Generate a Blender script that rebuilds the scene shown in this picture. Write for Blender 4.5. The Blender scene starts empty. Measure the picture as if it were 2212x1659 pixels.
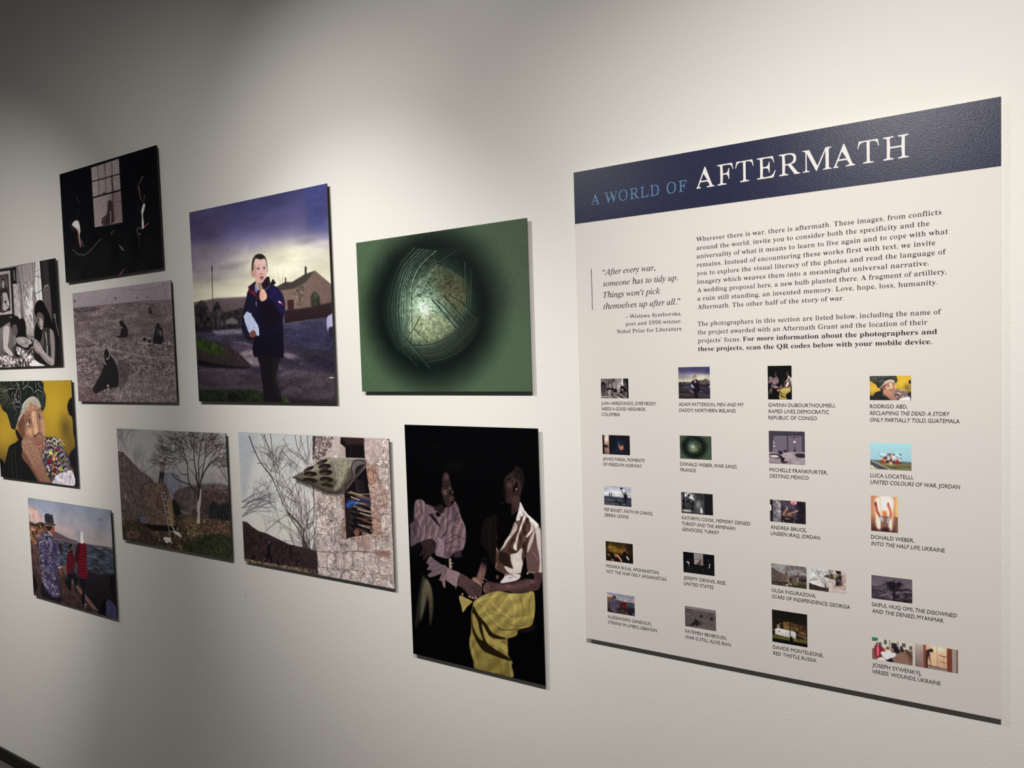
import bpy, math, random
import numpy as np
from mathutils import Matrix, Vector

# ------------------------------------------------------------------ camera, light, exposure
SC = bpy.context.scene
COL = SC.collection
EYE = 1.77            # height of the lens above the floor
FRONT = 1.400         # distance from the lens to the front faces of the prints
GAP = 0.015           # prints stand this far off the wall
WALL_Y = FRONT + GAP

cd = bpy.data.cameras.new('camera')
cam = bpy.data.objects.new('camera', cd)
COL.objects.link(cam)
cd.sensor_width = 36.0
cd.lens = 1444.395 / 2212 * 36.0
cd.clip_start = 0.05
yaw, pitch, roll = -0.51844, -0.04264, -0.03172
fw = Vector((math.sin(yaw) * math.cos(pitch), math.cos(yaw) * math.cos(pitch), math.sin(pitch)))
rt = Vector((math.cos(yaw), -math.sin(yaw), 0))
up = rt.cross(fw)
rt2 = rt * math.cos(roll) + up * math.sin(roll)
up2 = up * math.cos(roll) - rt * math.sin(roll)
M = Matrix((rt2, up2, -fw)).transposed().to_4x4()
M.translation = Vector((0, 0, EYE))
cam.matrix_world = M
SC.camera = cam

vs = SC.view_settings
vs.view_transform = 'Standard'
vs.look = 'None'
vs.gamma = 1.0
vs.use_curve_mapping = False
vs.exposure = 0.0

world = bpy.data.worlds.new('world')
SC.world = world
world.use_nodes = True
bg = world.node_tree.nodes['Background']
bg.inputs[0].default_value = (1.0, 0.95, 0.90, 1)
bg.inputs[1].default_value = 0.058


def spot(name, loc, target, power, angle, blend, color=(1, 0.965, 0.915), r=0.022):
    l = bpy.data.lights.new(name, 'SPOT')
    l.energy = power
    l.spot_size = math.radians(angle)
    l.spot_blend = blend
    l.color = color
    l.shadow_soft_size = r
    o = bpy.data.objects.new(name, l)
    COL.objects.link(o)
    o.location = loc
    d = Vector(target) - Vector(loc)
    o.rotation_euler = d.to_track_quat('-Z', 'Y').to_euler()
    return o


LZ = EYE + 1.04
LY = WALL_Y - 1.5
# heads on the ceiling track in front of the wall, aimed at the prints and the panel:
# (x of the head, aim x, aim height from eye level, cone angle, power)
for lx, ax, az, ang, pw in ((-1.30, -1.306, -0.056, 48.7, 62.8), (-1.30, -0.952, 0.218, 81.7, 41.1),
                            (-1.85, -4.016, -1.025, 50.6, 207.0), (-1.85, -4.487, -0.888, 84.0, 119.2),
                            (-0.72, -2.983, -1.204, 106.7, 80.1),
                            (0.05, -0.290, -1.892, 93.9, 57.2), (0.05, 0.197, -0.329, 93.1, 108.0)):
    spot('track_light', (lx, LY, LZ), (ax, WALL_Y, EYE + az), pw, ang, 1.0)

# ------------------------------------------------------------------ helpers


def mat(name, col, rough=0.5, spec=0.5, attr=None, bump=None, node_fn=None):
    m = bpy.data.materials.new(name)
    m.use_nodes = True
    nt = m.node_tree
    b = nt.nodes['Principled BSDF']
    b.inputs['Base Color'].default_value = (*col, 1)
    b.inputs['Roughness'].default_value = rough
    b.inputs['Specular IOR Level'].default_value = spec
    if attr:
        a = nt.nodes.new('ShaderNodeAttribute')
        a.attribute_name = attr
        nt.links.new(a.outputs['Color'], b.inputs['Base Color'])
    if bump:
        for k, (scale, strength, dist, detail, stretch) in enumerate(bump):
            tc = nt.nodes.new('ShaderNodeNewGeometry')
            mp = nt.nodes.new('ShaderNodeMapping')
            mp.inputs['Scale'].default_value = stretch
            nt.links.new(tc.outputs['Position'], mp.inputs['Vector'])
            n = nt.nodes.new('ShaderNodeTexNoise')
            n.inputs['Scale'].default_value = scale
            n.inputs['Detail'].default_value = detail
            n.inputs['Roughness'].default_value = 0.55
            nt.links.new(mp.outputs[0], n.inputs['Vector'])
            bp = nt.nodes.new('ShaderNodeBump')
            bp.inputs['Strength'].default_value = strength
            bp.inputs['Distance'].default_value = dist
            nt.links.new(n.outputs['Fac'], bp.inputs['Height'])
            if k:
                nt.links.new(prev.outputs['Normal'], bp.inputs['Normal'])
            prev = bp
        nt.links.new(prev.outputs['Normal'], b.inputs['Normal'])
    if node_fn:
        node_fn(nt, b)
    return m


def link_mesh(name, me, m, parent=None, loc=(0, 0, 0)):
    o = bpy.data.objects.new(name, me)
    COL.objects.link(o)
    if m is not None:
        me.materials.append(m)
    if parent is not None:
        o.parent = parent
    o.location = loc
    return o


def box_mesh(name, x0, x1, y0, y1, z0, z1, bev=0.0):
    import bmesh
    bm = bmesh.new()
    vsx = [bm.verts.new((x, y, z)) for x in (x0, x1) for y in (y0, y1) for z in (z0, z1)]
    for f in ((0, 1, 3, 2), (4, 6, 7, 5), (0, 4, 5, 1), (2, 3, 7, 6), (0, 2, 6, 4), (1, 5, 7, 3)):
        bm.faces.new([vsx[i] for i in f])
    bmesh.ops.recalc_face_normals(bm, faces=bm.faces[:])
    if bev:
        bmesh.ops.bevel(bm, geom=bm.edges[:], offset=bev, segments=2, affect='EDGES', profile=0.5)
    me = bpy.data.meshes.new(name)
    bm.to_mesh(me)
    bm.free()
    return me


def hom(src, dst):
    A = []
    for (x, y), (u, v) in zip(src, dst):
        A.append([x, y, 1, 0, 0, 0, -u * x, -u * y])
        A.append([0, 0, 0, x, y, 1, -v * x, -v * y])
    h = np.linalg.solve(np.array(A, float), np.array(dst, float).reshape(-1))
    return np.append(h, 1).reshape(3, 3)


def lin(c):
    c = np.clip(np.asarray(c, float), 0, None)
    return np.where(c <= 0.04045, c / 12.92, ((c + 0.055) / 1.055) ** 2.4)


def fbm(w, h, cell, seed, octv=4, sx=1.0, sy=1.0, gain=0.55):
    """value noise 0..1; cell = size of the largest blob in pixels"""
    rng = np.random.default_rng(seed)
    out = np.zeros((h, w))
    amp, tot = 1.0, 0.0
    yy, xx = np.mgrid[0:h, 0:w].astype(float)
    for o in range(octv):
        cx, cy = max(cell * sx, 1.01), max(cell * sy, 1.01)
        gw, gh = int(w / cx) + 3, int(h / cy) + 3
        g = rng.random((gh, gw))
        fx, fy = xx / cx, yy / cy
        ix, iy = fx.astype(int), fy.astype(int)
        tx, ty = fx - ix, fy - iy
        tx = tx * tx * (3 - 2 * tx)
        ty = ty * ty * (3 - 2 * ty)
        v = (g[iy, ix] * (1 - tx) + g[iy, ix + 1] * tx) * (1 - ty) + (g[iy + 1, ix] * (1 - tx) + g[iy + 1, ix + 1] * tx) * ty
        out += amp * v
        tot += amp
        amp *= gain
        cell *= 0.5
    return out / tot


def smooth_pts(p, closed=False, n=5):
    p = np.asarray(p, float)
    if len(p) < 3:
        return p
    out = []
    N = len(p)
    rng = range(N) if closed else range(N - 1)
    for i in rng:
        if closed:
            a, b, c, d = p[(i - 1) % N], p[i], p[(i + 1) % N], p[(i + 2) % N]
        else:
            a, b, c, d = p[max(i - 1, 0)], p[i], p[i + 1], p[min(i + 2, N - 1)]
        for k in range(n):
            t = k / n
            out.append(0.5 * ((2 * b) + (c - a) * t + (2 * a - 5 * b + 4 * c - d) * t * t + (3 * b - a - 3 * c + d) * t ** 3))
    if not closed:
        out.append(p[-1])
    return np.array(out)


class Art:
    """A printed picture, painted procedurally: soft-edged shapes and strokes on a float canvas.
    Points are given on a tracing sheet; quad = the print's four corners (TL TR BR BL) on that sheet."""

    def __init__(s, w, h, quad, sheet=(0, 0, 1), bg=(0, 0, 0)):
        s.w, s.h = w, h
        s.H = hom(quad, [(0, 0), (w - 1, 0), (w - 1, h - 1), (0, h - 1)])
        q = np.array(quad, float)
        s.k = (h - 1) / (0.5 * (np.linalg.norm(q[3] - q[0]) + np.linalg.norm(q[2] - q[1])))
        s.sheet(*sheet)
        s.c = np.zeros((h, w, 3)) + np.array(bg, float)
        s.yy, s.xx = np.mgrid[0:h, 0:w].astype(float)

    def sheet(s, ox, oy, sc):
        s.o = (ox, oy, sc)

    def P(s, pts):
        p = np.asarray(pts, float).reshape(-1, 2) / s.o[2] + np.array(s.o[:2])
        q = np.c_[p, np.ones(len(p))] @ s.H.T
        return q[:, :2] / q[:, 2:]

    def px(s, w):
        return w / s.o[2] * s.k

    def comp(s, x0, x1, y0, y1, a, col):
        v = s.c[y0:y1, x0:x1]
        col = np.asarray(col, float)
        a = a[..., None]
        s.c[y0:y1, x0:x1] = v * (1 - a) + col * a

    def rng(s, p, pad):
        x0 = int(max(0, math.floor(p[:, 0].min() - pad)))
        x1 = int(min(s.w, math.ceil(p[:, 0].max() + pad) + 1))
        y0 = int(max(0, math.floor(p[:, 1].min() - pad)))
        y1 = int(min(s.h, math.ceil(p[:, 1].max() + pad) + 1))
        return x0, x1, y0, y1

    def mask(s, pts, blur=1.0, smooth=True, raw=False):
        p = np.asarray(pts, float)
        if smooth:
            p = smooth_pts(p, True, 4)
        p = p if raw else s.P(p)
        b = max(0.7, s.px(blur))
        x0, x1, y0, y1 = s.rng(p, b + 1)
        if x1 <= x0 or y1 <= y0:
            return None
        X, Y = s.xx[y0:y1, x0:x1], s.yy[y0:y1, x0:x1]
        d = np.full(X.shape, 1e9)
        ins = np.zeros(X.shape, bool)
        n = len(p)
        for i in range(n):
            ax, ay = p[i]
            bx, by = p[(i + 1) % n]
            ex, ey = bx - ax, by - ay
            L = ex * ex + ey * ey + 1e-12
            t = np.clip(((X - ax) * ex + (Y - ay) * ey) / L, 0, 1)
            dd = (X - ax - t * ex) ** 2 + (Y - ay - t * ey) ** 2
            d = np.minimum(d, dd)
            if ay != by:
                c = ((ay > Y) != (by > Y)) & (X < (bx - ax) * (Y - ay) / (by - ay) + ax)
                ins ^= c
        d = np.sqrt(d) * np.where(ins, -1, 1)
        a = np.clip(0.5 - d / (2 * b), 0, 1)
        return x0, x1, y0, y1, a * a * (3 - 2 * a)

    def fill(s, pts, col, blur=1.0, smooth=True, a=1.0, tex=0.045, cell=24, seed=1, col2=None, axis='y', sx=1.0, sy=1.0):
        m = s.mask(pts, blur, smooth)
        if m is None:
            return
        x0, x1, y0, y1, al = m
        col = np.array(col, float)
        c = np.zeros(al.shape + (3,)) + col
        if col2 is not None:
            t = np.linspace(0, 1, al.shape[0])[:, None] if axis == 'y' else np.linspace(0, 1, al.shape[1])[None, :]
            t = np.broadcast_to(t, al.shape)[..., None]
            c = c * (1 - t) + np.array(col2, float) * t
        if tex:
            n = fbm(x1 - x0, y1 - y0, max(2, s.px(cell)), seed, 4, sx, sy)
            c = c * (1 + tex * 2 * (n[..., None] - 0.5) * 2)
        s.comp(x0, x1, y0, y1, al * a, c)

    def stroke(s, pts, w, col, w2=None, a=1.0, blur=0.8, smooth=True):
        p = np.asarray(pts, float)
        if smooth and len(p) > 2:
            p = smooth_pts(p, False, 4)
        p = s.P(p)
        w2 = w if w2 is None else w2
        r0, r1 = s.px(w) / 2, s.px(w2) / 2
        b = max(0.6, s.px(blur) / 2)
        al = None
        x0, x1, y0, y1 = s.rng(p, max(r0, r1) + b + 1)
        if x1 <= x0 or y1 <= y0:
            return
        A = np.zeros((y1 - y0, x1 - x0))
        n = len(p) - 1
        for i in range(n):
            q = p[i:i + 2]
            rr0 = r0 + (r1 - r0) * i / n
            rr1 = r0 + (r1 - r0) * (i + 1) / n
            a0, a1, b0, b1 = s.rng(q, max(rr0, rr1) + b + 1)
            if a1 <= a0 or b1 <= b0:
                continue
            X, Y = s.xx[b0:b1, a0:a1], s.yy[b0:b1, a0:a1]
            e = q[1] - q[0]
            t = np.clip(((X - q[0, 0]) * e[0] + (Y - q[0, 1]) * e[1]) / (e @ e + 1e-9), 0, 1)
            d = np.sqrt((X - q[0, 0] - t * e[0]) ** 2 + (Y - q[0, 1] - t * e[1]) ** 2)
            r = rr0 + (rr1 - rr0) * t
            # thin strokes fade instead of vanishing
            f = np.clip(0.5 + (np.maximum(r, 0.5) - d) / (2 * b), 0, 1) * np.minimum(1, r / 0.5)
            v = A[b0 - y0:b1 - y0, a0 - x0:a1 - x0]
            np.maximum(v, f, out=v)
        s.comp(x0, x1, y0, y1, A * a, col)

    def blob(s, x, y, rx, ry, col, a=1.0, rot=0.0, p=1.0):
        """soft gaussian spot"""
        c = s.P([(x, y)])[0]
        ex = s.P([(x + 1, y)])[0] - c
        kx = math.hypot(*ex)
        RX, RY = rx * kx, s.px(ry)
        R = 2.2 * max(RX, RY)
        x0, x1, y0, y1 = s.rng(np.array([c]), R)
        if x1 <= x0 or y1 <= y0:
            return
        X, Y = s.xx[y0:y1, x0:x1] - c[0], s.yy[y0:y1, x0:x1] - c[1]
        ca, sa = math.cos(rot), math.sin(rot)
        U, V = (X * ca + Y * sa) / max(RX, .3), (-X * sa + Y * ca) / max(RY, .3)
        s.comp(x0, x1, y0, y1, a * np.exp(-(U * U + V * V) ** p), col)

    def dot(s, x, y, rx, ry, col, blur=1.0, a=1.0, rot=0.0):
        t = np.linspace(0, 2 * math.pi, 14, endpoint=False)
        ca, sa = math.cos(rot), math.sin(rot)
        s.fill([(x + rx * math.cos(q) * ca - ry * math.sin(q) * sa, y + rx * math.cos(q) * sa + ry * math.sin(q) * ca) for q in t],
               col, blur, False, a)

    def folds(s, pts, depth, blur=8, rot=0.6, cell=30, seed=5, amp=0.5):
        """cloth: light and dark creases running along one direction, kept inside an outline"""
        m = s.mask(pts, blur)
        if m is None:
            return
        x0, x1, y0, y1, al = m
        X, Y = s.xx[y0:y1, x0:x1], s.yy[y0:y1, x0:x1]
        n = fbm(x1 - x0, y1 - y0, max(3, s.px(cell) * 2), seed, 2)
        u = (X * math.cos(rot) + Y * math.sin(rot)) / max(1.5, s.px(cell)) + n * 1.6
        w = np.sin(u * 2 * math.pi) * (0.4 + fbm(x1 - x0, y1 - y0, max(3, s.px(cell) * 1.5), seed + 3, 2))
        f = 1 + depth * w * al * amp * 2
        s.c[y0:y1, x0:x1] *= np.clip(f, 0.05, 2)[..., None]

    def clip_to(s, pts, before, blur=3):
        """keep what was painted since `before` only inside an outline"""
        m = s.mask(pts, blur)
        x0, x1, y0, y1, al = m
        A = np.zeros((s.h, s.w, 1))
        A[y0:y1, x0:x1, 0] = al
        s.c = before * (1 - A) + s.c * A

    def finish(s, grain=0.05, curve=0.0, sat=1.0, seed=3):
        """film grain, a little contrast, saturation"""
        n = fbm(s.w, s.h, 1.6, seed, 1)
        s.c *= (1 + grain * 0.6 * (n[..., None] - .5) * 2)
        c = np.clip(s.c, 0, 255) / 255
        g = c.mean(-1, keepdims=True)
        if curve:
            k = (1 - curve) + curve * (g * (3 - 2 * g))
            c, g = c * k, g * k
        s.c = np.clip(g + (c - g) * sat, 0, 1) * 255
        return s.c

    def vgrad(s, stops):
        """stops: (v, colour) down the print"""
        v = s.yy / (s.h - 1)
        vs_ = [q[0] for q in stops]
        for k in range(3):
            s.c[..., k] = np.interp(v, vs_, [q[1][k] for q in stops])

    def noise(s, amount, cell, seed, sx=1.0, sy=1.0, region=None, blur=2, octv=4, smooth=False):
        n = fbm(s.w, s.h, max(2, s.px(cell)), seed, octv, sx, sy)
        m = 1 + amount * 2 * (n - 0.5) * 2
        if region is not None:
            r = s.mask(region, blur, smooth)
            if r is None:
                return
            x0, x1, y0, y1, al = r
            f = 1 + (m[y0:y1, x0:x1] - 1) * al
            s.c[y0:y1, x0:x1] *= f[..., None]
        else:
            s.c *= m[..., None]

    def warp(s, amt, cell, seed, region=None, blur=2):
        """displace what is painted so far, for ragged natural edges"""
        a = fbm(s.w, s.h, max(2, s.px(cell)), seed, 3) - .5
        b = fbm(s.w, s.h, max(2, s.px(cell)), seed + 7, 3) - .5
        k = s.px(amt) * 2
        X = np.clip(np.rint(s.xx + a * k), 0, s.w - 1).astype(int)
        Y = np.clip(np.rint(s.yy + b * k), 0, s.h - 1).astype(int)
        n = s.c[Y, X]
        if region is None:
            s.c = n
        else:
            r = s.mask(region, blur, False)
            x0, x1, y0, y1, al = r
            s.c[y0:y1, x0:x1] = s.c[y0:y1, x0:x1] * (1 - al[..., None]) + n[y0:y1, x0:x1] * al[..., None]

    def branch(s, x, y, ang, length, w, col, rnd, depth=4, spread=0.5, droop=0.0, a=1.0, kids=3):
        pts = [(x, y)]
        n = 4
        aa = ang
        for i in range(n):
            aa += rnd.uniform(-.22, .22) + droop
            x += math.cos(aa) * length / n
            y -= math.sin(aa) * length / n
            pts.append((x, y))
        s.stroke(pts, w, col, w * 0.55, a)
        if depth <= 0:
            return
        for i in range(kids):
            k = rnd.choice((2, 3, 4, 4))
            s.branch(pts[k][0], pts[k][1], aa + rnd.uniform(-spread, spread) * (1.0 if i else .4), length * rnd.uniform(.55, .8), w * 0.6, col, rnd,
                     depth - 1, spread, droop, a, kids)


REDUCE = {}


# ------------------------------------------------------------------ the printed pictures (0-255 sRGB)
Q_RISE = [(129.3, 376.5), (338.1, 313.6), (351.6, 579.3), (141.6, 610.9)]
Q_ARR = [(-42.4, 588.0), (118.6, 557.7), (132.6, 789.0), (-28.9, 795.1)]
Q_ROD = [(-11.3, 824.0), (153.3, 821.2), (167.1, 1050.8), (2.0, 1029.8)]
Q_FAT = [(156.6, 633.4), (369.3, 605.4), (381.9, 869.9), (169.5, 867.0)]
Q_ALE = [(59.5, 1074.8), (238.5, 1103.8), (251.9, 1338.5), (73.8, 1284.6)]
Q_BOY = [(409.1, 457.5), (704.8, 397.5), (726.6, 869.7), (429.0, 867.3)]
Q_HAY = [(251.2, 925.8), (487.3, 936.4), (500.8, 1209.4), (265.7, 1166.2)]
Q_MIS = [(514.7, 934.5), (841.2, 948.1), (850.6, 1271.9), (527.2, 1212.1)]
Q_SPH = [(768.7, 525.2), (1137.2, 470.2), (1149.4, 845.8), (782.9, 845.8)]
Q_MEN = [(873.2, 919.1), (1158.9, 924.6), (1181.0, 1480.9), (893.1, 1412.1)]


def art_window():
    s = Art(330, 223, Q_RISE, (100, 290, 4.88))
    s.vgrad([(0, (4, 4, 9)), (.6, (7, 8, 11)), (1, (14, 15, 15))])  # greyer towards the bottom: gloss reflection on the sheet, painted into the black
    s.noise(.25, 200, 3)
    s.fill([(477, 352), (767, 258), (803, 925), (510, 980)], (116, 107, 106), 2, False, col2=(112, 100, 102))
    s.fill([(690, 610), (785, 600), (803, 925), (600, 960), (640, 800)], (92, 76, 78), 30, False, a=.7)
    s.fill([(477, 352), (545, 335), (560, 640), (490, 660)], (128, 118, 114), 8, False, a=.6)
    s.stroke([(692, 440), (700, 610), (712, 910)], 28, (66, 54, 56), blur=4)
    s.stroke([(725, 620), (740, 900)], 6, (80, 66, 70), blur=3)
    s.stroke([(722, 715), (786, 703)], 5, (48, 40, 44))
    s.stroke([(712, 470), (775, 455)], 3, (80, 70, 72))
    for p in (((544, 330), (557, 645)), ((618, 308), (632, 618)), ((690, 285), (708, 600))):
        s.stroke(p, 8, (10, 9, 12), smooth=False)
    s.stroke([(478, 500), (777, 418)], 11, (10, 9, 12))
    s.stroke([(488, 668), (787, 588)], 17, (9, 8, 12))
    s.stroke([(600, 622), (620, 612)], 12, (10, 9, 12))
    # woman in the lower pane
    s.fill([(642, 745), (650, 705), (675, 692), (695, 715), (704, 800), (712, 925), (592, 955), (593, 880), (632, 850), (645, 800)], (44, 33, 34), 3)
    s.stroke([(652, 720), (648, 760), (640, 800)], 10, (96, 80, 78))
    s.stroke([(676, 810), (680, 870), (676, 935)], 13, (122, 106, 104), blur=3)
    s.stroke([(610, 870), (602, 950)], 9, (92, 78, 76), blur=3)
    s.stroke([(660, 830), (650, 940)], 12, (30, 22, 24), blur=3)
    # figure at the left
    s.blob(300, 975, 32, 36, (70, 50, 52), .6)
    s.fill([(272, 950), (300, 912), (335, 912), (352, 960), (357, 1030), (340, 1050), (322, 1000), (295, 975)], (176, 150, 150), 6)
    s.stroke([(335, 1000), (345, 1060), (352, 1120), (358, 1182)], 27, (140, 102, 98), 15, blur=4)
    s.stroke([(340, 1015), (330, 1080), (350, 1160)], 8, (80, 48, 48))
    for p in (((362, 1110), (385, 1150), (398, 1175)), ((365, 1140), (392, 1192)), ((355, 1150), (362, 1186))):
        s.stroke(p, 7, (112, 84, 84), 3)
    s.stroke([(318, 668), (340, 700), (354, 745)], 9, (70, 60, 60), 3, .8, 4)
    s.stroke([(340, 790), (334, 860), (316, 905)], 5, (48, 42, 42), 3)
    s.stroke([(275, 1212), (315, 1250), (345, 1270), (360, 1262), (400, 1272), (460, 1225), (577, 1098)], 5, (98, 96, 92))
    # figure at the right
    for k in range(6):
        s.stroke([(1018 - k * 10, 448 + k * 20), (1000 - k * 8, 475 + k * 18)], 10, (82, 72, 74), 4)
    s.stroke([(975, 560), (984, 610), (992, 660), (1000, 695)], 11, (128, 100, 100), 5, blur=4)
    s.stroke([(1035, 640), (1030, 690), (1012, 715)], 10, (92, 70, 68), 4, blur=5)
    s.stroke([(1005, 450), (1022, 452)], 5, (90, 82, 84))
    s.fill([(1030, 725), (1041, 745), (1030, 800), (1018, 850), (1028, 940), (1022, 990), (1006, 985), (1008, 870), (1002, 810), (1015, 760)], (190, 158, 152), 4)
    s.stroke([(1020, 985), (1045, 965), (1077, 936)], 13, (150, 110, 106), 5, blur=3)
    s.stroke([(1030, 972), (1060, 955)], 5, (60, 30, 32))
    for p in (((955, 1010), (965, 985), (980, 985), (998, 1000)), ((955, 1010), (960, 1045), (975, 1060)), ((975, 1040), (990, 1055), (998, 1045))):
        s.stroke(p, 5, (134, 132, 128), 4)
    s.stroke([(968, 1055), (975, 1110), (985, 1180)], 5, (90, 90, 88), 3)
    s.stroke([(965, 645), (970, 970)], 3, (56, 44, 48))
    s.stroke([(678, 1052), (700, 1020), (722, 1015)], 5, (110, 108, 104), 3)
    s.stroke([(690, 1050), (718, 1040)], 4, (96, 94, 90), 2)
    s.fill([(762, 1165), (790, 1180), (820, 1220), (800, 1225)], (70, 66, 64), 6)
    s.stroke([(640, 1230), (650, 1255)], 6, (52, 50, 48), 3)
    s.stroke([(770, 1482), (790, 1460), (818, 1418)], 12, (132, 88, 88), 5, blur=4)
    return s.finish(.05, .15)


def art_bedroom():
    s = Art(330, 225, Q_ARR, (0, 540, 5.922))
    s.vgrad([(0, (120, 110, 112)), (.5, (105, 96, 98)), (1, (60, 55, 56))])
    s.noise(.22, 160, 5)
    # left part of the wall with small frames (continues past the large frame)
    s.fill([(-260, 560), (-60, 540), (0, 520), (0, 1530), (-260, 1530)], (70, 64, 66), 20, False, tex=.4, cell=80)
    s.fill([(-215, 300), (-120, 285), (-112, 400), (-206, 410)], (34, 30, 32), 3, False)
    s.fill([(-198, 320), (-136, 312), (-130, 380), (-190, 388)], (150, 140, 140), 5, False)
    s.fill([(-200, 480), (-130, 470), (-120, 640), (-190, 650)], (26, 22, 24), 9, True)
    # large framed picture: generic veiled figure
    s.fill([(-70, 260), (150, 228), (180, 845), (-60, 870)], (34, 30, 32), 3, False)
    s.fill([(-50, 285), (128, 262), (158, 815), (-36, 838)], (150, 138, 140), 3, False)
    s.fill([(-25, 325), (108, 302), (136, 778), (-8, 800)], (62, 54, 58), 3, False)
    s.blob(45, 430, 42, 80, (150, 142, 144), .8)
    s.fill([(15, 400), (40, 358), (66, 385), (76, 470), (118, 560), (132, 690), (112, 770), (5, 790), (0, 560), (20, 480)], (52, 44, 48), 4)
    s.fill([(26, 400), (46, 390), (58, 420), (52, 480), (34, 492), (25, 450)], (140, 126, 126), 4)
    s.fill([(30, 560), (80, 545), (105, 620), (120, 720), (60, 780), (35, 740), (40, 640)], (150, 140, 140), 10)
    s.stroke([(15, 590), (30, 690), (20, 780)], 8, (150, 140, 142), blur=4)
    s.stroke([(70, 640), (80, 700), (110, 720)], 8, (50, 42, 44))
    s.dot(70, 665, 14, 18, (36, 30, 32), 4)
    # small frame
    s.fill([(152, 228), (205, 215), (210, 430), (160, 432)], (28, 24, 26), 3, False)
    s.fill([(165, 260), (190, 252), (196, 395), (172, 398)], (84, 76, 80), 4, False)
    s.stroke([(180, 280), (184, 380)], 10, (140, 130, 130), blur=5)
    # wall
    s.fill([(170, 440), (250, 430), (268, 880), (190, 870)], (150, 138, 138), 10, False, tex=.15, cell=60)
    s.stroke([(236, 500), (240, 600)], 10, (96, 86, 88), blur=8)
    # curtain
    s.fill([(232, 205), (450, 150), (440, 420), (420, 600), (425, 860), (440, 980), (430, 1100), (340, 1080), (320, 900), (300, 700), (270, 450)], (132, 120, 122), 5, False)
    rnd = random.Random(4)
    for k in range(26):
        t = k / 25
        x = 245 + 190 * t
        c = rnd.choice(((168, 158, 158), (90, 80, 84), (188, 180, 178), (104, 94, 98)))
        s.stroke([(x - 5, 205 - 40 * t), (x + 28 - 20 * t, 480), (x + 55 - 80 * t, 760), (x + 80 - 90 * t, 1050)], 7, c, 5, .6, 4)
    s.fill([(300, 500), (420, 480), (430, 860), (330, 900)], (196, 186, 184), 30, False, a=.45)
    s.noise(.35, 22, 8, 1, 2.5, [(290, 420), (430, 400), (440, 1000), (330, 1000)], 20)
    # barred window
    s.fill([(450, 152), (508, 142), (548, 650), (560, 720), (470, 700), (440, 470)], (214, 208, 204), 3, False)
    s.stroke([(452, 150), (448, 330), (440, 520), (470, 650)], 9, (30, 26, 28))
    s.stroke([(478, 150), (490, 400), (505, 640)], 6, (34, 30, 32))
    for y in (265, 330, 548):
        s.stroke([(446, y + 12), (490, y - 6), (530, y - (34 if y == 548 else 20))], 9 if y == 548 else 4, (36, 32, 34))
    s.stroke([(470, 340), (520, 350)], 14, (120, 112, 112), blur=6)
    # shutter and right-hand dark
    s.fill([(505, 140), (705, 104), (785, 1475), (690, 1478), (600, 700), (545, 640)], (46, 40, 44), 3, False)
    s.fill([(540, 140), (605, 135), (630, 440), (560, 470)], (58, 52, 56), 4, False)
    s.stroke([(604, 140), (635, 450)], 6, (26, 22, 26))
    s.stroke([(566, 468), (618, 446)], 9, (176, 168, 166))
    s.fill([(548, 480), (635, 450), (665, 800), (670, 960), (560, 640)], (96, 82, 88), 5, False, col2=(84, 62, 66))
    s.fill([(620, 120), (705, 104), (785, 1475), (700, 1478), (672, 980), (650, 560)], (30, 27, 32), 3, False)
    s.stroke([(700, 820), (712, 840), (702, 868), (686, 850), (692, 822), (700, 818)], 7, (168, 160, 158))
    s.stroke([(705, 870), (722, 960), (752, 1088)], 7, (160, 152, 150))
    # background bedstead
    s.fill([(-10, 860), (60, 830), (110, 850), (150, 900), (60, 960), (-10, 1050)], (40, 34, 36), 5)
    s.fill([(240, 900), (300, 880), (330, 960), (340, 1110), (420, 1180), (380, 1400), (200, 1350), (160, 1050)], (26, 23, 25), 6)
    s.fill([(205, 1130), (290, 1110), (370, 1140), (410, 1200), (330, 1250), (230, 1200)], (130, 120, 120), 5)
    # bed and blankets
    s.fill([(-180, 1250), (60, 1330), (200, 1390), (350, 1300), (430, 1230), (470, 1400), (600, 1478), (-170, 1510)], (112, 98, 100), 5, tex=.9, cell=34, seed=12)
    s.fill([(200, 1230), (260, 1250), (330, 1280), (320, 1350), (240, 1360)], (120, 110, 110), 5, tex=.8, cell=24)
    s.fill([(30, 1370), (90, 1345), (140, 1370), (150, 1440), (60, 1470), (20, 1430)], (140, 124, 126), 4, tex=.7, cell=20)
    s.fill([(400, 1430), (450, 1410), (590, 1478), (385, 1482)], (180, 170, 172), 4)
    for k in range(30):
        x, y = rnd.uniform(180, 430), rnd.uniform(1130, 1440)
        s.stroke([(x, y), (x + rnd.uniform(-40, 40), y + rnd.uniform(10, 40)), (x + rnd.uniform(-40, 50), y + rnd.uniform(20, 70))], 6, rnd.choice(((190, 182, 182), (44, 38, 40), (60, 50, 52))), 3)
    # boy bending at the left
    s.fill([(60, 960), (110, 945), (150, 970), (195, 1050), (205, 1200), (160, 1260), (150, 1370), (80, 1300), (30, 1340), (-120, 1300), (-90, 1100)], (112, 102, 104), 4, col2=(84, 76, 78))
    s.fill([(45, 1000), (90, 970), (120, 1000), (110, 1160), (100, 1240), (160, 1320), (150, 1360), (60, 1290), (42, 1200)], (158, 142, 142), 4)
    s.stroke([(120, 960), (160, 1100), (150, 1250)], 7, (60, 54, 56))
    s.fill([(150, 960), (170, 930), (210, 960), (225, 1030), (215, 1090), (180, 1090), (150, 1050)], (92, 74, 74), 4)
    s.fill([(130, 930), (160, 850), (205, 842), (245, 880), (270, 1035), (240, 1020), (215, 960), (165, 960), (150, 1010)], (32, 28, 30), 4)
    s.stroke([(175, 1110), (195, 1200)], 14, (128, 118, 118), blur=4)
    s.dot(185, 1270, 20, 34, (60, 52, 54), 4)
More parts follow.
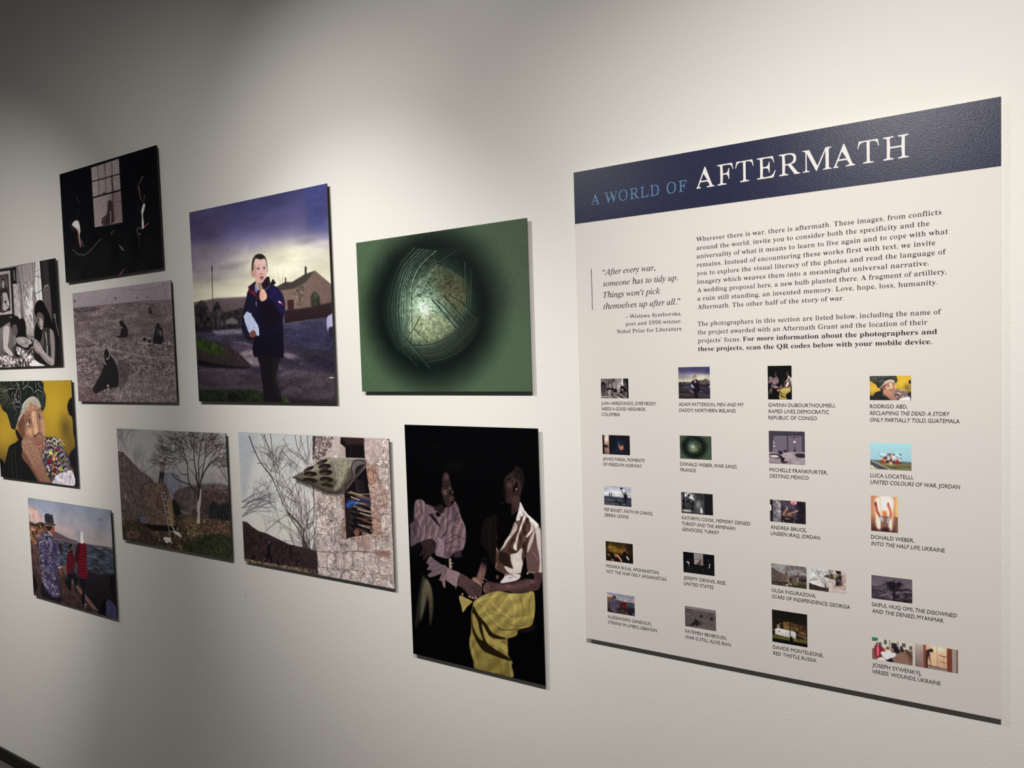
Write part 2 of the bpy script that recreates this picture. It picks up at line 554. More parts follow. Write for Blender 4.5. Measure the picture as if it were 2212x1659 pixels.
    # woman at the right
    s.fill([(470, 660), (505, 640), (545, 650), (590, 730), (640, 850), (680, 970), (700, 1010), (600, 1040), (560, 1000), (520, 1170), (450, 1150), (440, 1020), (470, 900), (440, 800), (448, 710)], (24, 21, 23), 4)
    s.fill([(470, 830), (500, 795), (545, 820), (562, 880), (560, 960), (545, 1025), (515, 1010), (485, 960), (470, 900)], (92, 76, 78), 4)
    s.fill([(500, 880), (530, 870), (548, 920), (540, 1010), (515, 1000)], (158, 140, 138), 8, a=.8)
    s.stroke([(482, 895), (505, 890)], 8, (30, 24, 26))
    s.stroke([(525, 880), (545, 878)], 7, (30, 24, 26))
    s.stroke([(508, 890), (500, 950), (515, 958)], 5, (60, 48, 50))
    s.stroke([(508, 985), (530, 980)], 6, (50, 36, 40))
    s.fill([(560, 1010), (640, 1000), (685, 1050), (705, 1200), (700, 1470), (600, 1478), (540, 1350), (560, 1200)], (52, 46, 48), 4)
    s.fill([(640, 1010), (685, 1060), (702, 1200), (692, 1440), (650, 1470), (655, 1300), (640, 1150)], (122, 106, 106), 8)
    s.stroke([(655, 1030), (660, 1060)], 7, (150, 136, 136))
    s.stroke([(585, 1055), (600, 1200), (608, 1330)], 22, (154, 146, 146), 16)
    s.stroke([(585, 1130), (606, 1220)], 5, (40, 34, 36))
    s.stroke([(575, 1215), (612, 1215)], 5, (40, 34, 36))
    s.fill([(430, 1200), (450, 1145), (480, 1160), (530, 1230), (560, 1290), (640, 1370), (690, 1400), (680, 1478), (600, 1440), (500, 1330), (440, 1290)], (140, 122, 122), 4)
    s.stroke([(440, 1220), (470, 1290), (540, 1350), (640, 1450)], 10, (66, 56, 58), blur=5)
    s.fill([(425, 1240), (460, 1310), (520, 1360), (600, 1478), (560, 1470), (450, 1400)], (34, 30, 32), 5)
    for k in range(4):
        s.stroke([(445 + k * 12, 1160 + k * 6), (470 + k * 12, 1200 + k * 10)], 4, (80, 68, 70))
    s.stroke([(370, 1225), (430, 1190)], 20, (22, 20, 22), 12)
    g = s.c.mean(-1, keepdims=True)
    s.c = (s.c - g) * .6 + g
    return s.finish(.06, .5)


def art_wrap():
    s = Art(330, 226, Q_ROD, (0, 800, 6.142))
    s.vgrad([(0, (178, 144, 38)), (.5, (172, 138, 40)), (.8, (112, 86, 40)), (1, (80, 62, 38))])
    s.blob(750, 480, 180, 300, (196, 160, 42), .8)
    s.blob(870, 770, 80, 170, (96, 76, 44), .75)
    s.blob(900, 330, 90, 200, (184, 146, 44), .5)
    s.blob(940, 1000, 60, 200, (116, 90, 48), .6)
    s.blob(60, 860, 150, 260, (190, 154, 46), .8)
    s.blob(-40, 500, 60, 260, (170, 130, 40), .6)
    # blurred bystander at the right edge
    s.fill([(950, 360), (905, 420), (893, 500), (920, 590), (960, 640), (985, 900), (1100, 900), (1100, 330)], (34, 30, 32), 10)
    s.fill([(1040, 1040), (960, 1060), (915, 1130), (910, 1250), (980, 1330), (975, 1545), (1100, 1560)], (40, 34, 44), 14)
    s.fill([(-80, 1150), (0, 1170), (60, 1240), (60, 1420), (-40, 1420)], (26, 24, 22), 20)
    # dark shawl
    s.fill([(60, 1240), (100, 1080), (130, 1000), (200, 960), (270, 910), (330, 940), (480, 1150), (680, 1440), (700, 1500), (400, 1470), (10, 1412), (10, 1300)], (30, 30, 32), 6)
    for x, c in ((150, (70, 78, 48)), (200, (74, 80, 50)), (108, (44, 50, 40)), (262, (48, 48, 46)), (330, (40, 40, 42))):
        s.stroke([(x, 1000), (x + 8, 1200), (x + 22, 1430)], 9, c, blur=4, a=.9)
    s.fill([(205, 790), (300, 830), (330, 910), (250, 930)], (38, 30, 28), 12)
    # patterned blouse
    blouse = [(560, 900), (640, 885), (740, 890), (800, 960), (880, 1090), (930, 1230), (960, 1400), (980, 1535), (700, 1500), (650, 1400), (540, 1150)]
    s.fill(blouse, (84, 74, 84), 4, tex=.5, cell=26, seed=9)
    rnd = random.Random(11)
    P1 = ((216, 206, 212), (34, 28, 36), (150, 160, 56), (112, 60, 70), (150, 150, 176), (30, 26, 32))
    for j in range(15):
        y = 905 + j * 32
        c = P1[j % 6]
        x0 = 700 + j * 7
        s.stroke([(x0 - 10, y + 20), (x0 + 20, y - 10), (x0 + 55, y + 45), (x0 + 95, y + 10), (x0 + 150, y + 95)], 13, c, 11, blur=2, smooth=False, a=.9)
    for j in range(9):
        y = 940 + j * 60
        x0 = 592 + j * 16
        s.stroke([(x0, y), (x0 + 50, y - 34), (x0 + 100, y - 10)], 13, P1[(j * 2 + 1) % 6], blur=2)
        s.stroke([(x0, y + 18), (x0 + 50, y - 14), (x0 + 100, y + 12)], 8, (220, 212, 214), blur=2)
    for k in range(60):
        x, y = rnd.uniform(590, 800), rnd.uniform(930, 1400)
        if y > 940 + (x - 590) * -.3:
            s.dot(x, y, rnd.uniform(7, 15), rnd.uniform(10, 24), rnd.choice(((210, 204, 208), (28, 24, 30), (150, 40, 56), (198, 196, 80), (46, 60, 62), (210, 130, 70), (32, 26, 32))), 2, .85)
    s.dot(672, 1090, 28, 26, (208, 206, 110), 3)
    s.dot(715, 1175, 17, 30, (222, 160, 96), 3)
    s.dot(805, 1305, 26, 34, (170, 170, 90), 3)
    s.dot(660, 1200, 18, 34, (150, 24, 44), 3)
    s.dot(725, 1330, 26, 40, (128, 26, 44), 3)
    s.stroke([(600, 900), (580, 1000), (590, 1090), (560, 1170)], 8, (214, 208, 214))
    s.stroke([(700, 900), (760, 930), (830, 1010)], 8, (226, 218, 220))
    s.fill([(740, 1400), (850, 1350), (960, 1335), (982, 1535), (700, 1505), (730, 1440)], (206, 198, 210), 5, tex=.18, cell=40)
    s.stroke([(850, 1430), (880, 1440), (905, 1410), (945, 1420)], 5, (90, 84, 96))
    s.stroke([(930, 1490), (945, 1500)], 5, (90, 84, 96))
    # head wrap
    wrap = [(-70, 150), (540, 135), (578, 170), (580, 260), (608, 340), (600, 480), (570, 545), (500, 480), (400, 400), (300, 560), (240, 650), (200, 790), (150, 770), (120, 660), (90, 570), (30, 520), (0, 440), (-70, 380)]
    s.fill(wrap, (36, 42, 38), 5, False)
    before = s.c.copy()
    for k in range(74):
        th = math.radians(75 + 215 * k / 73)
        r0, r1 = rnd.uniform(30, 70), rnd.uniform(190, 250)
        cx, cy = 150, 290
        s.stroke([(cx + r0 * math.cos(th), cy - r0 * math.sin(th) * 1.2), (cx + .6 * r1 * math.cos(th + .15), cy - .75 * r1 * math.sin(th + .15)), (cx + r1 * math.cos(th + .05), cy - r1 * math.sin(th) * 1.15)], 5,
                 rnd.choice(((172, 168, 148), (120, 118, 80), (60, 66, 54), (12, 12, 14), (150, 146, 120), (20, 22, 22), (84, 96, 74))), 4, .75)
    s.blob(150, 290, 40, 60, (24, 22, 26), .85)
    s.clip_to(wrap, before)
    for k in range(20):
        x = 290 + k * 14
        s.stroke([(x, 170 + rnd.uniform(-20, 20)), (x + 20, 260), (x + 8 - k, 340 + k * 4)], 8, rnd.choice(((40, 74, 54), (24, 40, 32), (20, 22, 22), (70, 96, 80))), 5, .8)
    for k in range(9):
        s.stroke([(480 + k * 12, 290 + k * 6), (505 + k * 10, 380 + k * 10), (540 + k * 6, 470 + k * 6)], 6, rnd.choice(((60, 92, 74), (20, 26, 24), (150, 156, 150))), 4, .8)
    for p in (((215, 160), (250, 210), (215, 290), (210, 380), (265, 410), (275, 300), (250, 210)), ((300, 250), (360, 200), (380, 140)), ((370, 210), (430, 250), (440, 300)),
              ((460, 290), (500, 260), (560, 290), (590, 350)), ((200, 420), (260, 430), (290, 480)), ((190, 320), (190, 540)), ((200, 500), (230, 560), (190, 620), (220, 660)), ((510, 160), (520, 210), (560, 240)),
              ((310, 150), (300, 200)), ((120, 250), (200, 240)), ((210, 480), (270, 490)), ((470, 170), (480, 240))):
        s.stroke(p, 7, (196, 196, 198), 4)
    s.stroke([(250, 230), (262, 290), (240, 380)], 18, (76, 52, 66), blur=4)
    for k in range(16):
        s.dot(rnd.uniform(140, 250), rnd.uniform(180, 460), 3.5, 5, (200, 198, 190), 2)
    s.fill([(60, 540), (130, 600), (150, 740), (200, 780), (240, 640), (300, 560), (240, 540), (180, 500)], (40, 44, 50), 10, a=.6)
    # face
    face = [(290, 520), (400, 440), (500, 470), (560, 545), (585, 660), (595, 780), (585, 900), (578, 1010), (560, 1110), (530, 1140), (480, 1040), (380, 980), (330, 930), (280, 870), (235, 790), (240, 680)]
    s.fill(face, (158, 114, 92), 4, col2=(140, 98, 78))
    s.fill([(235, 690), (300, 560), (330, 700), (330, 880), (270, 850)], (104, 68, 54), 24, a=.85)
    s.fill([(420, 560), (480, 560), (500, 760), (520, 850), (470, 880), (440, 760)], (216, 172, 140), 14, a=.8)
    s.fill([(540, 560), (585, 680), (590, 860), (545, 800)], (202, 158, 128), 14, a=.7)
    s.blob(400, 810, 50, 60, (216, 160, 122), .9)
    s.blob(420, 500, 70, 34, (190, 142, 116), .8)
    # hair
    s.fill([(290, 560), (300, 460), (350, 390), (400, 355), (450, 345), (500, 380), (535, 450), (540, 500), (490, 470), (430, 440), (400, 420), (370, 490), (320, 560), (270, 640), (240, 690), (250, 620)], (166, 158, 150), 4)
    for k in range(22):
        t = k / 21
        if k % 2:
            s.stroke([(400, 362), (370 - 60 * t, 430 + 10 * t), (345 - 80 * t, 500 + 70 * t)], 6, rnd.choice(((216, 210, 200), (120, 112, 104), (190, 184, 174))), 3)
        else:
            s.stroke([(405, 360), (450 + 50 * t, 400 + 20 * t), (500 + 36 * t, 440 + 40 * t)], 6, rnd.choice(((226, 222, 212), (128, 120, 112), (200, 192, 182))), 3)
    s.stroke([(235, 700), (210, 780)], 16, (150, 142, 136), 6)
    # eyes, brows
    s.stroke([(335, 640), (370, 600), (410, 610)], 15, (104, 66, 52), 8, .8, 8)
    s.stroke([(470, 545), (505, 520), (545, 540)], 14, (96, 60, 48), 8, .8, 8)
    s.blob(375, 690, 44, 44, (112, 74, 62), .7)
    s.fill([(342, 712), (368, 676), (396, 668), (412, 688), (390, 712), (360, 730)], (176, 146, 134), 4)
    s.dot(390, 690, 12, 18, (44, 28, 26), 4)
    s.stroke([(340, 712), (368, 672), (398, 662), (414, 686)], 8, (58, 36, 32), 4, .9, 4)
    s.stroke([(350, 735), (385, 722)], 6, (206, 176, 156))
    s.blob(515, 620, 36, 36, (112, 74, 62), .7)
    s.fill([(492, 642), (510, 606), (532, 598), (544, 620), (524, 644)], (170, 140, 128), 4)
    s.dot(526, 620, 10, 18, (44, 28, 26), 4)
    s.stroke([(490, 640), (510, 602), (534, 592), (546, 616)], 7, (58, 36, 32), 4, .9, 4)
    s.stroke([(330, 790), (370, 790), (410, 740)], 7, (122, 78, 62), 4, .7, 5)
    s.stroke([(350, 660), (380, 640), (412, 660)], 6, (112, 72, 58), 4)
    s.stroke([(480, 690), (520, 730), (545, 720)], 6, (122, 80, 62), 3, .8, 4)
    s.stroke([(520, 820), (550, 870), (570, 960)], 8, (112, 70, 54), 4, .8, 5)
    # nose, mouth
    s.stroke([(455, 670), (450, 760), (440, 850)], 10, (120, 76, 58), 6, .7, 8)
    s.fill([(440, 860), (470, 890), (520, 845), (515, 815), (480, 850)], (110, 66, 52), 6)
    s.stroke([(440, 940), (500, 960), (560, 930)], 5, (124, 80, 66), 3, .7)
    s.fill([(478, 990), (520, 985), (568, 955), (556, 1000), (510, 1035), (490, 1025)], (176, 104, 98), 4)
    s.stroke([(478, 988), (525, 988), (570, 952)], 6, (84, 42, 42), 4)
    s.stroke([(500, 1050), (540, 1040)], 10, (110, 70, 56), 6, .7, 6)
    # hand and forearm
    s.fill([(290, 930), (320, 905), (350, 930), (370, 900), (410, 930), (470, 1010), (520, 1080), (560, 1200), (610, 1340), (660, 1450), (660, 1500), (520, 1480), (440, 1350), (370, 1250), (310, 1180), (290, 1120), (300, 1060), (285, 1000)], (164, 122, 104), 4, col2=(136, 94, 78))
    s.fill([(300, 1080), (350, 1130), (420, 1260), (520, 1440), (560, 1490), (510, 1480), (430, 1350), (360, 1240), (300, 1170)], (110, 70, 56), 14, a=.8)
    s.stroke([(360, 1060), (400, 1160), (450, 1240)], 14, (214, 168, 138), 8, .6, 8)
    for p in (((295, 985), (330, 1000), (350, 980)), ((295, 1060), (325, 1075)), ((345, 935), (360, 990)), ((300, 1120), (330, 1130))):
        s.stroke(p, 8, (110, 70, 56), 5, .9, 3)
    s.stroke([(365, 1010), (375, 1090), (420, 1200)], 5, (140, 92, 76), 3, .7)
    for p in (((300, 620), (345, 600), (380, 570)), ((400, 500), (440, 520), (480, 510)), ((390, 530), (440, 545), (490, 530)), ((300, 740), (320, 800), (330, 860)), ((340, 770), (370, 830), (360, 880)), ((540, 740), (560, 800), (575, 880)),
              ((545, 700), (570, 760), (585, 820)), ((470, 900), (490, 950), (560, 950)), ((400, 640), (420, 700), (425, 780)), ((560, 620), (575, 680), (580, 720)), ((430, 960), (450, 1000), (480, 1040)), ((310, 880), (340, 920), (400, 930))):
        s.stroke(p, 8, (96, 60, 48), 4, .55, 8)
        s.stroke([(x + 10, y + 6) for x, y in p], 7, (206, 166, 138), 3, .35, 8)
    s.noise(.09, 24, 31, region=[(240, 560), (400, 430), (560, 520), (600, 900), (560, 1150), (660, 1450), (600, 1490), (300, 1150), (285, 950), (240, 800)])
    return s.finish(.03, .25, .92)


def art_field():
    s = Art(330, 224, Q_FAT, (140, 590, 5.53))
    s.c[:] = (84, 74, 77)
    # ground texture, coarser towards the bottom
    s.noise(.16, 60, 5, 2.5, .7)
    s.noise(.26, 22, 6, 1.6, .8, [(60, 800), (1400, 800), (1400, 1600), (60, 1600)], 60)
    s.noise(.20, 10, 7, 1.8, .6, [(60, 420), (1400, 330), (1400, 1600), (60, 1600)], 20)
    s.fill([(330, 880), (560, 900), (840, 960), (1300, 1030), (1310, 1060), (900, 1010), (700, 960), (400, 920)], (118, 108, 110), 14, a=.5)
    s.fill([(700, 1300), (1000, 1200), (1320, 1300), (1330, 1548), (640, 1548)], (104, 94, 96), 50, a=.45, tex=.25, cell=30)
    s.fill([(640, 1050), (780, 1100), (760, 1250), (660, 1400), (640, 1200)], (52, 42, 46), 24, a=.6)
    s.fill([(150, 1350), (330, 1400), (450, 1540), (165, 1532)], (66, 50, 50), 40, a=.5)
    s.noise(.24, 8, 9, 1.0, 1.0, [(60, 900), (1400, 850), (1400, 1600), (60, 1600)], 60)
    # sky
    s.fill([(60, 200), (1400, 50), (1400, 320), (1270, 322), (1040, 332), (860, 345), (560, 375), (105, 418), (60, 420)], (118, 108, 116), 3, False, col2=(110, 101, 107))
    s.stroke([(105, 418), (560, 372), (1040, 330)], 5, (66, 56, 60), blur=3)
    s.fill([(105, 425), (300, 405), (420, 420), (300, 455), (105, 470)], (64, 54, 58), 8, tex=.6, cell=14)
    s.fill([(1040, 330), (1275, 312), (1275, 330), (1040, 345)], (84, 76, 80), 4, False)
    # wires and pylon
    s.stroke([(640, 165), (800, 195), (960, 200), (1090, 175), (1200, 130)], 4, (84, 76, 80))
    s.stroke([(560, 175), (760, 190)], 3, (98, 90, 94))
    for p in (((1185, 140), (1190, 320)), ((1225, 130), (1215, 310)), ((1160, 130), (1240, 125)), ((1165, 100), (1200, 140)), ((1188, 180), (1222, 230)), ((1222, 180), (1190, 230)), ((1188, 240), (1218, 300)), ((1218, 240), (1190, 300))):
        s.stroke(p, 5, (86, 78, 82), 4)
    for x, y, r in ((118, 335, 18), (608, 305, 17), (865, 298, 12), (988, 292, 11)):
        s.fill([(x - r, y + r), (x - r * .3, y - r), (x + r, y - r), (x + r * .6, y + r * .6), (x, y + r * .3)], (66, 58, 62), 3, False)
    # far figures
    s.stroke([(568, 340), (570, 400)], 6, (80, 72, 74))
    s.dot(568, 432, 12, 14, (54, 46, 48)); s.dot(570, 420, 5, 12, (170, 164, 166))
    s.dot(632, 406, 7, 10, (50, 42, 44))
    s.fill([(1002, 480), (1008, 425), (1026, 408), (1042, 425), (1048, 478), (1062, 486), (990, 488)], (32, 29, 30), 2)
    s.dot(1030, 438, 5, 7, (120, 112, 112))
    s.stroke([(720, 520), (900, 515)], 10, (128, 118, 120), blur=5, a=.7)
    s.stroke([(480, 568), (650, 574)], 6, (130, 122, 124), blur=4, a=.8)
    s.stroke([(870, 740), (840, 880), (790, 1060)], 8, (58, 50, 52), blur=5, a=.9)
    K = (25, 24, 25)
    # seated figures in black
    s.fill([(660, 575), (690, 568), (712, 600), (748, 660), (757, 720), (750, 765), (680, 772), (640, 770), (608, 752), (655, 745), (668, 690), (672, 640), (654, 600)], K, 2.5)
    s.fill([(740, 770), (770, 730), (830, 720), (780, 765)], (62, 52, 56), 10, a=.8)
    s.stroke([(676, 645), (690, 658)], 10, (180, 170, 168), 5)
    s.fill([(1090, 640), (1108, 600), (1130, 605), (1140, 640), (1165, 670), (1175, 740), (1182, 845), (1130, 850), (1050, 830), (1065, 750)], K, 2.5)
    s.stroke([(1112, 665), (1098, 740)], 12, (84, 76, 78), 6, blur=4)
    s.fill([(1125, 690), (1145, 680), (1160, 720), (1150, 760), (1130, 730)], (78, 70, 74), 4)
    s.fill([(932, 800), (940, 775), (965, 772), (975, 800), (960, 815)], K, 2)
    s.fill([(995, 820), (1005, 790), (1025, 790), (1034, 830), (1000, 832)], K, 2)
    s.dot(1014, 778, 7, 12, (176, 168, 168))
    s.stroke([(870, 832), (1000, 842), (1100, 855)], 8, (150, 140, 142), blur=4, a=.8)
    s.stroke([(1168, 850), (1172, 830)], 10, (176, 168, 168)); s.stroke([(1244, 850), (1256, 828)], 12, (190, 182, 184))
    s.dot(1050, 850, 20, 6, K, 3)
    # large figure
    s.fill([(478, 920), (495, 900), (515, 915), (545, 980), (590, 1040), (625, 1120), (640, 1210), (640, 1300), (628, 1362), (560, 1368), (500, 1378), (430, 1410), (370, 1440), (335, 1410), (332, 1375), (380, 1290), (430, 1200), (470, 1100), (466, 1050), (485, 1070), (468, 980)], K, 2.5)
    s.stroke([(515, 910), (536, 955), (530, 1000), (512, 1030)], 18, (112, 102, 98), 12, blur=3)
    s.stroke([(500, 1020), (515, 1030)], 10, (190, 178, 172), 5)
    s.stroke([(472, 1070), (496, 1095)], 11, (186, 176, 172), 5)
    s.stroke([(512, 1355), (520, 1410), (532, 1455)], 11, (150, 130, 122), 6, blur=3)
    s.dot(514, 1345, 12, 14, (140, 128, 122))
    s.dot(660, 1472, 6, 12, (196, 190, 188))
    return s.finish(.05)


def art_shore():
    s = Art(330, 225, Q_ALE, (40, 1060, 5.53))
    s.vgrad([(0, (116, 122, 140)), (.16, (132, 132, 142)), (.34, (146, 134, 136)), (.37, (118, 104, 108)), (.38, (62, 66, 80)), (.55, (54, 56, 66)), (.75, (44, 40, 46)), (1, (34, 28, 32))])
    s.fill([(90, 70), (500, 130), (300, 400), (100, 240)], (126, 134, 156), 80, False, a=.5)
    s.noise(.05, 200, 3)
    # clouds
    for x, y, r, c in ((150, 230, 50, (176, 142, 128)), (200, 260, 46, (190, 156, 140)), (175, 320, 60, (184, 148, 134)), (240, 330, 56, (168, 138, 132)), (290, 350, 46, (156, 132, 130)), (190, 200, 24, (150, 128, 128)),
                       (480, 450, 40, (158, 138, 136)), (560, 470, 44, (166, 144, 140)), (630, 490, 38, (158, 138, 138)), (980, 570, 50, (132, 122, 130)), (1020, 590, 30, (150, 130, 130))):
        s.blob(x, y, r, r * 1.0, c, .8)
    s.noise(.12, 60, 17, region=[(100, 160), (320, 260), (320, 400), (120, 400)], blur=20)
    s.blob(970, 350, 40, 14, (98, 98, 114), .7)
    # hills across the bay
    s.fill([(420, 485), (500, 520), (600, 570), (690, 600), (690, 625), (420, 575)], (84, 70, 80), 5)
    s.stroke([(415, 575), (560, 600), (700, 622)], 20, (104, 84, 82), 8, blur=5)
    # sea
    s.fill([(420, 590), (700, 622), (1125, 685), (1150, 1060), (1000, 1060), (500, 950)], (60, 66, 78), 5, False, a=.6)
    s.noise(.35, 40, 21, 3.0, .6, [(430, 600), (1130, 690), (1150, 1060), (520, 900)], 10)
    rnd = random.Random(5)
    for k in range(46):
        y = rnd.uniform(.05, 1)
        x = rnd.uniform(820, 1080) if rnd.random() < .7 else rnd.uniform(520, 690)
        yy = 640 + y * 370 + (x - 600) * .12
        s.stroke([(x, yy), (x + 40 + 40 * y, yy + 14 + 6 * y), (x + 70 + 60 * y, yy + 22)], 4 + 5 * y, rnd.choice(((96, 98, 108), (36, 38, 46), (110, 110, 118))), 2, .55, 3)
    s.fill([(800, 960), (950, 1000), (1145, 1070), (1160, 1500), (900, 1420), (800, 1200)], (44, 38, 44), 30, col2=(28, 22, 28))
    # cliffs at the left
    s.fill([(128, 370), (200, 395), (260, 375), (320, 400), (340, 500), (300, 620), (150, 640)], (108, 76, 58), 4, tex=.5, cell=40, seed=8)
    s.fill([(128, 370), (200, 392), (260, 372), (310, 400), (260, 430), (140, 410)], (58, 48, 38), 5, tex=.4, cell=20)
    s.stroke([(225, 430), (250, 520)], 12, (150, 96, 76), 8, .8, 5)
    s.stroke([(262, 415), (290, 480)], 16, (166, 112, 92), 8, .8, 5)
    s.stroke([(165, 480), (180, 590)], 22, (46, 32, 30), 18, 1, 5)
    s.dot(165, 462, 6, 9, (220, 190, 170), 3)
    s.stroke([(150, 620), (260, 600)], 12, (84, 56, 46), 8, .8, 5)
    # promenade
    s.fill([(140, 640), (270, 620), (520, 900), (640, 1060), (760, 1200), (960, 1440), (980, 1480), (170, 1240)], (80, 60, 58), 5, False, col2=(60, 44, 42), tex=.2, cell=50)
    s.fill([(700, 1130), (760, 1190), (980, 1470), (930, 1470), (720, 1200)], (108, 80, 74), 5, False)
    s.fill([(500, 900), (560, 880), (600, 1000), (720, 1140), (690, 1180), (560, 1000)], (94, 74, 70), 8, False)
    s.fill([(155, 680), (175, 720), (160, 760)], (40, 32, 34), 6)
    s.fill([(170, 990), (215, 1060), (230, 1140), (190, 1230), (180, 1240)], (26, 20, 24), 10)
    # man with hat and patterned shirt
    s.fill([(285, 1090), (420, 1180), (500, 1240), (508, 1335), (290, 1275)], (30, 27, 36), 4)
    shirt = [(290, 500), (340, 485), (390, 530), (420, 590), (470, 640), (495, 760), (520, 900), (480, 930), (470, 1000), (490, 1110), (498, 1250), (440, 1270), (380, 1240), (300, 1110), (262, 900), (240, 720), (232, 570)]
    s.fill(shirt, (66, 60, 88), 4, tex=.3, cell=60)
    before = s.c.copy()
    for k in range(330):
        t = rnd.random()
        y = 510 + 730 * t
        x0, x1 = 240 + 60 * max(0, t - .5) * 2, (400 + 100 * min(1, t * 3)) if t < .6 else 480
        x = rnd.uniform(x0 + 6, x1 - 14)
        a = rnd.uniform(0, 3.14)
        L = rnd.uniform(14, 34)
        s.stroke([(x, y), (x + L * .5 * math.cos(a) + 8, y + L * .5 * math.sin(a)), (x + L * math.cos(a), y + L * math.sin(a) + 6)], 7, rnd.choice(((176, 166, 172), (44, 40, 64), (62, 58, 92), (190, 180, 178), (34, 30, 46), (140, 132, 142))), 4, .8, 3)
    s.clip_to(shirt, before)
    s.fill([(420, 620), (450, 660), (470, 760), (440, 900), (470, 1000), (480, 1200), (430, 1000), (400, 800)], (44, 38, 60), 24, a=.4)
    s.stroke([(490, 920), (505, 970), (520, 1020)], 34, (128, 76, 62), 24, blur=4)
    s.stroke([(516, 1000), (524, 1022)], 22, (110, 66, 56), 12, blur=4)
    s.stroke([(478, 925), (515, 905)], 10, (196, 184, 184))
    s.fill([(335, 425), (425, 430), (424, 500), (410, 530), (380, 510), (345, 480)], (124, 74, 56), 4)
    s.fill([(330, 418), (400, 430), (395, 450), (362, 480), (345, 470)], (40, 28, 28), 4)
    s.stroke([(362, 492), (400, 540)], 16, (196, 186, 188), 8, blur=3)
    s.fill([(308, 300), (325, 272), (360, 272), (385, 290), (398, 278), (408, 300), (425, 395), (440, 405), (446, 416), (400, 418), (340, 408), (305, 385), (300, 378), (318, 385)], (46, 42, 52), 3)
    s.stroke([(325, 378), (370, 396), (422, 392)], 9, (110, 84, 76), blur=2)
    # background person
    s.fill([(470, 650), (495, 625), (520, 650), (528, 700), (510, 760), (495, 720)], (44, 36, 40), 5)
    s.stroke([(530, 935), (560, 965)], 12, (90, 70, 62), 6, blur=4)
    # kneeling man
    s.fill([(582, 980), (650, 960), (690, 1020), (716, 1060), (700, 1120), (680, 1170), (712, 1245), (672, 1190), (660, 1090), (640, 1050), (632, 1110), (628, 1190), (600, 1185), (556, 1100), (560, 1050), (582, 1075)], (26, 25, 32), 4)
    s.fill([(578, 770), (610, 740), (650, 755), (668, 800), (675, 870), (698, 900), (690, 918), (660, 890), (655, 975), (610, 990), (578, 970), (575, 860)], (92, 24, 34), 4)
    s.fill([(600, 660), (620, 636), (640, 650), (650, 690), (648, 740), (628, 765), (606, 730)], (84, 54, 48), 3)
    s.fill([(598, 665), (618, 634), (640, 645), (640, 665), (618, 672), (606, 700)], (26, 22, 24), 3)
    s.fill([(615, 720), (645, 715), (648, 745), (628, 765), (612, 745)], (40, 28, 28), 3)
    # standing woman
    s.fill([(728, 1040), (798, 1040), (800, 1130), (790, 1200), (798, 1380), (770, 1370), (745, 1290), (765, 1220), (745, 1140)], (26, 23, 30), 4)
    s.fill([(695, 660), (720, 625), (770, 620), (800, 640), (815, 740), (808, 880), (828, 980), (825, 1030), (790, 1052), (720, 1030), (705, 960), (710, 860), (690, 860), (672, 830), (680, 740)], (120, 24, 36), 4)
    s.fill([(695, 660), (720, 630), (735, 650), (720, 840), (715, 1020), (705, 960), (710, 860), (690, 860), (672, 830), (680, 740)], (58, 22, 28), 8)
    for k in range(12):
        y = 650 + k * 34
        s.stroke([(722, y), (770, y + 6), (818, y + 10)], 9, (34, 12, 22), blur=2, a=.75)
        if k < 9:
            s.stroke([(585, 775 + k * 24), (625, 780 + k * 24), (665, 785 + k * 24)], 6, (40, 14, 22), blur=2, a=.7)
    for k in range(5):
        s.stroke([(735 + k * 18, 640), (735 + k * 18, 850), (732 + k * 20, 1040)], 7, (40, 12, 22), blur=2, a=.7)
        s.stroke([(590 + k * 17, 765), (590 + k * 15, 970)], 5, (46, 14, 24), blur=2, a=.6)
    s.fill([(740, 505), (765, 500), (772, 560), (782, 622), (742, 630), (736, 560)], (196, 186, 182), 3)
    s.fill([(680, 520), (700, 480), (730, 478), (742, 510), (738, 600), (720, 625), (700, 600), (695, 540)], (128, 126, 142), 4)
    s.stroke([(760, 510), (776, 620)], 8, (150, 140, 140), blur=3)
    s.stroke([(680, 880), (700, 915)], 18, (120, 66, 58), 10, blur=3)
    s.dot(798, 1362, 5, 14, (200, 180, 178), 2); s.dot(798, 1396, 8, 8, (140, 100, 100), 2)
    # onlooker at the lower right
    s.fill([(1130, 1000), (1092, 1030), (1095, 1120), (1060, 1150), (1110, 1200), (1130, 1310), (1200, 1400), (1200, 1000)], (26, 22, 28), 7)
    s.fill([(1040, 1350), (1075, 1302), (1110, 1330), (1160, 1400), (1172, 1540), (1060, 1500), (1035, 1420)], (66, 63, 94), 6, tex=.15, cell=40)
    s.fill([(900, 1420), (960, 1440), (1030, 1300), (1040, 1480), (940, 1460)], (20, 17, 22), 10)
    return s.finish(.06, .3)


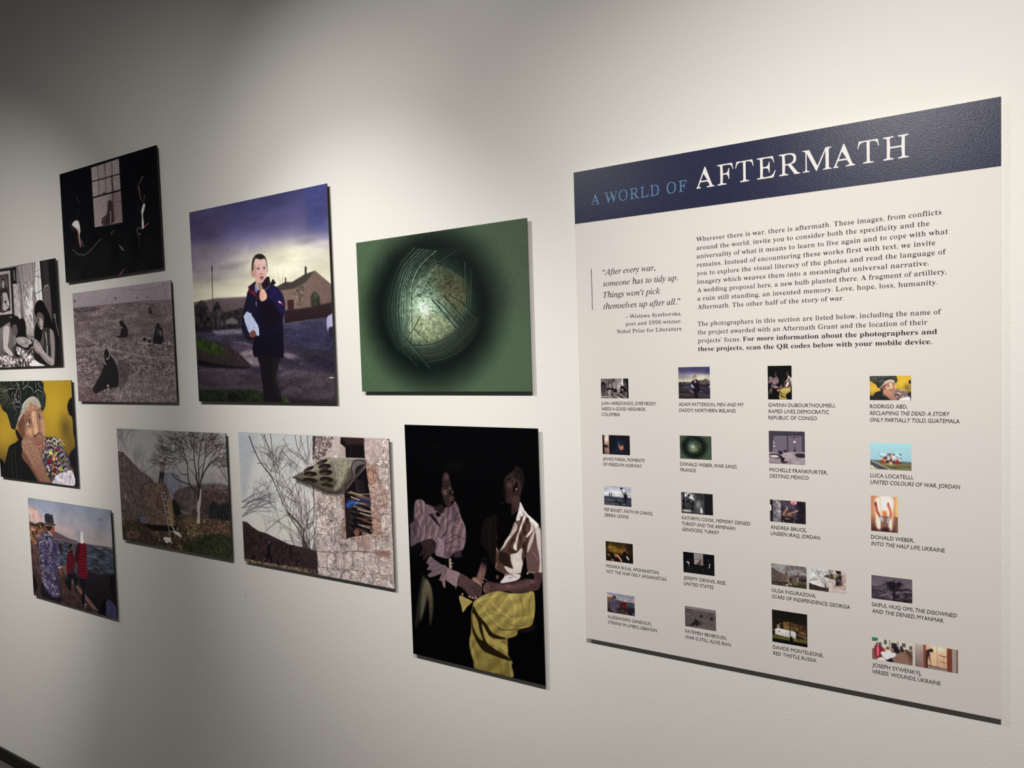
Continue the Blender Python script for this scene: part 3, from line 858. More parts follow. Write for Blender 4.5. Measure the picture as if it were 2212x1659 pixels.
def art_boy():
    s = Art(380, 383, Q_BOY, (390, 380, 3.2528))
    s.vgrad([(0, (62, 60, 104)), (.12, (78, 74, 116)), (.24, (108, 102, 136)), (.32, (140, 136, 146)), (.38, (176, 174, 160)), (.45, (206, 203, 180)), (.52, (210, 206, 184)), (.56, (170, 160, 154)), (.6, (110, 98, 104)), (.66, (66, 60, 76)), (1, (40, 34, 46))])
    # left side darker, right deeper blue
    s.fill([(60, 240), (340, 190), (260, 560), (75, 640)], (84, 74, 104), 90, False, a=.55)
    s.fill([(1024, 57), (1040, 400), (900, 380), (860, 90)], (56, 62, 116), 60, False, a=.75)
    s.fill([(75, 480), (480, 470), (480, 700), (90, 720)], (142, 136, 136), 60, False, a=.5)
    s.blob(770, 560, 210, 100, (226, 224, 200), .95)
    s.blob(600, 600, 200, 110, (214, 212, 188), .8)
    s.blob(1000, 580, 120, 80, (206, 202, 178), .7)
    s.blob(900, 450, 70, 22, (128, 120, 138), .7)
    s.blob(1000, 470, 70, 20, (182, 178, 176), .6)
    s.stroke([(90, 660), (300, 640), (480, 600)], 30, (112, 106, 112), 18, .5, 40)
    s.stroke([(90, 770), (300, 760), (470, 760)], 26, (184, 176, 158), 16, .7, 24)
    s.noise(.10, 220, 41, 2.2, .6, [(40, 40), (1060, 40), (1060, 860), (40, 860)], 30)
    # hill, far trees
    s.fill([(80, 885), (250, 855), (460, 845), (700, 870), (700, 1100), (80, 1120)], (102, 86, 92), 10, False, col2=(60, 52, 58))
    s.fill([(85, 950), (130, 880), (155, 872), (185, 900), (210, 960), (245, 890), (270, 885), (300, 950), (380, 940), (450, 930), (450, 1060), (100, 1110)], (46, 42, 44), 9, tex=.5, cell=40, seed=4)
    s.fill([(100, 1060), (300, 1050), (440, 1040), (430, 1100), (110, 1130)], (38, 34, 40), 8, False)
    s.fill([(325, 1010), (360, 992), (390, 1005), (395, 1035), (325, 1035)], (92, 88, 96), 6)
    for x in (232, 262, 290, 320, 400, 425):
        s.stroke([(x, 1008), (x + 2, 1058)], 9, (84, 76, 82), blur=5, a=.8)
    # pole
    s.stroke([(221, 640), (226, 860), (231, 1080)], 8, (60, 54, 66), 8, blur=2)
    s.stroke([(221, 630), (222, 662)], 12, (52, 46, 56), blur=3)
    # bare twigs by the house
    for p in (((700, 760), (690, 700), (676, 655)), ((720, 745), (722, 690), (728, 655)), ((700, 755), (720, 710)), ((880, 660), (880, 600))):
        s.stroke(p, 3, (120, 112, 104), 2, .7, 3)
    # house
    s.fill([(700, 790), (790, 760), (870, 720), (946, 664), (1060, 760), (1068, 895), (910, 920), (735, 940), (705, 850)], (118, 98, 90), 6, False, col2=(98, 80, 76), axis='x')
    s.fill([(675, 775), (735, 742), (785, 742), (870, 690), (946, 662), (880, 745), (800, 790), (720, 800), (690, 800)], (62, 56, 54), 5, False)
    s.stroke([(880, 642), (880, 695)], 19, (56, 50, 50), blur=3)
    s.stroke([(739, 716), (740, 750)], 13, (60, 54, 52), blur=3)
    s.fill([(752, 868), (798, 866), (798, 940), (756, 942)], (58, 36, 42), 6, False)
    s.fill([(800, 800), (870, 770), (850, 900), (815, 905)], (90, 78, 70), 22, a=.6, tex=.5, cell=20)
    s.fill([(915, 870), (925, 825), (950, 812), (978, 850), (980, 920), (930, 925)], (50, 54, 44), 6, tex=.3, cell=16)
    s.fill([(730, 940), (910, 918), (1068, 884), (1075, 990), (900, 1010), (730, 1035)], (50, 34, 38), 9, False, col2=(36, 25, 32))
    # road
    s.fill([(100, 1100), (430, 1070), (740, 1040), (1080, 985), (1100, 1600), (125, 1600)], (60, 56, 76), 8, False, col2=(31, 27, 37))
    s.fill([(740, 1050), (1080, 1000), (1085, 1220), (900, 1200), (740, 1180)], (52, 50, 88), 40, False, a=.5)
    s.fill([(220, 1085), (430, 1070), (430, 1110), (260, 1120)], (118, 112, 134), 14, False, a=.8)
    s.fill([(150, 1130), (420, 1110), (440, 1170), (300, 1180)], (60, 54, 74), 14, False, a=.7)
    s.fill([(380, 1163), (450, 1168), (515, 1185), (510, 1200), (440, 1190), (380, 1172)], (120, 112, 124), 12, a=.8)
    s.fill([(380, 1165), (520, 1200), (520, 1260), (420, 1250), (360, 1210)], (66, 58, 76), 8)
    s.fill([(430, 1235), (530, 1220), (560, 1275), (555, 1340), (480, 1320), (420, 1270)], (118, 106, 114), 14, a=.9)
    s.fill([(730, 1240), (800, 1255), (920, 1310), (880, 1330), (740, 1270)], (116, 102, 112), 14, a=.8)
    s.fill([(690, 1330), (850, 1360), (1090, 1380), (1090, 1590), (700, 1560)], (78, 68, 76), 40, False, a=.6)
    s.fill([(760, 1290), (900, 1340), (1090, 1360), (1090, 1300), (930, 1270)], (40, 34, 54), 20, False, a=.8)
    s.stroke([(700, 1400), (800, 1370), (1000, 1400), (1090, 1390)], 9, (84, 74, 78), 5, .5, 9)
    s.stroke([(700, 1500), (780, 1460), (900, 1520)], 7, (30, 26, 32), 4, .8, 5)
    s.fill([(125, 1340), (480, 1360), (570, 1400), (590, 1520), (300, 1540), (130, 1530)], (64, 54, 64), 20, False, a=.9)
    s.noise(.16, 60, 52, 3.0, .8, [(110, 1060), (1090, 1000), (1100, 1600), (120, 1600)], 10)
    s.noise(.14, 9, 53, 1.8, .8, [(110, 1060), (1090, 1000), (1100, 1600), (120, 1600)], 10)
    # verge and grass
    s.fill([(112, 1200), (300, 1180), (400, 1240), (470, 1300), (485, 1345), (300, 1335), (118, 1300)], (50, 42, 44), 6, tex=.15, cell=30)
    s.fill([(106, 1145), (190, 1150), (280, 1190), (296, 1235), (270, 1262), (180, 1235), (112, 1205)], (46, 62, 30), 6, tex=.25, cell=24)
    s.fill([(118, 1290), (300, 1325), (480, 1345), (440, 1352), (250, 1345), (120, 1325)], (26, 22, 30), 7)
    s.fill([(125, 1510), (320, 1500), (560, 1510), (600, 1595), (125, 1588)], (34, 40, 28), 14, tex=.3, cell=20)
    s.fill([(700, 1545), (750, 1560), (770, 1595), (700, 1595)], (44, 56, 34), 8, tex=.3, cell=12)
    s.fill([(330, 1540), (370, 1520), (420, 1560), (400, 1588), (340, 1585)], (26, 22, 26), 8)
    s.dot(1063, 1416, 18, 4, (190, 176, 150), 3)
    # pale car
    s.fill([(1062, 968), (1032, 990), (1028, 1050), (1045, 1105), (1075, 1105), (1072, 965)], (150, 146, 180), 6)
    s.fill([(1040, 1070), (1075, 1060), (1078, 1130), (1050, 1130)], (40, 34, 54), 8)
    # boy: legs
    s.fill([(550, 1260), (690, 1262), (688, 1330), (670, 1400), (672, 1450), (700, 1520), (706, 1594), (598, 1592), (582, 1500), (573, 1440), (562, 1340)], (24, 20, 25), 4)
    s.fill([(655, 1290), (688, 1280), (670, 1400), (678, 1460), (700, 1530), (690, 1560), (650, 1420)], (36, 30, 36), 12, a=.6)
    # coat
    s.fill([(476, 800), (530, 735), (600, 720), (640, 755), (680, 780), (715, 825), (735, 890), (732, 960), (722, 1020), (726, 1150), (727, 1235), (716, 1276), (640, 1262), (600, 1255), (552, 1268), (520, 1268), (506, 1210), (514, 1140), (490, 1156), (462, 1130), (428, 1050), (440, 950), (462, 860)], (26, 23, 52), 3.5, col2=(17, 14, 28))
    s.sheet(510, 530, 7.9)
    s.fill([(590, 690), (700, 720), (790, 820), (820, 930), (830, 1080), (800, 1150), (690, 1100), (620, 950), (560, 850)], (32, 28, 74), 40, a=.8)
    s.fill([(420, 960), (600, 940), (720, 1100), (760, 1300), (560, 1400), (440, 1250)], (22, 16, 26), 60, a=.95)
    s.fill([(200, 850), (330, 830), (330, 1100), (200, 1120), (150, 1050)], (27, 24, 50), 30, a=.8)
    s.fill([(90, 1350), (160, 1300), (230, 1500), (300, 1590), (220, 1620), (140, 1520)], (28, 26, 50), 20, a=.8)
    s.stroke([(800, 850), (830, 960), (828, 1080), (790, 1200), (815, 1400), (800, 1600)], 8, (56, 50, 110), 5, .5, 12)
    s.stroke([(620, 870), (700, 980), (760, 1110)], 14, (24, 18, 50), 8, .8, 14)
    # collar
    s.fill([(204, 700), (335, 598), (350, 650), (380, 740), (350, 800), (310, 780), (260, 770)], (44, 26, 34), 5, False)
    s.fill([(205, 705), (250, 770), (300, 760), (350, 860), (330, 860), (260, 800), (230, 790)], (120, 28, 42), 6, False, a=.9)
    s.stroke([(290, 775), (350, 858)], 13, (150, 32, 44), 6)
    s.fill([(480, 590), (520, 530), (570, 525), (590, 640), (540, 720), (460, 740), (430, 700)], (34, 24, 36), 5, False)
    s.fill([(592, 630), (635, 558), (685, 640), (640, 670), (610, 665)], (28, 20, 30), 5, False)
    s.fill([(350, 780), (430, 740), (450, 800), (430, 900), (350, 900)], (56, 22, 34), 16)
    for p in (((585, 660), (540, 720), (480, 740)), ((560, 690), (520, 750), (490, 745))):
        s.stroke(p, 5, (140, 136, 158), 3)
    s.fill([(325, 665), (350, 650), (372, 740), (345, 800), (325, 740)], (98, 120, 196), 6)
    s.fill([(340, 600), (430, 630), (420, 745), (372, 748), (350, 680)], (168, 140, 128), 8)
    s.fill([(390, 640), (440, 640), (425, 745), (400, 745)], (116, 92, 90), 12, a=.8)
    # head
    s.fill([(276, 380), (290, 250), (340, 195), (430, 170), (500, 210), (532, 300), (535, 400), (515, 500), (480, 590), (430, 638), (385, 625), (345, 590), (320, 530), (300, 470)], (200, 170, 164), 4, col2=(188, 146, 140))
    s.fill([(290, 380), (320, 300), (345, 380), (345, 520), (315, 520), (300, 450)], (166, 132, 124), 24, a=.8)
    s.fill([(380, 380), (410, 400), (420, 470), (400, 560), (350, 500)], (206, 160, 152), 22, a=.7)
    s.blob(375, 505, 34, 34, (196, 128, 128), .7)
    s.blob(495, 480, 22, 34, (204, 140, 136), .6)
    s.fill([(252, 430), (262, 408), (285, 420), (298, 460), (312, 530), (290, 535), (265, 500)], (170, 124, 116), 5)
    s.fill([(535, 400), (548, 392), (546, 430), (528, 475)], (150, 104, 100), 5)
    s.fill([(270, 410), (268, 320), (282, 230), (330, 160), (400, 134), (460, 150), (505, 195), (532, 280), (538, 380), (526, 360), (518, 270), (480, 218), (420, 228), (350, 215), (312, 270), (302, 350), (296, 420)], (62, 54, 48), 6)
    s.fill([(330, 165), (400, 140), (470, 165), (490, 205), (420, 232), (350, 212)], (40, 34, 32), 10)
    for x, y in ((384, 390), (484, 380)):
        s.fill([(x - 26, y + 2), (x, y - 14), (x + 24, y), (x, y + 14)], (92, 82, 92), 6)
        s.dot(x, y, 11, 12, (40, 38, 52), 4)
        s.stroke([(x - 30, y - 6), (x, y - 22), (x + 26, y - 8)], 6, (120, 84, 84), 4, .8, 5)
    s.stroke([(345, 360), (385, 340), (410, 352)], 8, (140, 108, 100), 5, .7, 7)
    s.stroke([(460, 345), (490, 335), (512, 355)], 8, (140, 108, 100), 5, .7, 7)
    s.stroke([(432, 400), (448, 450), (440, 480)], 9, (214, 180, 172), 7, .8, 9)
    s.fill([(412, 478), (432, 470), (458, 472), (452, 490), (425, 490)], (140, 88, 88), 6)
    s.fill([(405, 548), (430, 522), (450, 520), (478, 540), (460, 552), (430, 548)], (122, 48, 58), 5)
    s.fill([(415, 570), (440, 555), (468, 560), (455, 582), (430, 584)], (176, 96, 98), 6)
    s.stroke([(400, 550), (432, 546), (462, 546)], 6, (60, 22, 30), 4)
    s.stroke([(395, 622), (430, 634), (470, 610)], 9, (150, 108, 104), 5, .7, 8)
    # fist with cartridge
    s.fill([(418, 760), (450, 738), (480, 745), (510, 790), (530, 850), (522, 900), (480, 935), (440, 945), (415, 920), (403, 850)], (202, 160, 142), 5)
    for p in (((425, 780), (420, 850), (430, 930)), ((455, 770), (468, 830), (480, 880)), ((440, 810), (455, 880), (470, 925))):
        s.stroke(p, 8, (146, 98, 88), 5, .8, 5)
    s.stroke([(455, 770), (490, 850)], 10, (226, 190, 172), 6, .7, 6)
    s.stroke([(430, 668), (430, 700)], 14, (196, 180, 140), 16)
    s.fill([(414, 715), (432, 690), (456, 710), (452, 735), (425, 740)], (170, 146, 96), 4)
    s.stroke([(425, 716), (450, 712)], 5, (90, 72, 44))
    # sleeve patch, zip pull
    s.fill([(728, 938), (770, 958), (764, 985), (726, 962)], (206, 202, 206), 3, False)
    s.fill([(770, 958), (812, 995), (804, 1010), (764, 984)], (190, 34, 50), 3, False)
    s.stroke([(345, 965), (350, 1020)], 16, (158, 156, 178), 12, blur=4)
    s.stroke([(350, 880), (350, 960)], 5, (90, 84, 104))
    s.stroke([(352, 1030), (350, 1080)], 4, (70, 60, 90))
    # paper bag and hand
    s.fill([(130, 1200), (175, 1130), (205, 1120), (240, 1150), (262, 1145), (275, 1200), (300, 1225), (335, 1290), (375, 1350), (390, 1410), (400, 1520), (370, 1545), (330, 1490), (280, 1440), (240, 1500), (215, 1470), (185, 1390), (150, 1290)], (160, 170, 200), 4, False)
    for p, c in ((((160, 1290), (230, 1300), (290, 1380)), (190, 198, 222)), (((200, 1150), (220, 1250), (250, 1330)), (136, 144, 176)), (((270, 1400), (330, 1370), (375, 1390)), (196, 204, 226)),
                 (((180, 1370), (230, 1420), (260, 1430)), (126, 134, 166)), (((300, 1240), (300, 1330), (350, 1400)), (138, 146, 180)), (((340, 1440), (380, 1420), (385, 1500)), (188, 196, 220)),
                 (((290, 1375), (330, 1400)), (96, 104, 136)), (((150, 1220), (190, 1200), (230, 1170)), (182, 190, 216))):
        s.stroke(p, 11, c, 6, .8, 6)
    s.fill([(228, 1520), (250, 1470), (300, 1440), (330, 1460), (345, 1530), (300, 1560), (250, 1555)], (118, 66, 58), 6)
    for x in (262, 290, 318):
        s.stroke([(x, 1480), (x + 6, 1545)], 6, (70, 36, 36), 4, .8, 4)
    return s.finish(.04, .18, .96)


def art_sphere():
    s = Art(400, 307, Q_SPH, (750, 450, 3.858))
    s.c[:] = (80, 101, 78)
    s.fill([(60, 280), (300, 250), (250, 1530), (100, 1530)], (80, 104, 76), 120, False, a=.6)
    s.fill([(1100, 100), (1560, 60), (1560, 900), (1250, 900)], (76, 92, 74), 120, False, a=.6)
    c = s.P([(690, 830)])[0]
    rl = abs(s.P([(285, 830)])[0][0] - c[0])
    ru = abs(s.P([(690, 330)])[0][1] - c[1])
    d = np.sqrt(((s.xx - c[0]) / rl) ** 2 + ((s.yy - c[1]) / ru) ** 2)
    n = fbm(s.w, s.h, 60, 2, 3)
    halo = np.clip((1.70 - d - .1 * n) / .72, 0, 1)
    halo = (halo * halo * (3 - 2 * halo))[..., None]
    s.c = s.c * (1 - halo) + np.array((14, 25, 23)) * halo
    # lit body
    l = s.P([(640, 850)])[0]
    dl = np.sqrt(((s.xx - l[0]) / rl) ** 2 + ((s.yy - l[1]) / ru) ** 2)
    g = np.exp(-(dl / .66) ** 2.6)
    g2 = np.exp(-(dl / .26) ** 2)
    inside = np.clip((1.02 - d) / .22, 0, 1)
    col = np.zeros_like(s.c) + np.array((21, 36, 31))
    col = col + (np.array((116, 142, 120)) - col) * g[..., None]
    col = col + (np.array((196, 222, 196)) - col) * g2[..., None] * .85
    s.c = s.c * (1 - inside[..., None]) + col * inside[..., None]
    s.fill([(700, 480), (980, 600), (990, 840), (900, 900), (760, 720)], (96, 100, 68), 60, a=.55)
    s.fill([(560, 900), (800, 900), (900, 1000), (700, 1120), (520, 1080)], (150, 158, 120), 50, a=.6)
    s.fill([(780, 600), (960, 620), (970, 800), (830, 760)], (84, 74, 54), 40, a=.4)
    rnd = random.Random(3)
    # sets of curved scratches at the left
    for k in range(34):
        t = k / 33 + rnd.uniform(-.022, .022)
        pts = [(520 + 230 * t, 325 + 30 * t), (400 + 210 * t, 470 + 20 * t), (335 + 210 * t, 650), (297 + 240 * t, 840), (310 + 230 * t, 960), (345 + 190 * t, 1060), (415 + 110 * t, 1190 - 70 * t)]
        lc = (150 + 60 * t, 186 + 40 * t, 168 + 30 * t)
        s.stroke(pts, rnd.uniform(3, 9), lc if k % 3 == 1 else (10, 20, 19), 3, rnd.uniform(.25, .75) * (.55 + .45 * t), 1.5)
    for k in range(10):
        t = k / 9
        s.stroke([(560 + 190 * t, 640 - 170 * t), (520 + 90 * t, 800 - 90 * t), (525 + 60 * t, 950)], 4, (206, 226, 204), 2, .4, 1)
    s.fill([(330, 560), (420, 420), (430, 900), (450, 1150), (360, 1050), (300, 850)], (16, 28, 25), 50, a=.4)
    # mottling
    body = [(480, 420), (760, 420), (980, 560), (1020, 850), (880, 1060), (620, 1150), (480, 1080), (420, 800)]
    s.noise(.16, 26, 61, region=body, blur=30, smooth=True)
    s.noise(.14, 9, 62, region=[(300, 360), (760, 330), (1080, 500), (1100, 900), (900, 1200), (450, 1200), (290, 850)], blur=30, smooth=True)
    for k in range(280):
        a, r = rnd.uniform(0, 6.28), rnd.random() ** .6
        x, y = 720 + 230 * r * math.cos(a), 760 + 330 * r * math.sin(a)
        s.dot(x, y, rnd.uniform(2, 6), rnd.uniform(2, 7), rnd.choice(((44, 44, 32), (60, 52, 34), (30, 38, 34), (84, 66, 44))), 2, rnd.uniform(.4, .9), rnd.uniform(0, 3))
    for k in range(26):
        x, y = 630 + rnd.gauss(0, 45), 680 + rnd.gauss(0, 40)
        a = rnd.uniform(0, 6.28)
        s.stroke([(x, y), (x + 22 * math.cos(a), y + 22 * math.sin(a))], 6, (30, 36, 40), 3, .8, 2)
    for k in range(16):
        x, y = 840 + rnd.gauss(0, 26), 600 + rnd.gauss(0, 34)
        s.dot(x, y, 8, 6, (52, 44, 36), 3, .7, rnd.uniform(0, 3))
    # glints
    for k in range(30):
        x, y = 645 + rnd.gauss(0, 26), 840 + rnd.gauss(0, 32)
        s.dot(x, y, rnd.uniform(4, 10), rnd.uniform(4, 8), (236, 228, 236), 3, .75)
    s.stroke([(620, 860), (660, 950), (700, 1000)], 7, (206, 222, 200), 3, .8, 3)
    s.stroke([(640, 890), (700, 960)], 6, (214, 228, 210), 3, .7, 3)
    # cut lines
    D, L = (14, 24, 20), (150, 182, 166)
    def cut(p, w=8, light=True):
        s.stroke(p, w, D, w * .7, .9, 2)
        if light:
            s.stroke([(x - 5, y + 8) for x, y in p], w * .45, L, 2, .65, 2)
    cut([(745, 458), (860, 500), (980, 578)])
    cut([(770, 480), (870, 520), (975, 590)], 5)
    cut([(745, 465), (762, 530), (775, 605)], 7)
    cut([(720, 370), (745, 440), (830, 400), (900, 350)], 4)
    cut([(982, 440), (988, 600), (990, 820)], 8)
    cut([(1034, 510), (1036, 680), (1030, 850)], 5)
    cut([(708, 765), (800, 870), (905, 1000)], 11)
    cut([(735, 760), (830, 850), (940, 985)], 8)
    cut([(800, 730), (900, 840), (985, 935)], 8)
    cut([(840, 715), (950, 790), (1050, 885), (1090, 915)], 6)
    cut([(605, 905), (550, 1010), (480, 1115)], 8, False)
    cut([(550, 1142), (700, 1136), (850, 1075), (960, 990), (1052, 892)], 9)
    cut([(640, 1218), (780, 1195), (930, 1110), (1085, 925)], 7)
    cut([(670, 1270), (830, 1240), (980, 1150), (1075, 1035)], 5)
    cut([(500, 1100), (600, 1210), (700, 1335)], 9)
    cut([(470, 1180), (530, 1240), (590, 1310)], 5)
    cut([(565, 1010), (640, 1090), (690, 1130)], 4)
    cut([(640, 700), (560, 740)], 4, False); cut([(760, 580), (650, 650)], 4, False)
    cut([(950, 900), (1000, 850)], 4); cut([(880, 830), (900, 800)], 4)
    for k in range(14):
        x = 620 + k * 22
        s.stroke([(x, 395), (x + 50, 350), (x + 90, 330)], 4, (70, 96, 84), 2, .45, 2)
    for k in range(20):
        x, y = rnd.uniform(560, 980), rnd.uniform(1150, 1330)
        s.stroke([(x, y), (x + 6, y + rnd.uniform(10, 34))], 4, (56, 70, 60), 2, .5, 2)
    s.fill([(560, 1150), (700, 1140), (1060, 900), (1085, 1000), (900, 1200), (660, 1260)], (52, 54, 42), 20, a=.35)
    return s.finish(.05, .2)


def art_pair():
    s = Art(300, 467, Q_MEN, (860, 900, 2.72))
    s.c[:] = (4, 4, 7)
    s.blob(330, 290, 60, 30, (16, 14, 13), .8)
    s.blob(210, 180, 30, 10, (14, 13, 13), .8)
    s.fill([(140, 950), (165, 960), (170, 1000), (120, 1210), (100, 1210)], (66, 62, 52), 14, col2=(40, 36, 32))
    s.fill([(160, 955), (190, 985), (205, 1060), (205, 1150), (188, 1232), (180, 1100)], (112, 102, 84), 8, col2=(52, 42, 30))
    s.fill([(145, 1000), (165, 960), (178, 1020), (150, 1150), (130, 1190)], (98, 92, 76), 10, a=.9)
    # ---- left sitter
    s.sheet(880, 1000, 5.528)
    shirt = (112, 92, 100)
    s.fill([(80, 540), (90, 460), (130, 432), (180, 440), (230, 490), (330, 560), (400, 590), (470, 510), (540, 490), (560, 450), (600, 510), (640, 640), (690, 760), (695, 900), (680, 980), (655, 1030), (560, 1060), (500, 1120), (440, 1130), (330, 1080), (340, 950), (280, 905), (180, 930), (110, 955), (40, 985), (38, 800), (30, 730), (80, 690), (75, 620)], shirt, 6)
    man = [(85, 560), (95, 470), (160, 436), (330, 560), (470, 520), (590, 520), (640, 640), (685, 780), (690, 900), (660, 1010), (520, 1100), (340, 1060), (280, 905), (110, 950), (45, 970), (40, 760)]
    s.folds(man, .18, 12, .35, 90, 8)
    s.blob(70, 800, 60, 220, (52, 42, 50), .6)
    s.blob(560, 560, 50, 90, (60, 46, 54), .5)
    s.blob(500, 1080, 120, 34, (60, 48, 56), .5)
    folds = [((210, 470), (240, 620), (220, 800), (230, 830), 16), ((140, 520), (200, 640), (225, 800), (0, 0), 10), ((330, 600), (300, 700), (280, 860), (0, 0), 12), ((420, 640), (425, 760), (420, 860), (0, 0), 13),
             ((500, 520), (480, 640), (480, 800), (0, 0), 11), ((620, 560), (560, 660), (520, 730), (0, 0), 18), ((120, 700), (150, 800), (150, 930), (0, 0), 12), ((600, 640), (560, 700), (540, 800), (520, 830), 16),
             ((400, 900), (440, 850), (480, 800), (0, 0), 22), ((520, 880), (560, 850), (640, 880), (680, 900), 14), ((470, 960), (560, 900), (600, 880), (0, 0), 12), ((500, 1020), (570, 990), (640, 1000), (0, 0), 10)]
    for a, b, c_, d, w in folds:
        p = [a, b, c_] + ([d] if d[0] else [])
        s.stroke(p, w, (44, 34, 40), w * .4, .8, 10)
    for p in (((180, 460), (200, 600), (210, 700)), ((90, 520), (110, 640), (180, 780)), ((270, 640), (340, 760), (380, 860)), ((450, 640), (455, 760), (440, 830)), ((660, 700), (685, 800), (680, 960)), ((560, 720), (620, 760), (660, 840)),
              ((50, 800), (80, 880), (70, 940)), ((380, 900), (460, 880), (540, 860)), ((600, 540), (620, 620), (650, 690)), ((240, 860), (280, 880), (330, 850))):
        s.stroke(p, 16, (146, 122, 132), 6, .55, 14)
    s.fill([(215, 490), (300, 500), (330, 570), (370, 600), (260, 612), (235, 600)], (108, 88, 96), 6, False)
    s.stroke([(240, 615), (300, 605), (360, 600)], 6, (50, 38, 46), 4)
    s.fill([(340, 590), (370, 580), (398, 625), (350, 630)], (8, 6, 9), 4)
    s.fill([(260, 620), (300, 610), (380, 730), (390, 760), (330, 700)], (36, 28, 32), 8)
    s.fill([(330, 540), (400, 600), (450, 520), (540, 490), (500, 470), (350, 480)], (26, 18, 20), 10)
    s.fill([(300, 500), (360, 540), (420, 600), (450, 560), (400, 500)], (56, 42, 44), 8, a=.6)
    s.stroke([(310, 500), (385, 600)], 8, (118, 98, 106), 5)
    # neck, face in profile
    s.fill([(380, 150), (440, 110), (490, 120), (520, 220), (530, 300), (550, 340), (540, 370), (552, 400), (545, 440), (530, 470), (510, 510), (450, 515), (400, 480), (330, 520), (250, 480), (300, 380), (330, 220)], (5, 4, 6), 20)
    s.fill([(410, 180), (440, 115), (485, 130), (510, 220), (522, 290), (548, 340), (535, 370), (552, 400), (550, 440), (520, 450), (520, 500), (470, 510), (430, 440), (405, 330), (415, 250)], (52, 38, 38), 6)
    s.blob(462, 165, 22, 40, (96, 74, 74), .85)
    s.blob(440, 340, 26, 30, (104, 80, 78), .85)
    s.blob(500, 300, 12, 26, (116, 92, 90), .8)
    s.blob(530, 345, 16, 14, (110, 84, 82), .8)
    s.blob(452, 360, 10, 12, (150, 126, 120), .7)
    s.stroke([(430, 312), (465, 300), (488, 308)], 11, (20, 13, 14), 6, .9, 4)
    s.stroke([(425, 280), (470, 262), (500, 272)], 10, (26, 18, 18), 6, .9, 5)
    s.stroke([(448, 318), (470, 314)], 5, (150, 132, 126), 3)
    s.fill([(500, 330), (520, 320), (522, 370), (500, 375)], (22, 15, 16), 8)
    s.fill([(490, 420), (520, 395), (550, 400), (548, 425), (505, 440)], (84, 58, 58), 5)
    s.stroke([(490, 432), (530, 428), (552, 412)], 6, (20, 12, 14), 4)
    s.stroke([(505, 446), (545, 436)], 7, (128, 102, 100), 4)
    s.blob(500, 490, 20, 12, (74, 56, 54), .7)
    # cuff, upper hand
    s.fill([(150, 960), (200, 920), (280, 900), (320, 930), (345, 980), (330, 1050), (280, 1095), (250, 1110), (200, 1150), (180, 1150), (190, 1090), (140, 1110), (170, 1040), (180, 1000)], (52, 36, 38), 6)
    for p in (((200, 960), (260, 1000), (250, 1080)), ((230, 930), (290, 960), (300, 1040))):
        s.stroke(p, 12, (88, 62, 62), 6, .7, 10)
    for p in (((180, 1020), (165, 1100)), ((210, 1050), (195, 1140)), ((160, 970), (180, 1010))):
        s.stroke(p, 8, (14, 9, 11), 5, .9, 4)
    s.fill([(325, 890), (370, 885), (430, 920), (445, 1000), (435, 1095), (400, 1110), (330, 1080), (345, 980), (355, 930)], (134, 112, 124), 5)
    s.stroke([(330, 885), (360, 930), (350, 1010), (335, 1075)], 7, (30, 22, 28), 5)
    s.stroke([(445, 930), (450, 1010), (440, 1090)], 9, (38, 30, 36), 6)
    s.dot(368, 1070, 5, 6, (60, 48, 56)); s.dot(475, 995, 6, 7, (60, 48, 56))
    s.fill([(555, 1060), (640, 1030), (645, 1115), (560, 1115)], (62, 44, 56), 5, False)
    # stick
    s.fill([(495, 1130), (520, 1130), (528, 1260), (498, 1250)], (154, 140, 124), 4, False)
    s.dot(533, 1190, 8, 8, (170, 156, 138)); s.dot(530, 1228, 9, 7, (160, 146, 130))
    # lower sleeve
    s.fill([(225, 1185), (250, 1130), (275, 1102), (320, 1145), (385, 1190), (470, 1240), (640, 1310), (600, 1440), (560, 1465), (455, 1390), (452, 1482), (428, 1468), (408, 1402), (378, 1396), (412, 1310), (330, 1345), (262, 1362), (240, 1335), (300, 1282), (228, 1268), (262, 1222)], (112, 94, 102), 5, False)
    for p in (((250, 1190), (290, 1160), (320, 1170)), ((240, 1280), (310, 1240), (380, 1200)), ((300, 1300), (380, 1260), (440, 1230)), ((330, 1180), (370, 1220))):
        s.stroke(p, 10, (60, 48, 54), 4, .6, 12)
    s.fill([(440, 1210), (500, 1260), (630, 1310), (600, 1440), (570, 1470), (450, 1380), (455, 1480), (430, 1470), (415, 1400), (380, 1390), (430, 1300)], (128, 106, 112), 5)
    s.fill([(470, 1270), (500, 1270), (620, 1320), (580, 1450), (500, 1420), (455, 1370)], (140, 116, 122), 8, a=.7)
    s.stroke([(450, 1240), (440, 1320), (400, 1390)], 14, (56, 44, 50), 7, .8, 8)
    s.stroke([(470, 1260), (460, 1340), (470, 1400)], 8, (56, 44, 50), 5, .8, 6)
    s.stroke([(618, 1315), (590, 1400), (578, 1500)], 7, (176, 158, 154), 5)
    # her nearer forearm coming down out of the dark into his grip
    s.fill([(900, 1120), (950, 1130), (945, 1230), (935, 1310), (910, 1380), (890, 1450), (880, 1500), (800, 1480), (760, 1400), (790, 1360), (830, 1350), (850, 1290), (868, 1220)], (112, 82, 78), 12, False)
    s.blob(925, 1160, 60, 60, (6, 4, 6), 1.0)
    s.blob(862, 1330, 26, 60, (140, 106, 98), .5, .25)
    s.fill([(770, 1372), (800, 1358), (840, 1385), (880, 1430), (890, 1470), (840, 1460), (790, 1410)], (146, 114, 102), 12, a=.9)
    # lower hand gripping
    s.fill([(625, 1320), (700, 1340), (740, 1370), (820, 1420), (880, 1460), (892, 1510), (885, 1570), (850, 1600), (830, 1625), (790, 1620), (740, 1580), (700, 1530), (650, 1480), (590, 1440)], (82, 60, 62), 6)
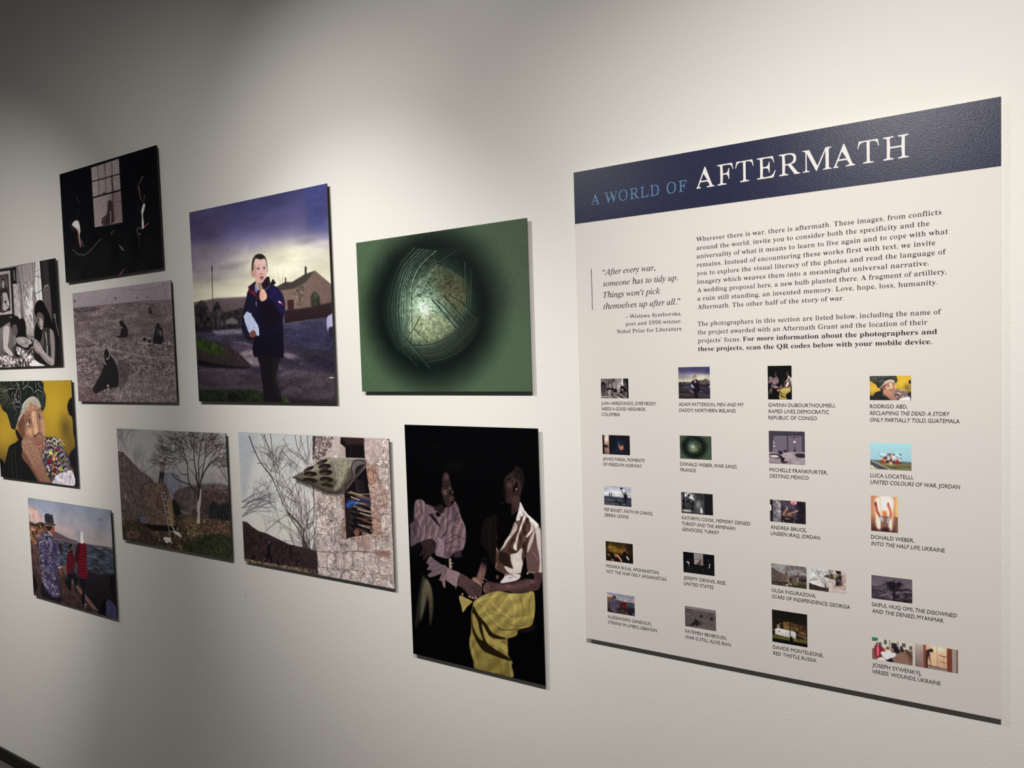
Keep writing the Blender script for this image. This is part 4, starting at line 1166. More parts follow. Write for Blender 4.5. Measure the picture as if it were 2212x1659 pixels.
    for p in (((690, 1360), (760, 1420), (830, 1480)), ((640, 1400), (720, 1480), (790, 1550)), ((620, 1350), (680, 1400), (740, 1440))):
        s.stroke(p, 10, (112, 84, 84), 6, .6, 12)
    for p in (((820, 1430), (840, 1500), (885, 1540)), ((790, 1470), (820, 1540), (860, 1590)), ((745, 1570), (800, 1600), (840, 1600))):
        s.stroke(p, 8, (26, 16, 20), 5, .9, 4)
    for x, y in ((778, 1602), (745, 1588), (815, 1600), (658, 1560)):
        s.dot(x, y, 12, 13, (176, 134, 120), 4)
    s.stroke([(905, 1370), (945, 1385), (950, 1405)], 7, (150, 140, 130), 5)
    s.dot(905, 1415, 12, 7, (150, 130, 90), 3)
    # ---- right sitter
    s.sheet(1000, 1000, 5.528)
    s.fill([(480, 200), (510, 150), (590, 80), (620, 30), (680, 60), (715, 130), (718, 240), (690, 330), (676, 420), (675, 460), (670, 540), (580, 610), (585, 480), (520, 465), (485, 400), (470, 320)], (54, 38, 38), 8)
    s.fill([(600, 60), (620, 25), (670, 50), (715, 130), (720, 220), (700, 290), (690, 220), (650, 180), (610, 180), (600, 120)], (30, 20, 22), 8)
    rnd = random.Random(7)
    for k in range(26):
        x, y = rnd.uniform(600, 715), rnd.uniform(40, 250)
        if x > 590 + abs(y - 120) * .1:
            s.stroke([(x, y), (x + rnd.uniform(-8, 8), y + 22)], 8, rnd.choice(((84, 58, 58), (62, 44, 46), (18, 12, 14))), 4, .8, 3)
    s.blob(545, 260, 36, 34, (98, 74, 72), .75)
    s.blob(590, 180, 26, 16, (76, 56, 56), .6)
    s.blob(560, 400, 50, 60, (66, 46, 44), .6)
    s.stroke([(530, 185), (575, 175)], 16, (14, 10, 12), 8, .9, 6)
    s.fill([(590, 270), (610, 200), (640, 190), (662, 230), (655, 290), (620, 320), (590, 340)], (24, 16, 16), 5)
    s.stroke([(602, 250), (612, 208), (638, 196), (660, 235), (655, 280), (632, 305)], 8, (116, 86, 80), 5)
    s.dot(630, 302, 7, 9, (176, 158, 148), 3)
    s.fill([(590, 400), (670, 400), (672, 540), (580, 610)], (76, 54, 50), 12, a=.85)
    s.blob(460, 468, 14, 8, (70, 56, 54), .8)
    s.blob(475, 330, 34, 150, (4, 3, 5), .85)
    s.blob(600, 560, 30, 60, (30, 20, 20), .5)
    # dim near side of the shirt
    s.fill([(240, 700), (330, 620), (410, 640), (420, 980), (430, 1180), (400, 1240), (330, 1160), (280, 1030), (210, 940)], (24, 17, 18), 20)
    s.stroke([(412, 640), (408, 800), (400, 900)], 12, (92, 80, 72), 5, .8, 6)
    s.stroke([(330, 680), (310, 900), (340, 1050)], 12, (44, 34, 34), 6, .7, 14)
    # shirt
    s.fill([(678, 455), (720, 530), (760, 590), (840, 660), (900, 720), (925, 790), (940, 900), (945, 1060), (948, 1300), (780, 1300), (745, 1100), (720, 1180), (715, 1270), (690, 1330), (640, 1390), (450, 1420), (500, 1330), (400, 1260), (390, 1180), (400, 1000), (440, 1030), (500, 950), (560, 830), (620, 690), (640, 640), (665, 540)], (84, 60, 54), 5)
    s.fill([(410, 600), (580, 610), (650, 560), (640, 650), (600, 740), (540, 850), (440, 1010), (415, 980)], (6, 4, 7), 8)
    s.fill([(678, 455), (705, 500), (728, 560), (700, 640), (645, 680), (630, 660), (655, 570), (668, 510)], (214, 206, 208), 5)
    s.fill([(728, 560), (770, 600), (850, 670), (905, 730), (860, 770), (810, 820), (770, 870), (745, 860), (800, 790), (800, 720), (770, 660), (745, 640), (700, 760), (650, 880), (640, 1030), (600, 1000), (640, 870), (690, 720)], (206, 196, 192), 7)
    s.fill([(770, 640), (800, 700), (800, 790), (730, 860), (660, 960), (690, 800), (740, 680)], (78, 54, 46), 12)
    s.fill([(700, 620), (730, 590), (700, 700), (650, 720)], (106, 80, 72), 7)
    s.fill([(690, 960), (740, 920), (780, 960), (745, 1100), (720, 1010)], (60, 40, 34), 14)
    s.fill([(620, 690), (650, 770), (600, 840), (540, 920), (490, 1000), (440, 1030), (480, 970), (500, 920), (560, 830)], (176, 160, 156), 6)
    s.stroke([(560, 860), (520, 920), (470, 995)], 9, (226, 218, 218), 5)
    s.stroke([(640, 680), (600, 760), (550, 850)], 8, (90, 70, 66), 5, .8)
    s.fill([(560, 1000), (650, 1050), (600, 1080), (555, 1060)], (66, 44, 26), 8)
    s.folds([(700, 560), (860, 690), (900, 760), (780, 940), (700, 1000), (600, 980), (650, 760)], .25, 14, -.35, 90, 12)
    for p, w, c in ((((735, 600), (690, 740), (650, 880), (635, 1010)), 20, (214, 204, 200)), (((770, 650), (730, 770), (690, 900), (680, 1000)), 24, (58, 38, 32)), (((700, 640), (660, 760), (610, 860), (560, 940)), 22, (62, 42, 36)),
                    (((800, 680), (860, 730), (900, 800)), 26, (216, 206, 202)), (((760, 870), (800, 820), (850, 790)), 14, (206, 194, 188)), (((720, 900), (700, 960), (690, 1010)), 16, (120, 94, 84)), (((600, 900), (560, 980), (540, 1060)), 22, (44, 30, 26)),
                    (((690, 590), (660, 640), (640, 670)), 10, (170, 156, 154)), (((480, 1060), (470, 1140), (500, 1220)), 22, (84, 62, 54)), (((430, 1090), (430, 1160)), 14, (110, 84, 74))):
        s.stroke(p, w, c, w * .4, .75, 14)
    # bright pocket side
    s.fill([(565, 1085), (640, 1060), (690, 1010), (708, 1020), (700, 1120), (718, 1190), (712, 1270), (690, 1300), (560, 1305), (500, 1240), (510, 1220), (600, 1250), (570, 1180)], (198, 188, 182), 6)
    s.fill([(440, 1050), (550, 1080), (575, 1170), (590, 1240), (500, 1210), (430, 1160)], (46, 32, 28), 12)
    s.blob(640, 1190, 50, 50, (214, 204, 198), .6)
    s.stroke([(395, 1230), (430, 1260), (520, 1300)], 22, (84, 60, 56), 14, .8, 8)
    s.stroke([(400, 1190), (392, 1230), (400, 1258)], 9, (170, 140, 128), 5)
    s.fill([(520, 1315), (690, 1320), (670, 1370), (600, 1400), (450, 1422), (490, 1360)], (206, 198, 198), 5)
    s.stroke([(500, 1335), (570, 1320), (640, 1355)], 9, (70, 56, 54), 5)
    s.stroke([(540, 1360), (600, 1355)], 7, (104, 90, 88), 4)
    s.stroke([(400, 1010), (415, 1060)], 14, (150, 132, 126), 6, blur=5)
    # sleeve
    s.fill([(860, 770), (915, 760), (938, 900), (945, 1060), (948, 1300), (900, 1290), (915, 1150), (880, 960), (870, 860)], (196, 184, 180), 12)
    s.fill([(870, 880), (880, 960), (910, 1120), (900, 1290), (785, 1298), (760, 1180), (760, 1090), (830, 960)], (104, 78, 76), 14)
    s.fill([(855, 790), (830, 930), (770, 1060), (770, 980), (810, 860)], (186, 172, 164), 10)
    s.stroke([(840, 1060), (890, 1130), (915, 1170)], 14, (140, 112, 108), 6, .8, 10)
    s.stroke([(785, 1290), (940, 1298)], 8, (160, 140, 136), 6)
    s.fill([(720, 1180), (750, 1120), (775, 1290), (830, 1300), (845, 1340), (780, 1370), (700, 1380), (690, 1330)], (8, 5, 7), 8)
    s.dot(773, 1304, 7, 12, (226, 220, 220), 3)
    # arm across the lap
    s.fill([(850, 1300), (948, 1300), (940, 1400), (910, 1490), (860, 1512), (720, 1535), (600, 1540), (540, 1520), (400, 1530), (330, 1545), (260, 1540), (240, 1490), (270, 1420), (320, 1405), (400, 1420), (520, 1425), (640, 1400), (760, 1370), (850, 1370)], (80, 56, 56), 7)
    s.fill([(400, 1440), (560, 1450), (760, 1400), (880, 1380), (850, 1430), (600, 1500), (420, 1500)], (104, 76, 74), 22, a=.7)
    s.blob(550, 1458, 40, 12, (136, 108, 104), .7)
    s.blob(820, 1400, 30, 14, (124, 96, 94), .5)
    s.dot(822, 1446, 9, 8, (26, 14, 16), 3)
    s.fill([(240, 1490), (260, 1440), (300, 1425), (320, 1480), (300, 1540), (262, 1540)], (112, 82, 78), 10, a=.6)
    s.stroke([(250, 1500), (270, 1545)], 10, (130, 98, 90), 6, .7, 5)
    s.dot(412, 1350, 18, 24, (130, 92, 78), 7, .8)
    # ---- yellow skirt
    s.sheet(860, 900, 2.72)
    Y = (162, 146, 82)
    s.fill([(358, 1060), (370, 1048), (400, 1062), (435, 1080), (430, 1092), (405, 1115), (382, 1146), (372, 1110)], Y, 3)
    s.fill([(440, 1105), (450, 1078), (500, 1045), (560, 1025), (600, 1020), (660, 1032), (740, 1030), (795, 1020), (806, 1070), (806, 1150), (795, 1205), (780, 1228), (745, 1238), (712, 1248), (700, 1280), (665, 1296), (648, 1300), (648, 1340), (652, 1400), (678, 1440), (672, 1460), (682, 1530), (600, 1515), (540, 1502), (455, 1478), (445, 1440), (425, 1370), (420, 1315), (432, 1240), (430, 1160)], Y, 3, col2=(132, 116, 60))
    for p, w in ((((560, 1030), (520, 1070), (500, 1110)), 9), (((640, 1040), (600, 1100), (560, 1140)), 7), (((720, 1060), (740, 1140), (720, 1200)), 8), (((790, 1030), (770, 1100), (790, 1190)), 7), (((540, 1150), (640, 1170), (760, 1160)), 6),
                 (((660, 1220), (720, 1225), (780, 1215)), 10), (((480, 1100), (520, 1160), (600, 1230)), 8), (((440, 1340), (470, 1400), (480, 1470)), 8), (((520, 1400), (540, 1440), (545, 1500)), 7), (((600, 1440), (610, 1480), (600, 1515)), 6)):
        s.stroke(p, w, (118, 102, 54), w * .5, .75, 8)
    for p, w in ((((470, 1080), (560, 1050), (600, 1040)), 14), (((660, 1050), (690, 1120), (680, 1180)), 16), (((560, 1100), (620, 1150), (690, 1200)), 14), (((500, 1130), (580, 1210), (650, 1260)), 12), (((500, 1330), (580, 1370), (640, 1440)), 13), (((430, 1330), (440, 1380), (465, 1450)), 10),
                 (((660, 1440), (665, 1490), (672, 1520)), 10), (((640, 1300), (600, 1300), (560, 1270)), 8)):
        s.stroke(p, w, (190, 174, 108), w * .5, .6, 12)
    s.folds([(450, 1085), (560, 1030), (795, 1022), (805, 1150), (780, 1225), (650, 1296), (645, 1400), (680, 1530), (455, 1478), (425, 1300), (435, 1150)], .10, 6, .7, 70, 6)
    DK = (40, 29, 10)
    s.fill([(442, 1110), (455, 1130), (480, 1170), (520, 1215), (560, 1270), (640, 1300), (600, 1305), (545, 1290), (520, 1255), (495, 1215), (500, 1260), (520, 1320), (560, 1355), (640, 1405), (672, 1432), (640, 1428), (560, 1400), (500, 1370), (455, 1300), (436, 1240), (434, 1160)], DK, 5)
    s.fill([(440, 1150), (470, 1200), (480, 1250), (500, 1310), (470, 1290), (440, 1220)], (150, 134, 74), 6)
    s.fill([(500, 1220), (520, 1260), (550, 1300), (600, 1320), (640, 1340), (645, 1385), (590, 1350), (530, 1320), (508, 1280)], (166, 150, 86), 5)
    s.stroke([(590, 1240), (640, 1250), (712, 1240)], 9, (88, 74, 34), 5, .8, 6)
    s.fill([(700, 1255), (760, 1240), (795, 1220), (812, 1240), (760, 1265)], (34, 22, 18), 8)
    return s.finish(.06, .3)


def art_haystack():
    s = Art(340, 230, Q_HAY, (240, 910, 5.184))
    s.vgrad([(0, (122, 120, 123)), (.3, (128, 126, 127)), (.5, (112, 109, 114)), (.62, (74, 64, 64)), (.75, (56, 47, 40)), (1, (44, 39, 31))])
    rnd = random.Random(21)
    # mist and far hill
    s.fill([(560, 600), (700, 580), (800, 700), (800, 940), (680, 900), (620, 760)], (98, 98, 110), 20, tex=.1, cell=60)
    s.fill([(700, 820), (900, 720), (1310, 720), (1320, 1000), (1000, 1040), (720, 1060)], (76, 64, 64), 20, tex=.2, cell=40)
    # hillside at the left
    s.fill([(70, 340), (130, 345), (200, 420), (300, 530), (360, 600), (420, 700), (420, 1200), (120, 1300)], (72, 61, 60), 8, False, tex=.2, cell=40, seed=3)
    s.fill([(300, 560), (400, 600), (480, 690), (380, 800), (300, 700)], (74, 62, 62), 20, tex=.3, cell=24)
    s.stroke([(85, 340), (160, 385), (220, 450), (310, 540), (300, 590)], 7, (52, 42, 44), 5)
    s.stroke([(300, 540), (350, 545)], 6, (52, 42, 44), 3)
    for k in range(110):
        x, y = rnd.uniform(90, 420), rnd.uniform(400, 1100)
        if y > 340 + (x - 80) * .9:
            s.stroke([(x, y), (x + rnd.uniform(-16, 16), y - rnd.uniform(20, 70))], 4, rnd.choice(((104, 92, 90), (52, 42, 42), (120, 108, 104), (66, 54, 54))), 2, .6, 3)
    s.blob(165, 850, 18, 34, (128, 118, 112), .6)
    for k in range(13):
        s.branch(rnd.uniform(70, 190), 330 + rnd.uniform(-10, 60), 1.5 + rnd.uniform(-.35, .35), 190, 5, (74, 66, 68), rnd, 3, .5, 0, .75)
    for k in range(12):
        s.branch(rnd.uniform(230, 480), rnd.uniform(520, 640), 1.6 + rnd.uniform(-.3, .3), 130, 4.5, (84, 76, 80), rnd, 3, .45, 0, .65)
    # tree to the right, background tree
    for k in range(5):
        s.branch(1150 + k * 30, 780, 1.4 + rnd.uniform(-.5, .5), 130, 5, (90, 78, 78), rnd, 3, .7, 0, .7)
    s.fill([(1000, 800), (1100, 770), (1200, 790), (1320, 850), (1320, 1100), (1000, 1060)], (64, 50, 50), 16, tex=.25, cell=26)
    s.fill([(1100, 960), (1150, 890), (1200, 940), (1290, 910), (1330, 960), (1330, 1150), (1200, 1150), (1110, 1110)], (30, 34, 34), 10, tex=.3, cell=18)
    s.fill([(690, 900), (720, 880), (760, 950), (785, 1030), (760, 1065), (710, 1050), (690, 980)], (28, 32, 28), 7)
    for p in (((780, 1000), (830, 1024), (900, 1034)),):
        s.stroke(p, 8, (140, 132, 128), 5, .8, 4)
    # ground
    s.fill([(130, 1100), (400, 1150), (700, 1060), (900, 1050), (1330, 1120), (1360, 1560), (130, 1330)], (66, 54, 42), 12, False, tex=.3, cell=40, seed=5)
    s.fill([(800, 1100), (950, 1080), (1000, 1180), (1000, 1300), (860, 1300)], (96, 82, 58), 30, a=.7, tex=.3, cell=16)
    s.fill([(1000, 1150), (1330, 1130), (1340, 1330), (1100, 1260)], (82, 60, 50), 20, a=.7, tex=.35, cell=14)
    s.fill([(880, 1320), (1340, 1280), (1350, 1550), (850, 1460)], (38, 44, 29), 30, a=.85, tex=.3, cell=20)
    s.fill([(130, 1150), (330, 1120), (500, 1300), (600, 1400), (140, 1330)], (46, 40, 32), 24, a=.7)
    s.fill([(180, 1240), (300, 1240), (320, 1300), (200, 1310)], (92, 64, 56), 14, a=.6, tex=.6, cell=10)
    s.noise(.35, 10, 15, 1.6, .8, [(120, 1080), (1360, 1080), (1360, 1560), (120, 1340)], 30)
    for k in range(60):
        x, y = rnd.uniform(900, 1330), rnd.uniform(1340, 1520)
        s.dot(x, y, 3, 3, (120, 120, 100), 2, .5)
    # haystack on its platform
    s.fill([(410, 1170), (420, 1240), (495, 1240), (500, 1180)], (58, 44, 36), 5, False)
    s.fill([(380, 1150), (700, 1170), (700, 1230), (500, 1225), (390, 1180)], (24, 19, 17), 6)
    s.fill([(395, 720), (440, 695), (520, 685), (600, 690), (640, 770), (665, 860), (690, 960), (702, 1100), (705, 1165), (560, 1165), (420, 1150), (375, 1080), (370, 950), (385, 800)], (82, 67, 58), 7, tex=.2, cell=30)
    s.fill([(640, 860), (690, 960), (704, 1160), (650, 1160)], (124, 100, 72), 14, a=.7)
    for k in range(240):
        x, y = rnd.uniform(390, 690), rnd.uniform(700, 1130)
        if x < 600 + (y - 700) * .2:
            s.stroke([(x, y), (x + rnd.uniform(-10, 14), y + rnd.uniform(16, 44))], 4, rnd.choice(((70, 54, 44), (132, 108, 86), (150, 124, 96), (58, 44, 38))), 2, .6, 2)
    # man on top with pole
    s.fill([(548, 560), (595, 565), (592, 620), (580, 686), (565, 688), (562, 640), (550, 688), (534, 684)], (40, 37, 38), 4)
    s.fill([(552, 470), (590, 450), (606, 470), (602, 530), (580, 570), (550, 560), (545, 500)], (104, 94, 92), 4)
    s.stroke([(500, 435), (530, 448), (570, 470)], 12, (70, 60, 58), 12, .9, 4)
    s.stroke([(598, 470), (604, 530)], 9, (54, 46, 46), 8, .9, 4)
    s.dot(602, 428, 12, 16, (50, 42, 42), 3)
    s.stroke([(490, 315), (496, 500), (512, 670)], 5, (56, 48, 48), 5)
    s.stroke([(478, 430), (474, 670)], 4, (66, 58, 60), 4)
    # big tree
    T = (44, 36, 36)
    for p, w in ((((982, 900), (985, 800), (965, 680), (950, 560), (930, 420), (925, 100)), 26), (((985, 850), (940, 780), (880, 700), (860, 600), (852, 480), (800, 300), (745, 180)), 20),
                 (((985, 820), (1000, 700), (1050, 560), (1130, 460), (1215, 400)), 22), (((980, 780), (985, 600), (980, 450), (1010, 250), (1045, 110)), 18), (((970, 700), (930, 600), (870, 520)), 12),
                 (((1000, 700), (1040, 480), (1060, 350), (1080, 200), (1150, 120)), 15), (((880, 710), (800, 680), (720, 640), (682, 592)), 15), (((860, 600), (780, 590), (740, 520), (700, 480), (640, 520)), 9),
                 (((860, 480), (820, 430), (700, 420), (640, 410)), 9), (((850, 470), (800, 380), (750, 315), (640, 380)), 10), (((930, 440), (880, 430), (860, 470)), 9), (((905, 300), (890, 200), (870, 100)), 12),
                 (((1050, 560), (1150, 380), (1200, 290)), 10), (((1000, 230), (1100, 130)), 8), (((1065, 400), (1180, 290), (1215, 280)), 9), (((940, 180), (990, 190)), 10), (((1020, 210), (1065, 215)), 9),
                 (((1300, 680), (1240, 560), (1180, 480), (1140, 470)), 8), (((1290, 640), (1260, 520), (1210, 400)), 7), (((1300, 760), (1220, 780), (1150, 740)), 7), (((690, 600), (760, 620), (740, 600)), 5), (((960, 620), (1000, 520), (1050, 470)), 10)):
        s.stroke(p, w * 1.1, T, w * .5, 1, 2)
    # lit trunk
    s.fill([(958, 930), (985, 880), (1000, 760), (1012, 760), (1005, 900), (996, 1000), (996, 1150), (958, 1140), (970, 1040)], (146, 132, 128), 5, False)
    s.stroke([(965, 940), (940, 840)], 10, (60, 50, 50), 6)
    for k in range(150):
        a = rnd.uniform(0.15, 2.95)
        r = rnd.uniform(170, 430)
        x, y = 950 + r * 1.0 * math.cos(a), 560 - r * math.sin(a) * .95
        s.branch(x, y, a + rnd.uniform(-.9, .9), rnd.uniform(70, 120), 5.2, T, rnd, 2, .8, 0, .8)
    for k in range(10):
        s.branch(560 + k * 26, 120 + abs(k - 5) * 16, rnd.uniform(1.5, 3.0), 80, 3.6, (60, 52, 54), rnd, 2, .8, 0, .7)
    # ladder
    L = (150, 130, 122)
    s.stroke([(562, 795), (610, 1000), (660, 1290)], 8, L, 8)
    s.stroke([(596, 790), (650, 990), (720, 1300)], 8, L, 8)
    for k in range(7):
        y = 800 + k * 72
        s.stroke([(566 + k * 15, y), (600 + k * 17, y + 6)], 8, L, 8)
    # dog, cloth, blue barrel
    s.dot(358, 1092, 30, 30, (62, 74, 112), 7)
    s.fill([(690, 1180), (705, 1200), (715, 1230), (760, 1245), (780, 1270), (798, 1300), (775, 1290), (770, 1318), (760, 1285), (725, 1265), (705, 1235)], (196, 180, 176), 3)
    s.fill([(590, 1300), (640, 1302), (672, 1310), (672, 1340), (690, 1366), (650, 1352), (625, 1366), (605, 1340)], (186, 168, 166), 3)
    s.stroke([(620, 1325), (650, 1335)], 7, (110, 90, 92), 4)
    s.dot(838, 1240, 12, 28, (50, 38, 34), 4)
    return s.finish(.06, .2, .9)


def art_pod():
    s = Art(430, 290, Q_MIS, (500, 920, 4.484))
    s.vgrad([(0, (190, 194, 198)), (.3, (212, 212, 210)), (.7, (220, 218, 213)), (1, (208, 206, 202))])
    s.fill([(60, 60), (260, 60), (140, 700), (90, 700)], (164, 172, 184), 70, False, a=.6)
    s.blob(560, 900, 260, 260, (214, 216, 208), .6)
    rnd = random.Random(31)
    # hill, meadow
    s.fill([(105, 925), (150, 935), (200, 980), (260, 1020), (330, 1040), (420, 1085), (560, 1150), (700, 1180), (830, 1215), (835, 1460), (120, 1320)], (66, 48, 52), 6, False, tex=.3, cell=24, col2=(56, 40, 44))
    for k in range(150):
        x = rnd.uniform(120, 820)
        y = 1000 + (x - 120) * .28 + rnd.uniform(0, 240)
        s.stroke([(x, y), (x + rnd.uniform(-6, 6), y - 40)], 4, rnd.choice(((92, 70, 72), (44, 32, 36), (80, 60, 62))), 2, .6, 3)
    s.fill([(120, 1285), (300, 1320), (560, 1360), (830, 1400), (835, 1460), (122, 1320)], (128, 106, 88), 5, False, tex=.6, cell=12)
    for k in range(60):
        x = rnd.uniform(130, 820)
        y = 1300 + (x - 120) * .15
        s.stroke([(x, y + 20), (x + rnd.uniform(-20, 20), y - rnd.uniform(0, 40))], 4, rnd.choice(((170, 148, 124), (70, 52, 46))), 2, .7, 2)
    s.stroke([(300, 1310), (350, 1265)], 6, (150, 128, 112))
    # walker
    s.fill([(335, 1105), (350, 1095), (358, 1115), (372, 1150), (372, 1210), (385, 1270), (396, 1325), (385, 1325), (362, 1270), (345, 1280), (335, 1320), (330, 1270), (345, 1210), (328, 1192), (345, 1180), (340, 1130)], (26, 24, 36), 3)
    s.stroke([(352, 1120), (362, 1150)], 11, (126, 130, 150), 6, blur=4)
    s.dot(338, 1102, 12, 11, (70, 24, 38), 3)
    # trees
    T = (58, 48, 52)
    for p, w in ((((175, 100), (220, 230), (300, 380), (400, 520), (520, 800), (640, 1000), (730, 1200), (800, 1430)), 11), (((380, 80), (400, 250), (430, 480), (480, 680)), 8), (((320, 90), (370, 250), (420, 420)), 7), (((290, 85), (350, 180), (390, 260)), 5),
                 (((480, 220), (560, 320), (690, 420)), 5), (((510, 130), (560, 230), (700, 330), (780, 380)), 5), (((620, 95), (640, 200), (700, 330), (760, 400)), 6), (((740, 95), (745, 200), (760, 330)), 7), (((670, 95), (700, 220), (760, 360)), 5),
                 (((255, 362), (330, 380), (380, 450)), 5), (((300, 380), (420, 520), (560, 660)), 5), (((790, 560), (800, 760), (790, 940), (730, 1000)), 9), (((560, 870), (580, 700), (600, 560)), 5), (((690, 1080), (720, 980), (800, 930)), 9),
                 (((100, 740), (200, 680), (300, 640)), 6), (((100, 800), (220, 720), (380, 660)), 7), (((105, 885), (240, 790), (420, 740)), 6), (((330, 1020), (450, 920), (560, 850)), 5), (((830, 1430), (790, 1280), (700, 1100), (690, 1000), (560, 850)), 16), (((760, 1420), (710, 1250), (690, 1100)), 16), (((790, 1430), (740, 1280), (700, 1120)), 14), (((815, 1430), (775, 1250), (720, 1060)), 12), (((740, 1420), (720, 1300), (690, 1180)), 10),
                 (((800, 1100), (790, 1260), (820, 1420)), 7), (((620, 560), (660, 760), (690, 1000)), 5), (((700, 560), (720, 800), (740, 1000)), 5)):
        s.stroke(p, w * 1.25, T, w * .8, .95, 2)
    for k in range(46):
        x, y = rnd.uniform(330, 780), rnd.uniform(300, 950)
        s.branch(x, y, rnd.uniform(.9, 2.6), 130, 4.8, (76, 66, 72), rnd, 2, .6, 0, .85)
    for k in range(30):
        s.branch(rnd.uniform(600, 830), rnd.uniform(950, 1420), rnd.uniform(1.2, 2.2), 190, 6.0, (66, 52, 56), rnd, 2, .5, 0, .8)
    for k in range(18):
        s.branch(100 + rnd.uniform(0, 60), 880 - rnd.uniform(0, 160), rnd.uniform(.1, .9), 160, 4.6, (90, 88, 108), rnd, 2, .5, 0, .8)
    for k in range(10):
        s.branch(rnd.uniform(320, 640), rnd.uniform(1040, 1130), rnd.uniform(1.1, 2.0), 110, 3.5, (120, 116, 116), rnd, 2, .5, 0, .7)
    for k in range(16):
        s.branch(390 + rnd.uniform(-40, 60), rnd.uniform(250, 480), rnd.uniform(.8, 2.4), 120, 4, (76, 68, 74), rnd, 2, .6, 0, .8)
    # masonry: rubble facing with dressed stones
    wall = [(800, 96), (1530, 126), (1575, 1580), (835, 1440), (815, 1000), (805, 700), (790, 400), (788, 180)]
    s.fill(wall, (184, 168, 164), 3, False, tex=.14, cell=60)
    s.fill([(790, 96), (850, 98), (800, 330), (788, 330)], (84, 74, 78), 10, False, tex=.4, cell=14)
    s.fill([(830, 100), (1000, 104), (960, 240), (860, 350), (800, 380), (800, 250)], (140, 124, 122), 10, False, tex=.5, cell=16, seed=6)
    for k in range(150):
        x, y = rnd.uniform(810, 960), rnd.uniform(110, 340)
        s.stroke([(x, y), (x + 14, y - 14)], 4.5, rnd.choice(((90, 80, 80), (196, 186, 180), (70, 60, 62))), 2, .7, 2)
    s.noise(.32, 9, 71, region=wall, blur=3)
    s.noise(.16, 34, 72, region=wall, blur=3)
    # stone joints
    J = (92, 72, 70)
    rows = [(1090, 1215), (1215, 1370), (1370, 1500), (1470, 1600)]
    for x0, y0, x1, y1 in ((1120, 1120, 1215, 1215), (1225, 1100, 1390, 1215), (1400, 1110, 1525, 1215), (985, 1130, 1050, 1215), (1060, 1150, 1110, 1230), (840, 1230, 915, 1370), (925, 1235, 1000, 1385), (1010, 1240, 1082, 1385), (1090, 1240, 1170, 1390), (1178, 1225, 1275, 1400),
                           (1285, 1230, 1410, 1430), (1425, 1280, 1555, 1450), (840, 1380, 960, 1460), (968, 1395, 1055, 1480), (1062, 1410, 1145, 1490), (1150, 1405, 1240, 1510), (1250, 1440, 1360, 1530), (1370, 1475, 1500, 1560),
                           (820, 1060, 965, 1215), (1000, 950, 1050, 1110), (900, 1000, 930, 1040), (1450, 860, 1550, 1040), (1430, 400, 1525, 530), (1420, 560, 1530, 800), (1460, 800, 1540, 850)):
        r = rnd.uniform(-10, 10)
        s.stroke([(x0 + 8, y0 + r), (x1 - 8, y0), (x1, y0 + 14), (x1 + r * .5, y1 - 12), (x1 - 14, y1), (x0 + 10, y1 + r * .5), (x0, y1 - 14), (x0, y0 + 14), (x0 + 8, y0 + r)], 6, J, 5, .6, 6)
        s.fill([(x0 + 10, y0 + 10), (x1 - 10, y0 + 10), (x1 - 10, y1 - 10), (x0 + 10, y1 - 10)], (206, 192, 188), 12, a=.28)
    for p in (((820, 1215), (1000, 1225), (1200, 1215), (1400, 1230), (1560, 1240)), ((820, 870), (900, 860), (920, 760)), ((860, 700), (850, 860)), ((905, 900), (1000, 930)), ((1420, 820), (1350, 840)), ((1410, 320), (1350, 385)), ((1480, 200), (1470, 320), (1420, 350), (1430, 540))):
        s.stroke(p, 7, J, 5, .6, 5)
    # dressed window surround
    D = (178, 160, 158)
    s.fill([(1000, 130), (1070, 110), (1120, 200), (1110, 300), (1030, 300), (1060, 200)], D, 4, False)
    s.fill([(1010, 110), (1060, 160), (1050, 250), (990, 300), (880, 310), (960, 250)], (188, 172, 170), 5, False)
    s.fill([(1285, 120), (1450, 126), (1478, 200), (1465, 300), (1345, 385), (1300, 320)], (184, 164, 162), 4, False, tex=.12, cell=20)
    s.fill([(1305, 320), (1345, 385), (1410, 380), (1425, 540), (1340, 600), (1320, 500)], (156, 122, 108), 5, False, tex=.3, cell=16)
    s.fill([(1335, 600), (1440, 560), (1530, 640), (1520, 800), (1350, 835)], (166, 138, 130), 5, False, tex=.25, cell=16)
    s.fill([(1350, 835), (1440, 810), (1455, 1050), (1370, 1065)], (160, 128, 116), 4, False, tex=.3, cell=14)
    s.fill([(1012, 760), (1095, 690), (1095, 900), (1020, 930)], (186, 170, 168), 4, False, tex=.15, cell=14)
    s.fill([(1040, 660), (1095, 650), (1112, 1100), (1060, 1090), (1060, 920), (1095, 880)], (150, 122, 114), 5, False, tex=.3, cell=14)
    s.fill([(1110, 1090), (1370, 1045), (1500, 1060), (1480, 1110), (1300, 1090), (1150, 1110)], (164, 140, 132), 5, False, tex=.3, cell=14)
    s.fill([(1230, 1110), (1330, 1100), (1340, 1190), (1240, 1190)], (150, 112, 104), 16, a=.6)
    s.fill([(1400, 1215), (1530, 1215), (1520, 1262), (1410, 1262)], (142, 104, 90), 10, a=.8)
    s.fill([(1510, 500), (1560, 520), (1575, 1560), (1540, 1400)], (190, 172, 168), 20, a=.4)
    # dark opening
    K = (24, 19, 24)
    s.fill([(1062, 110), (1285, 118), (1300, 330), (1345, 700), (1365, 1045), (1165, 1078), (1110, 1092), (1095, 650), (1110, 300), (1108, 210), (1060, 170)], K, 4, False)
    s.fill([(1070, 112), (1290, 120), (1290, 180), (1120, 180)], (60, 38, 40), 10, False)
    s.stroke([(1110, 190), (1160, 200), (1155, 290)], 5, (64, 50, 52), 5)
    s.fill([(1100, 720), (1165, 700), (1160, 1080), (1112, 1092)], (44, 32, 34), 8, False)
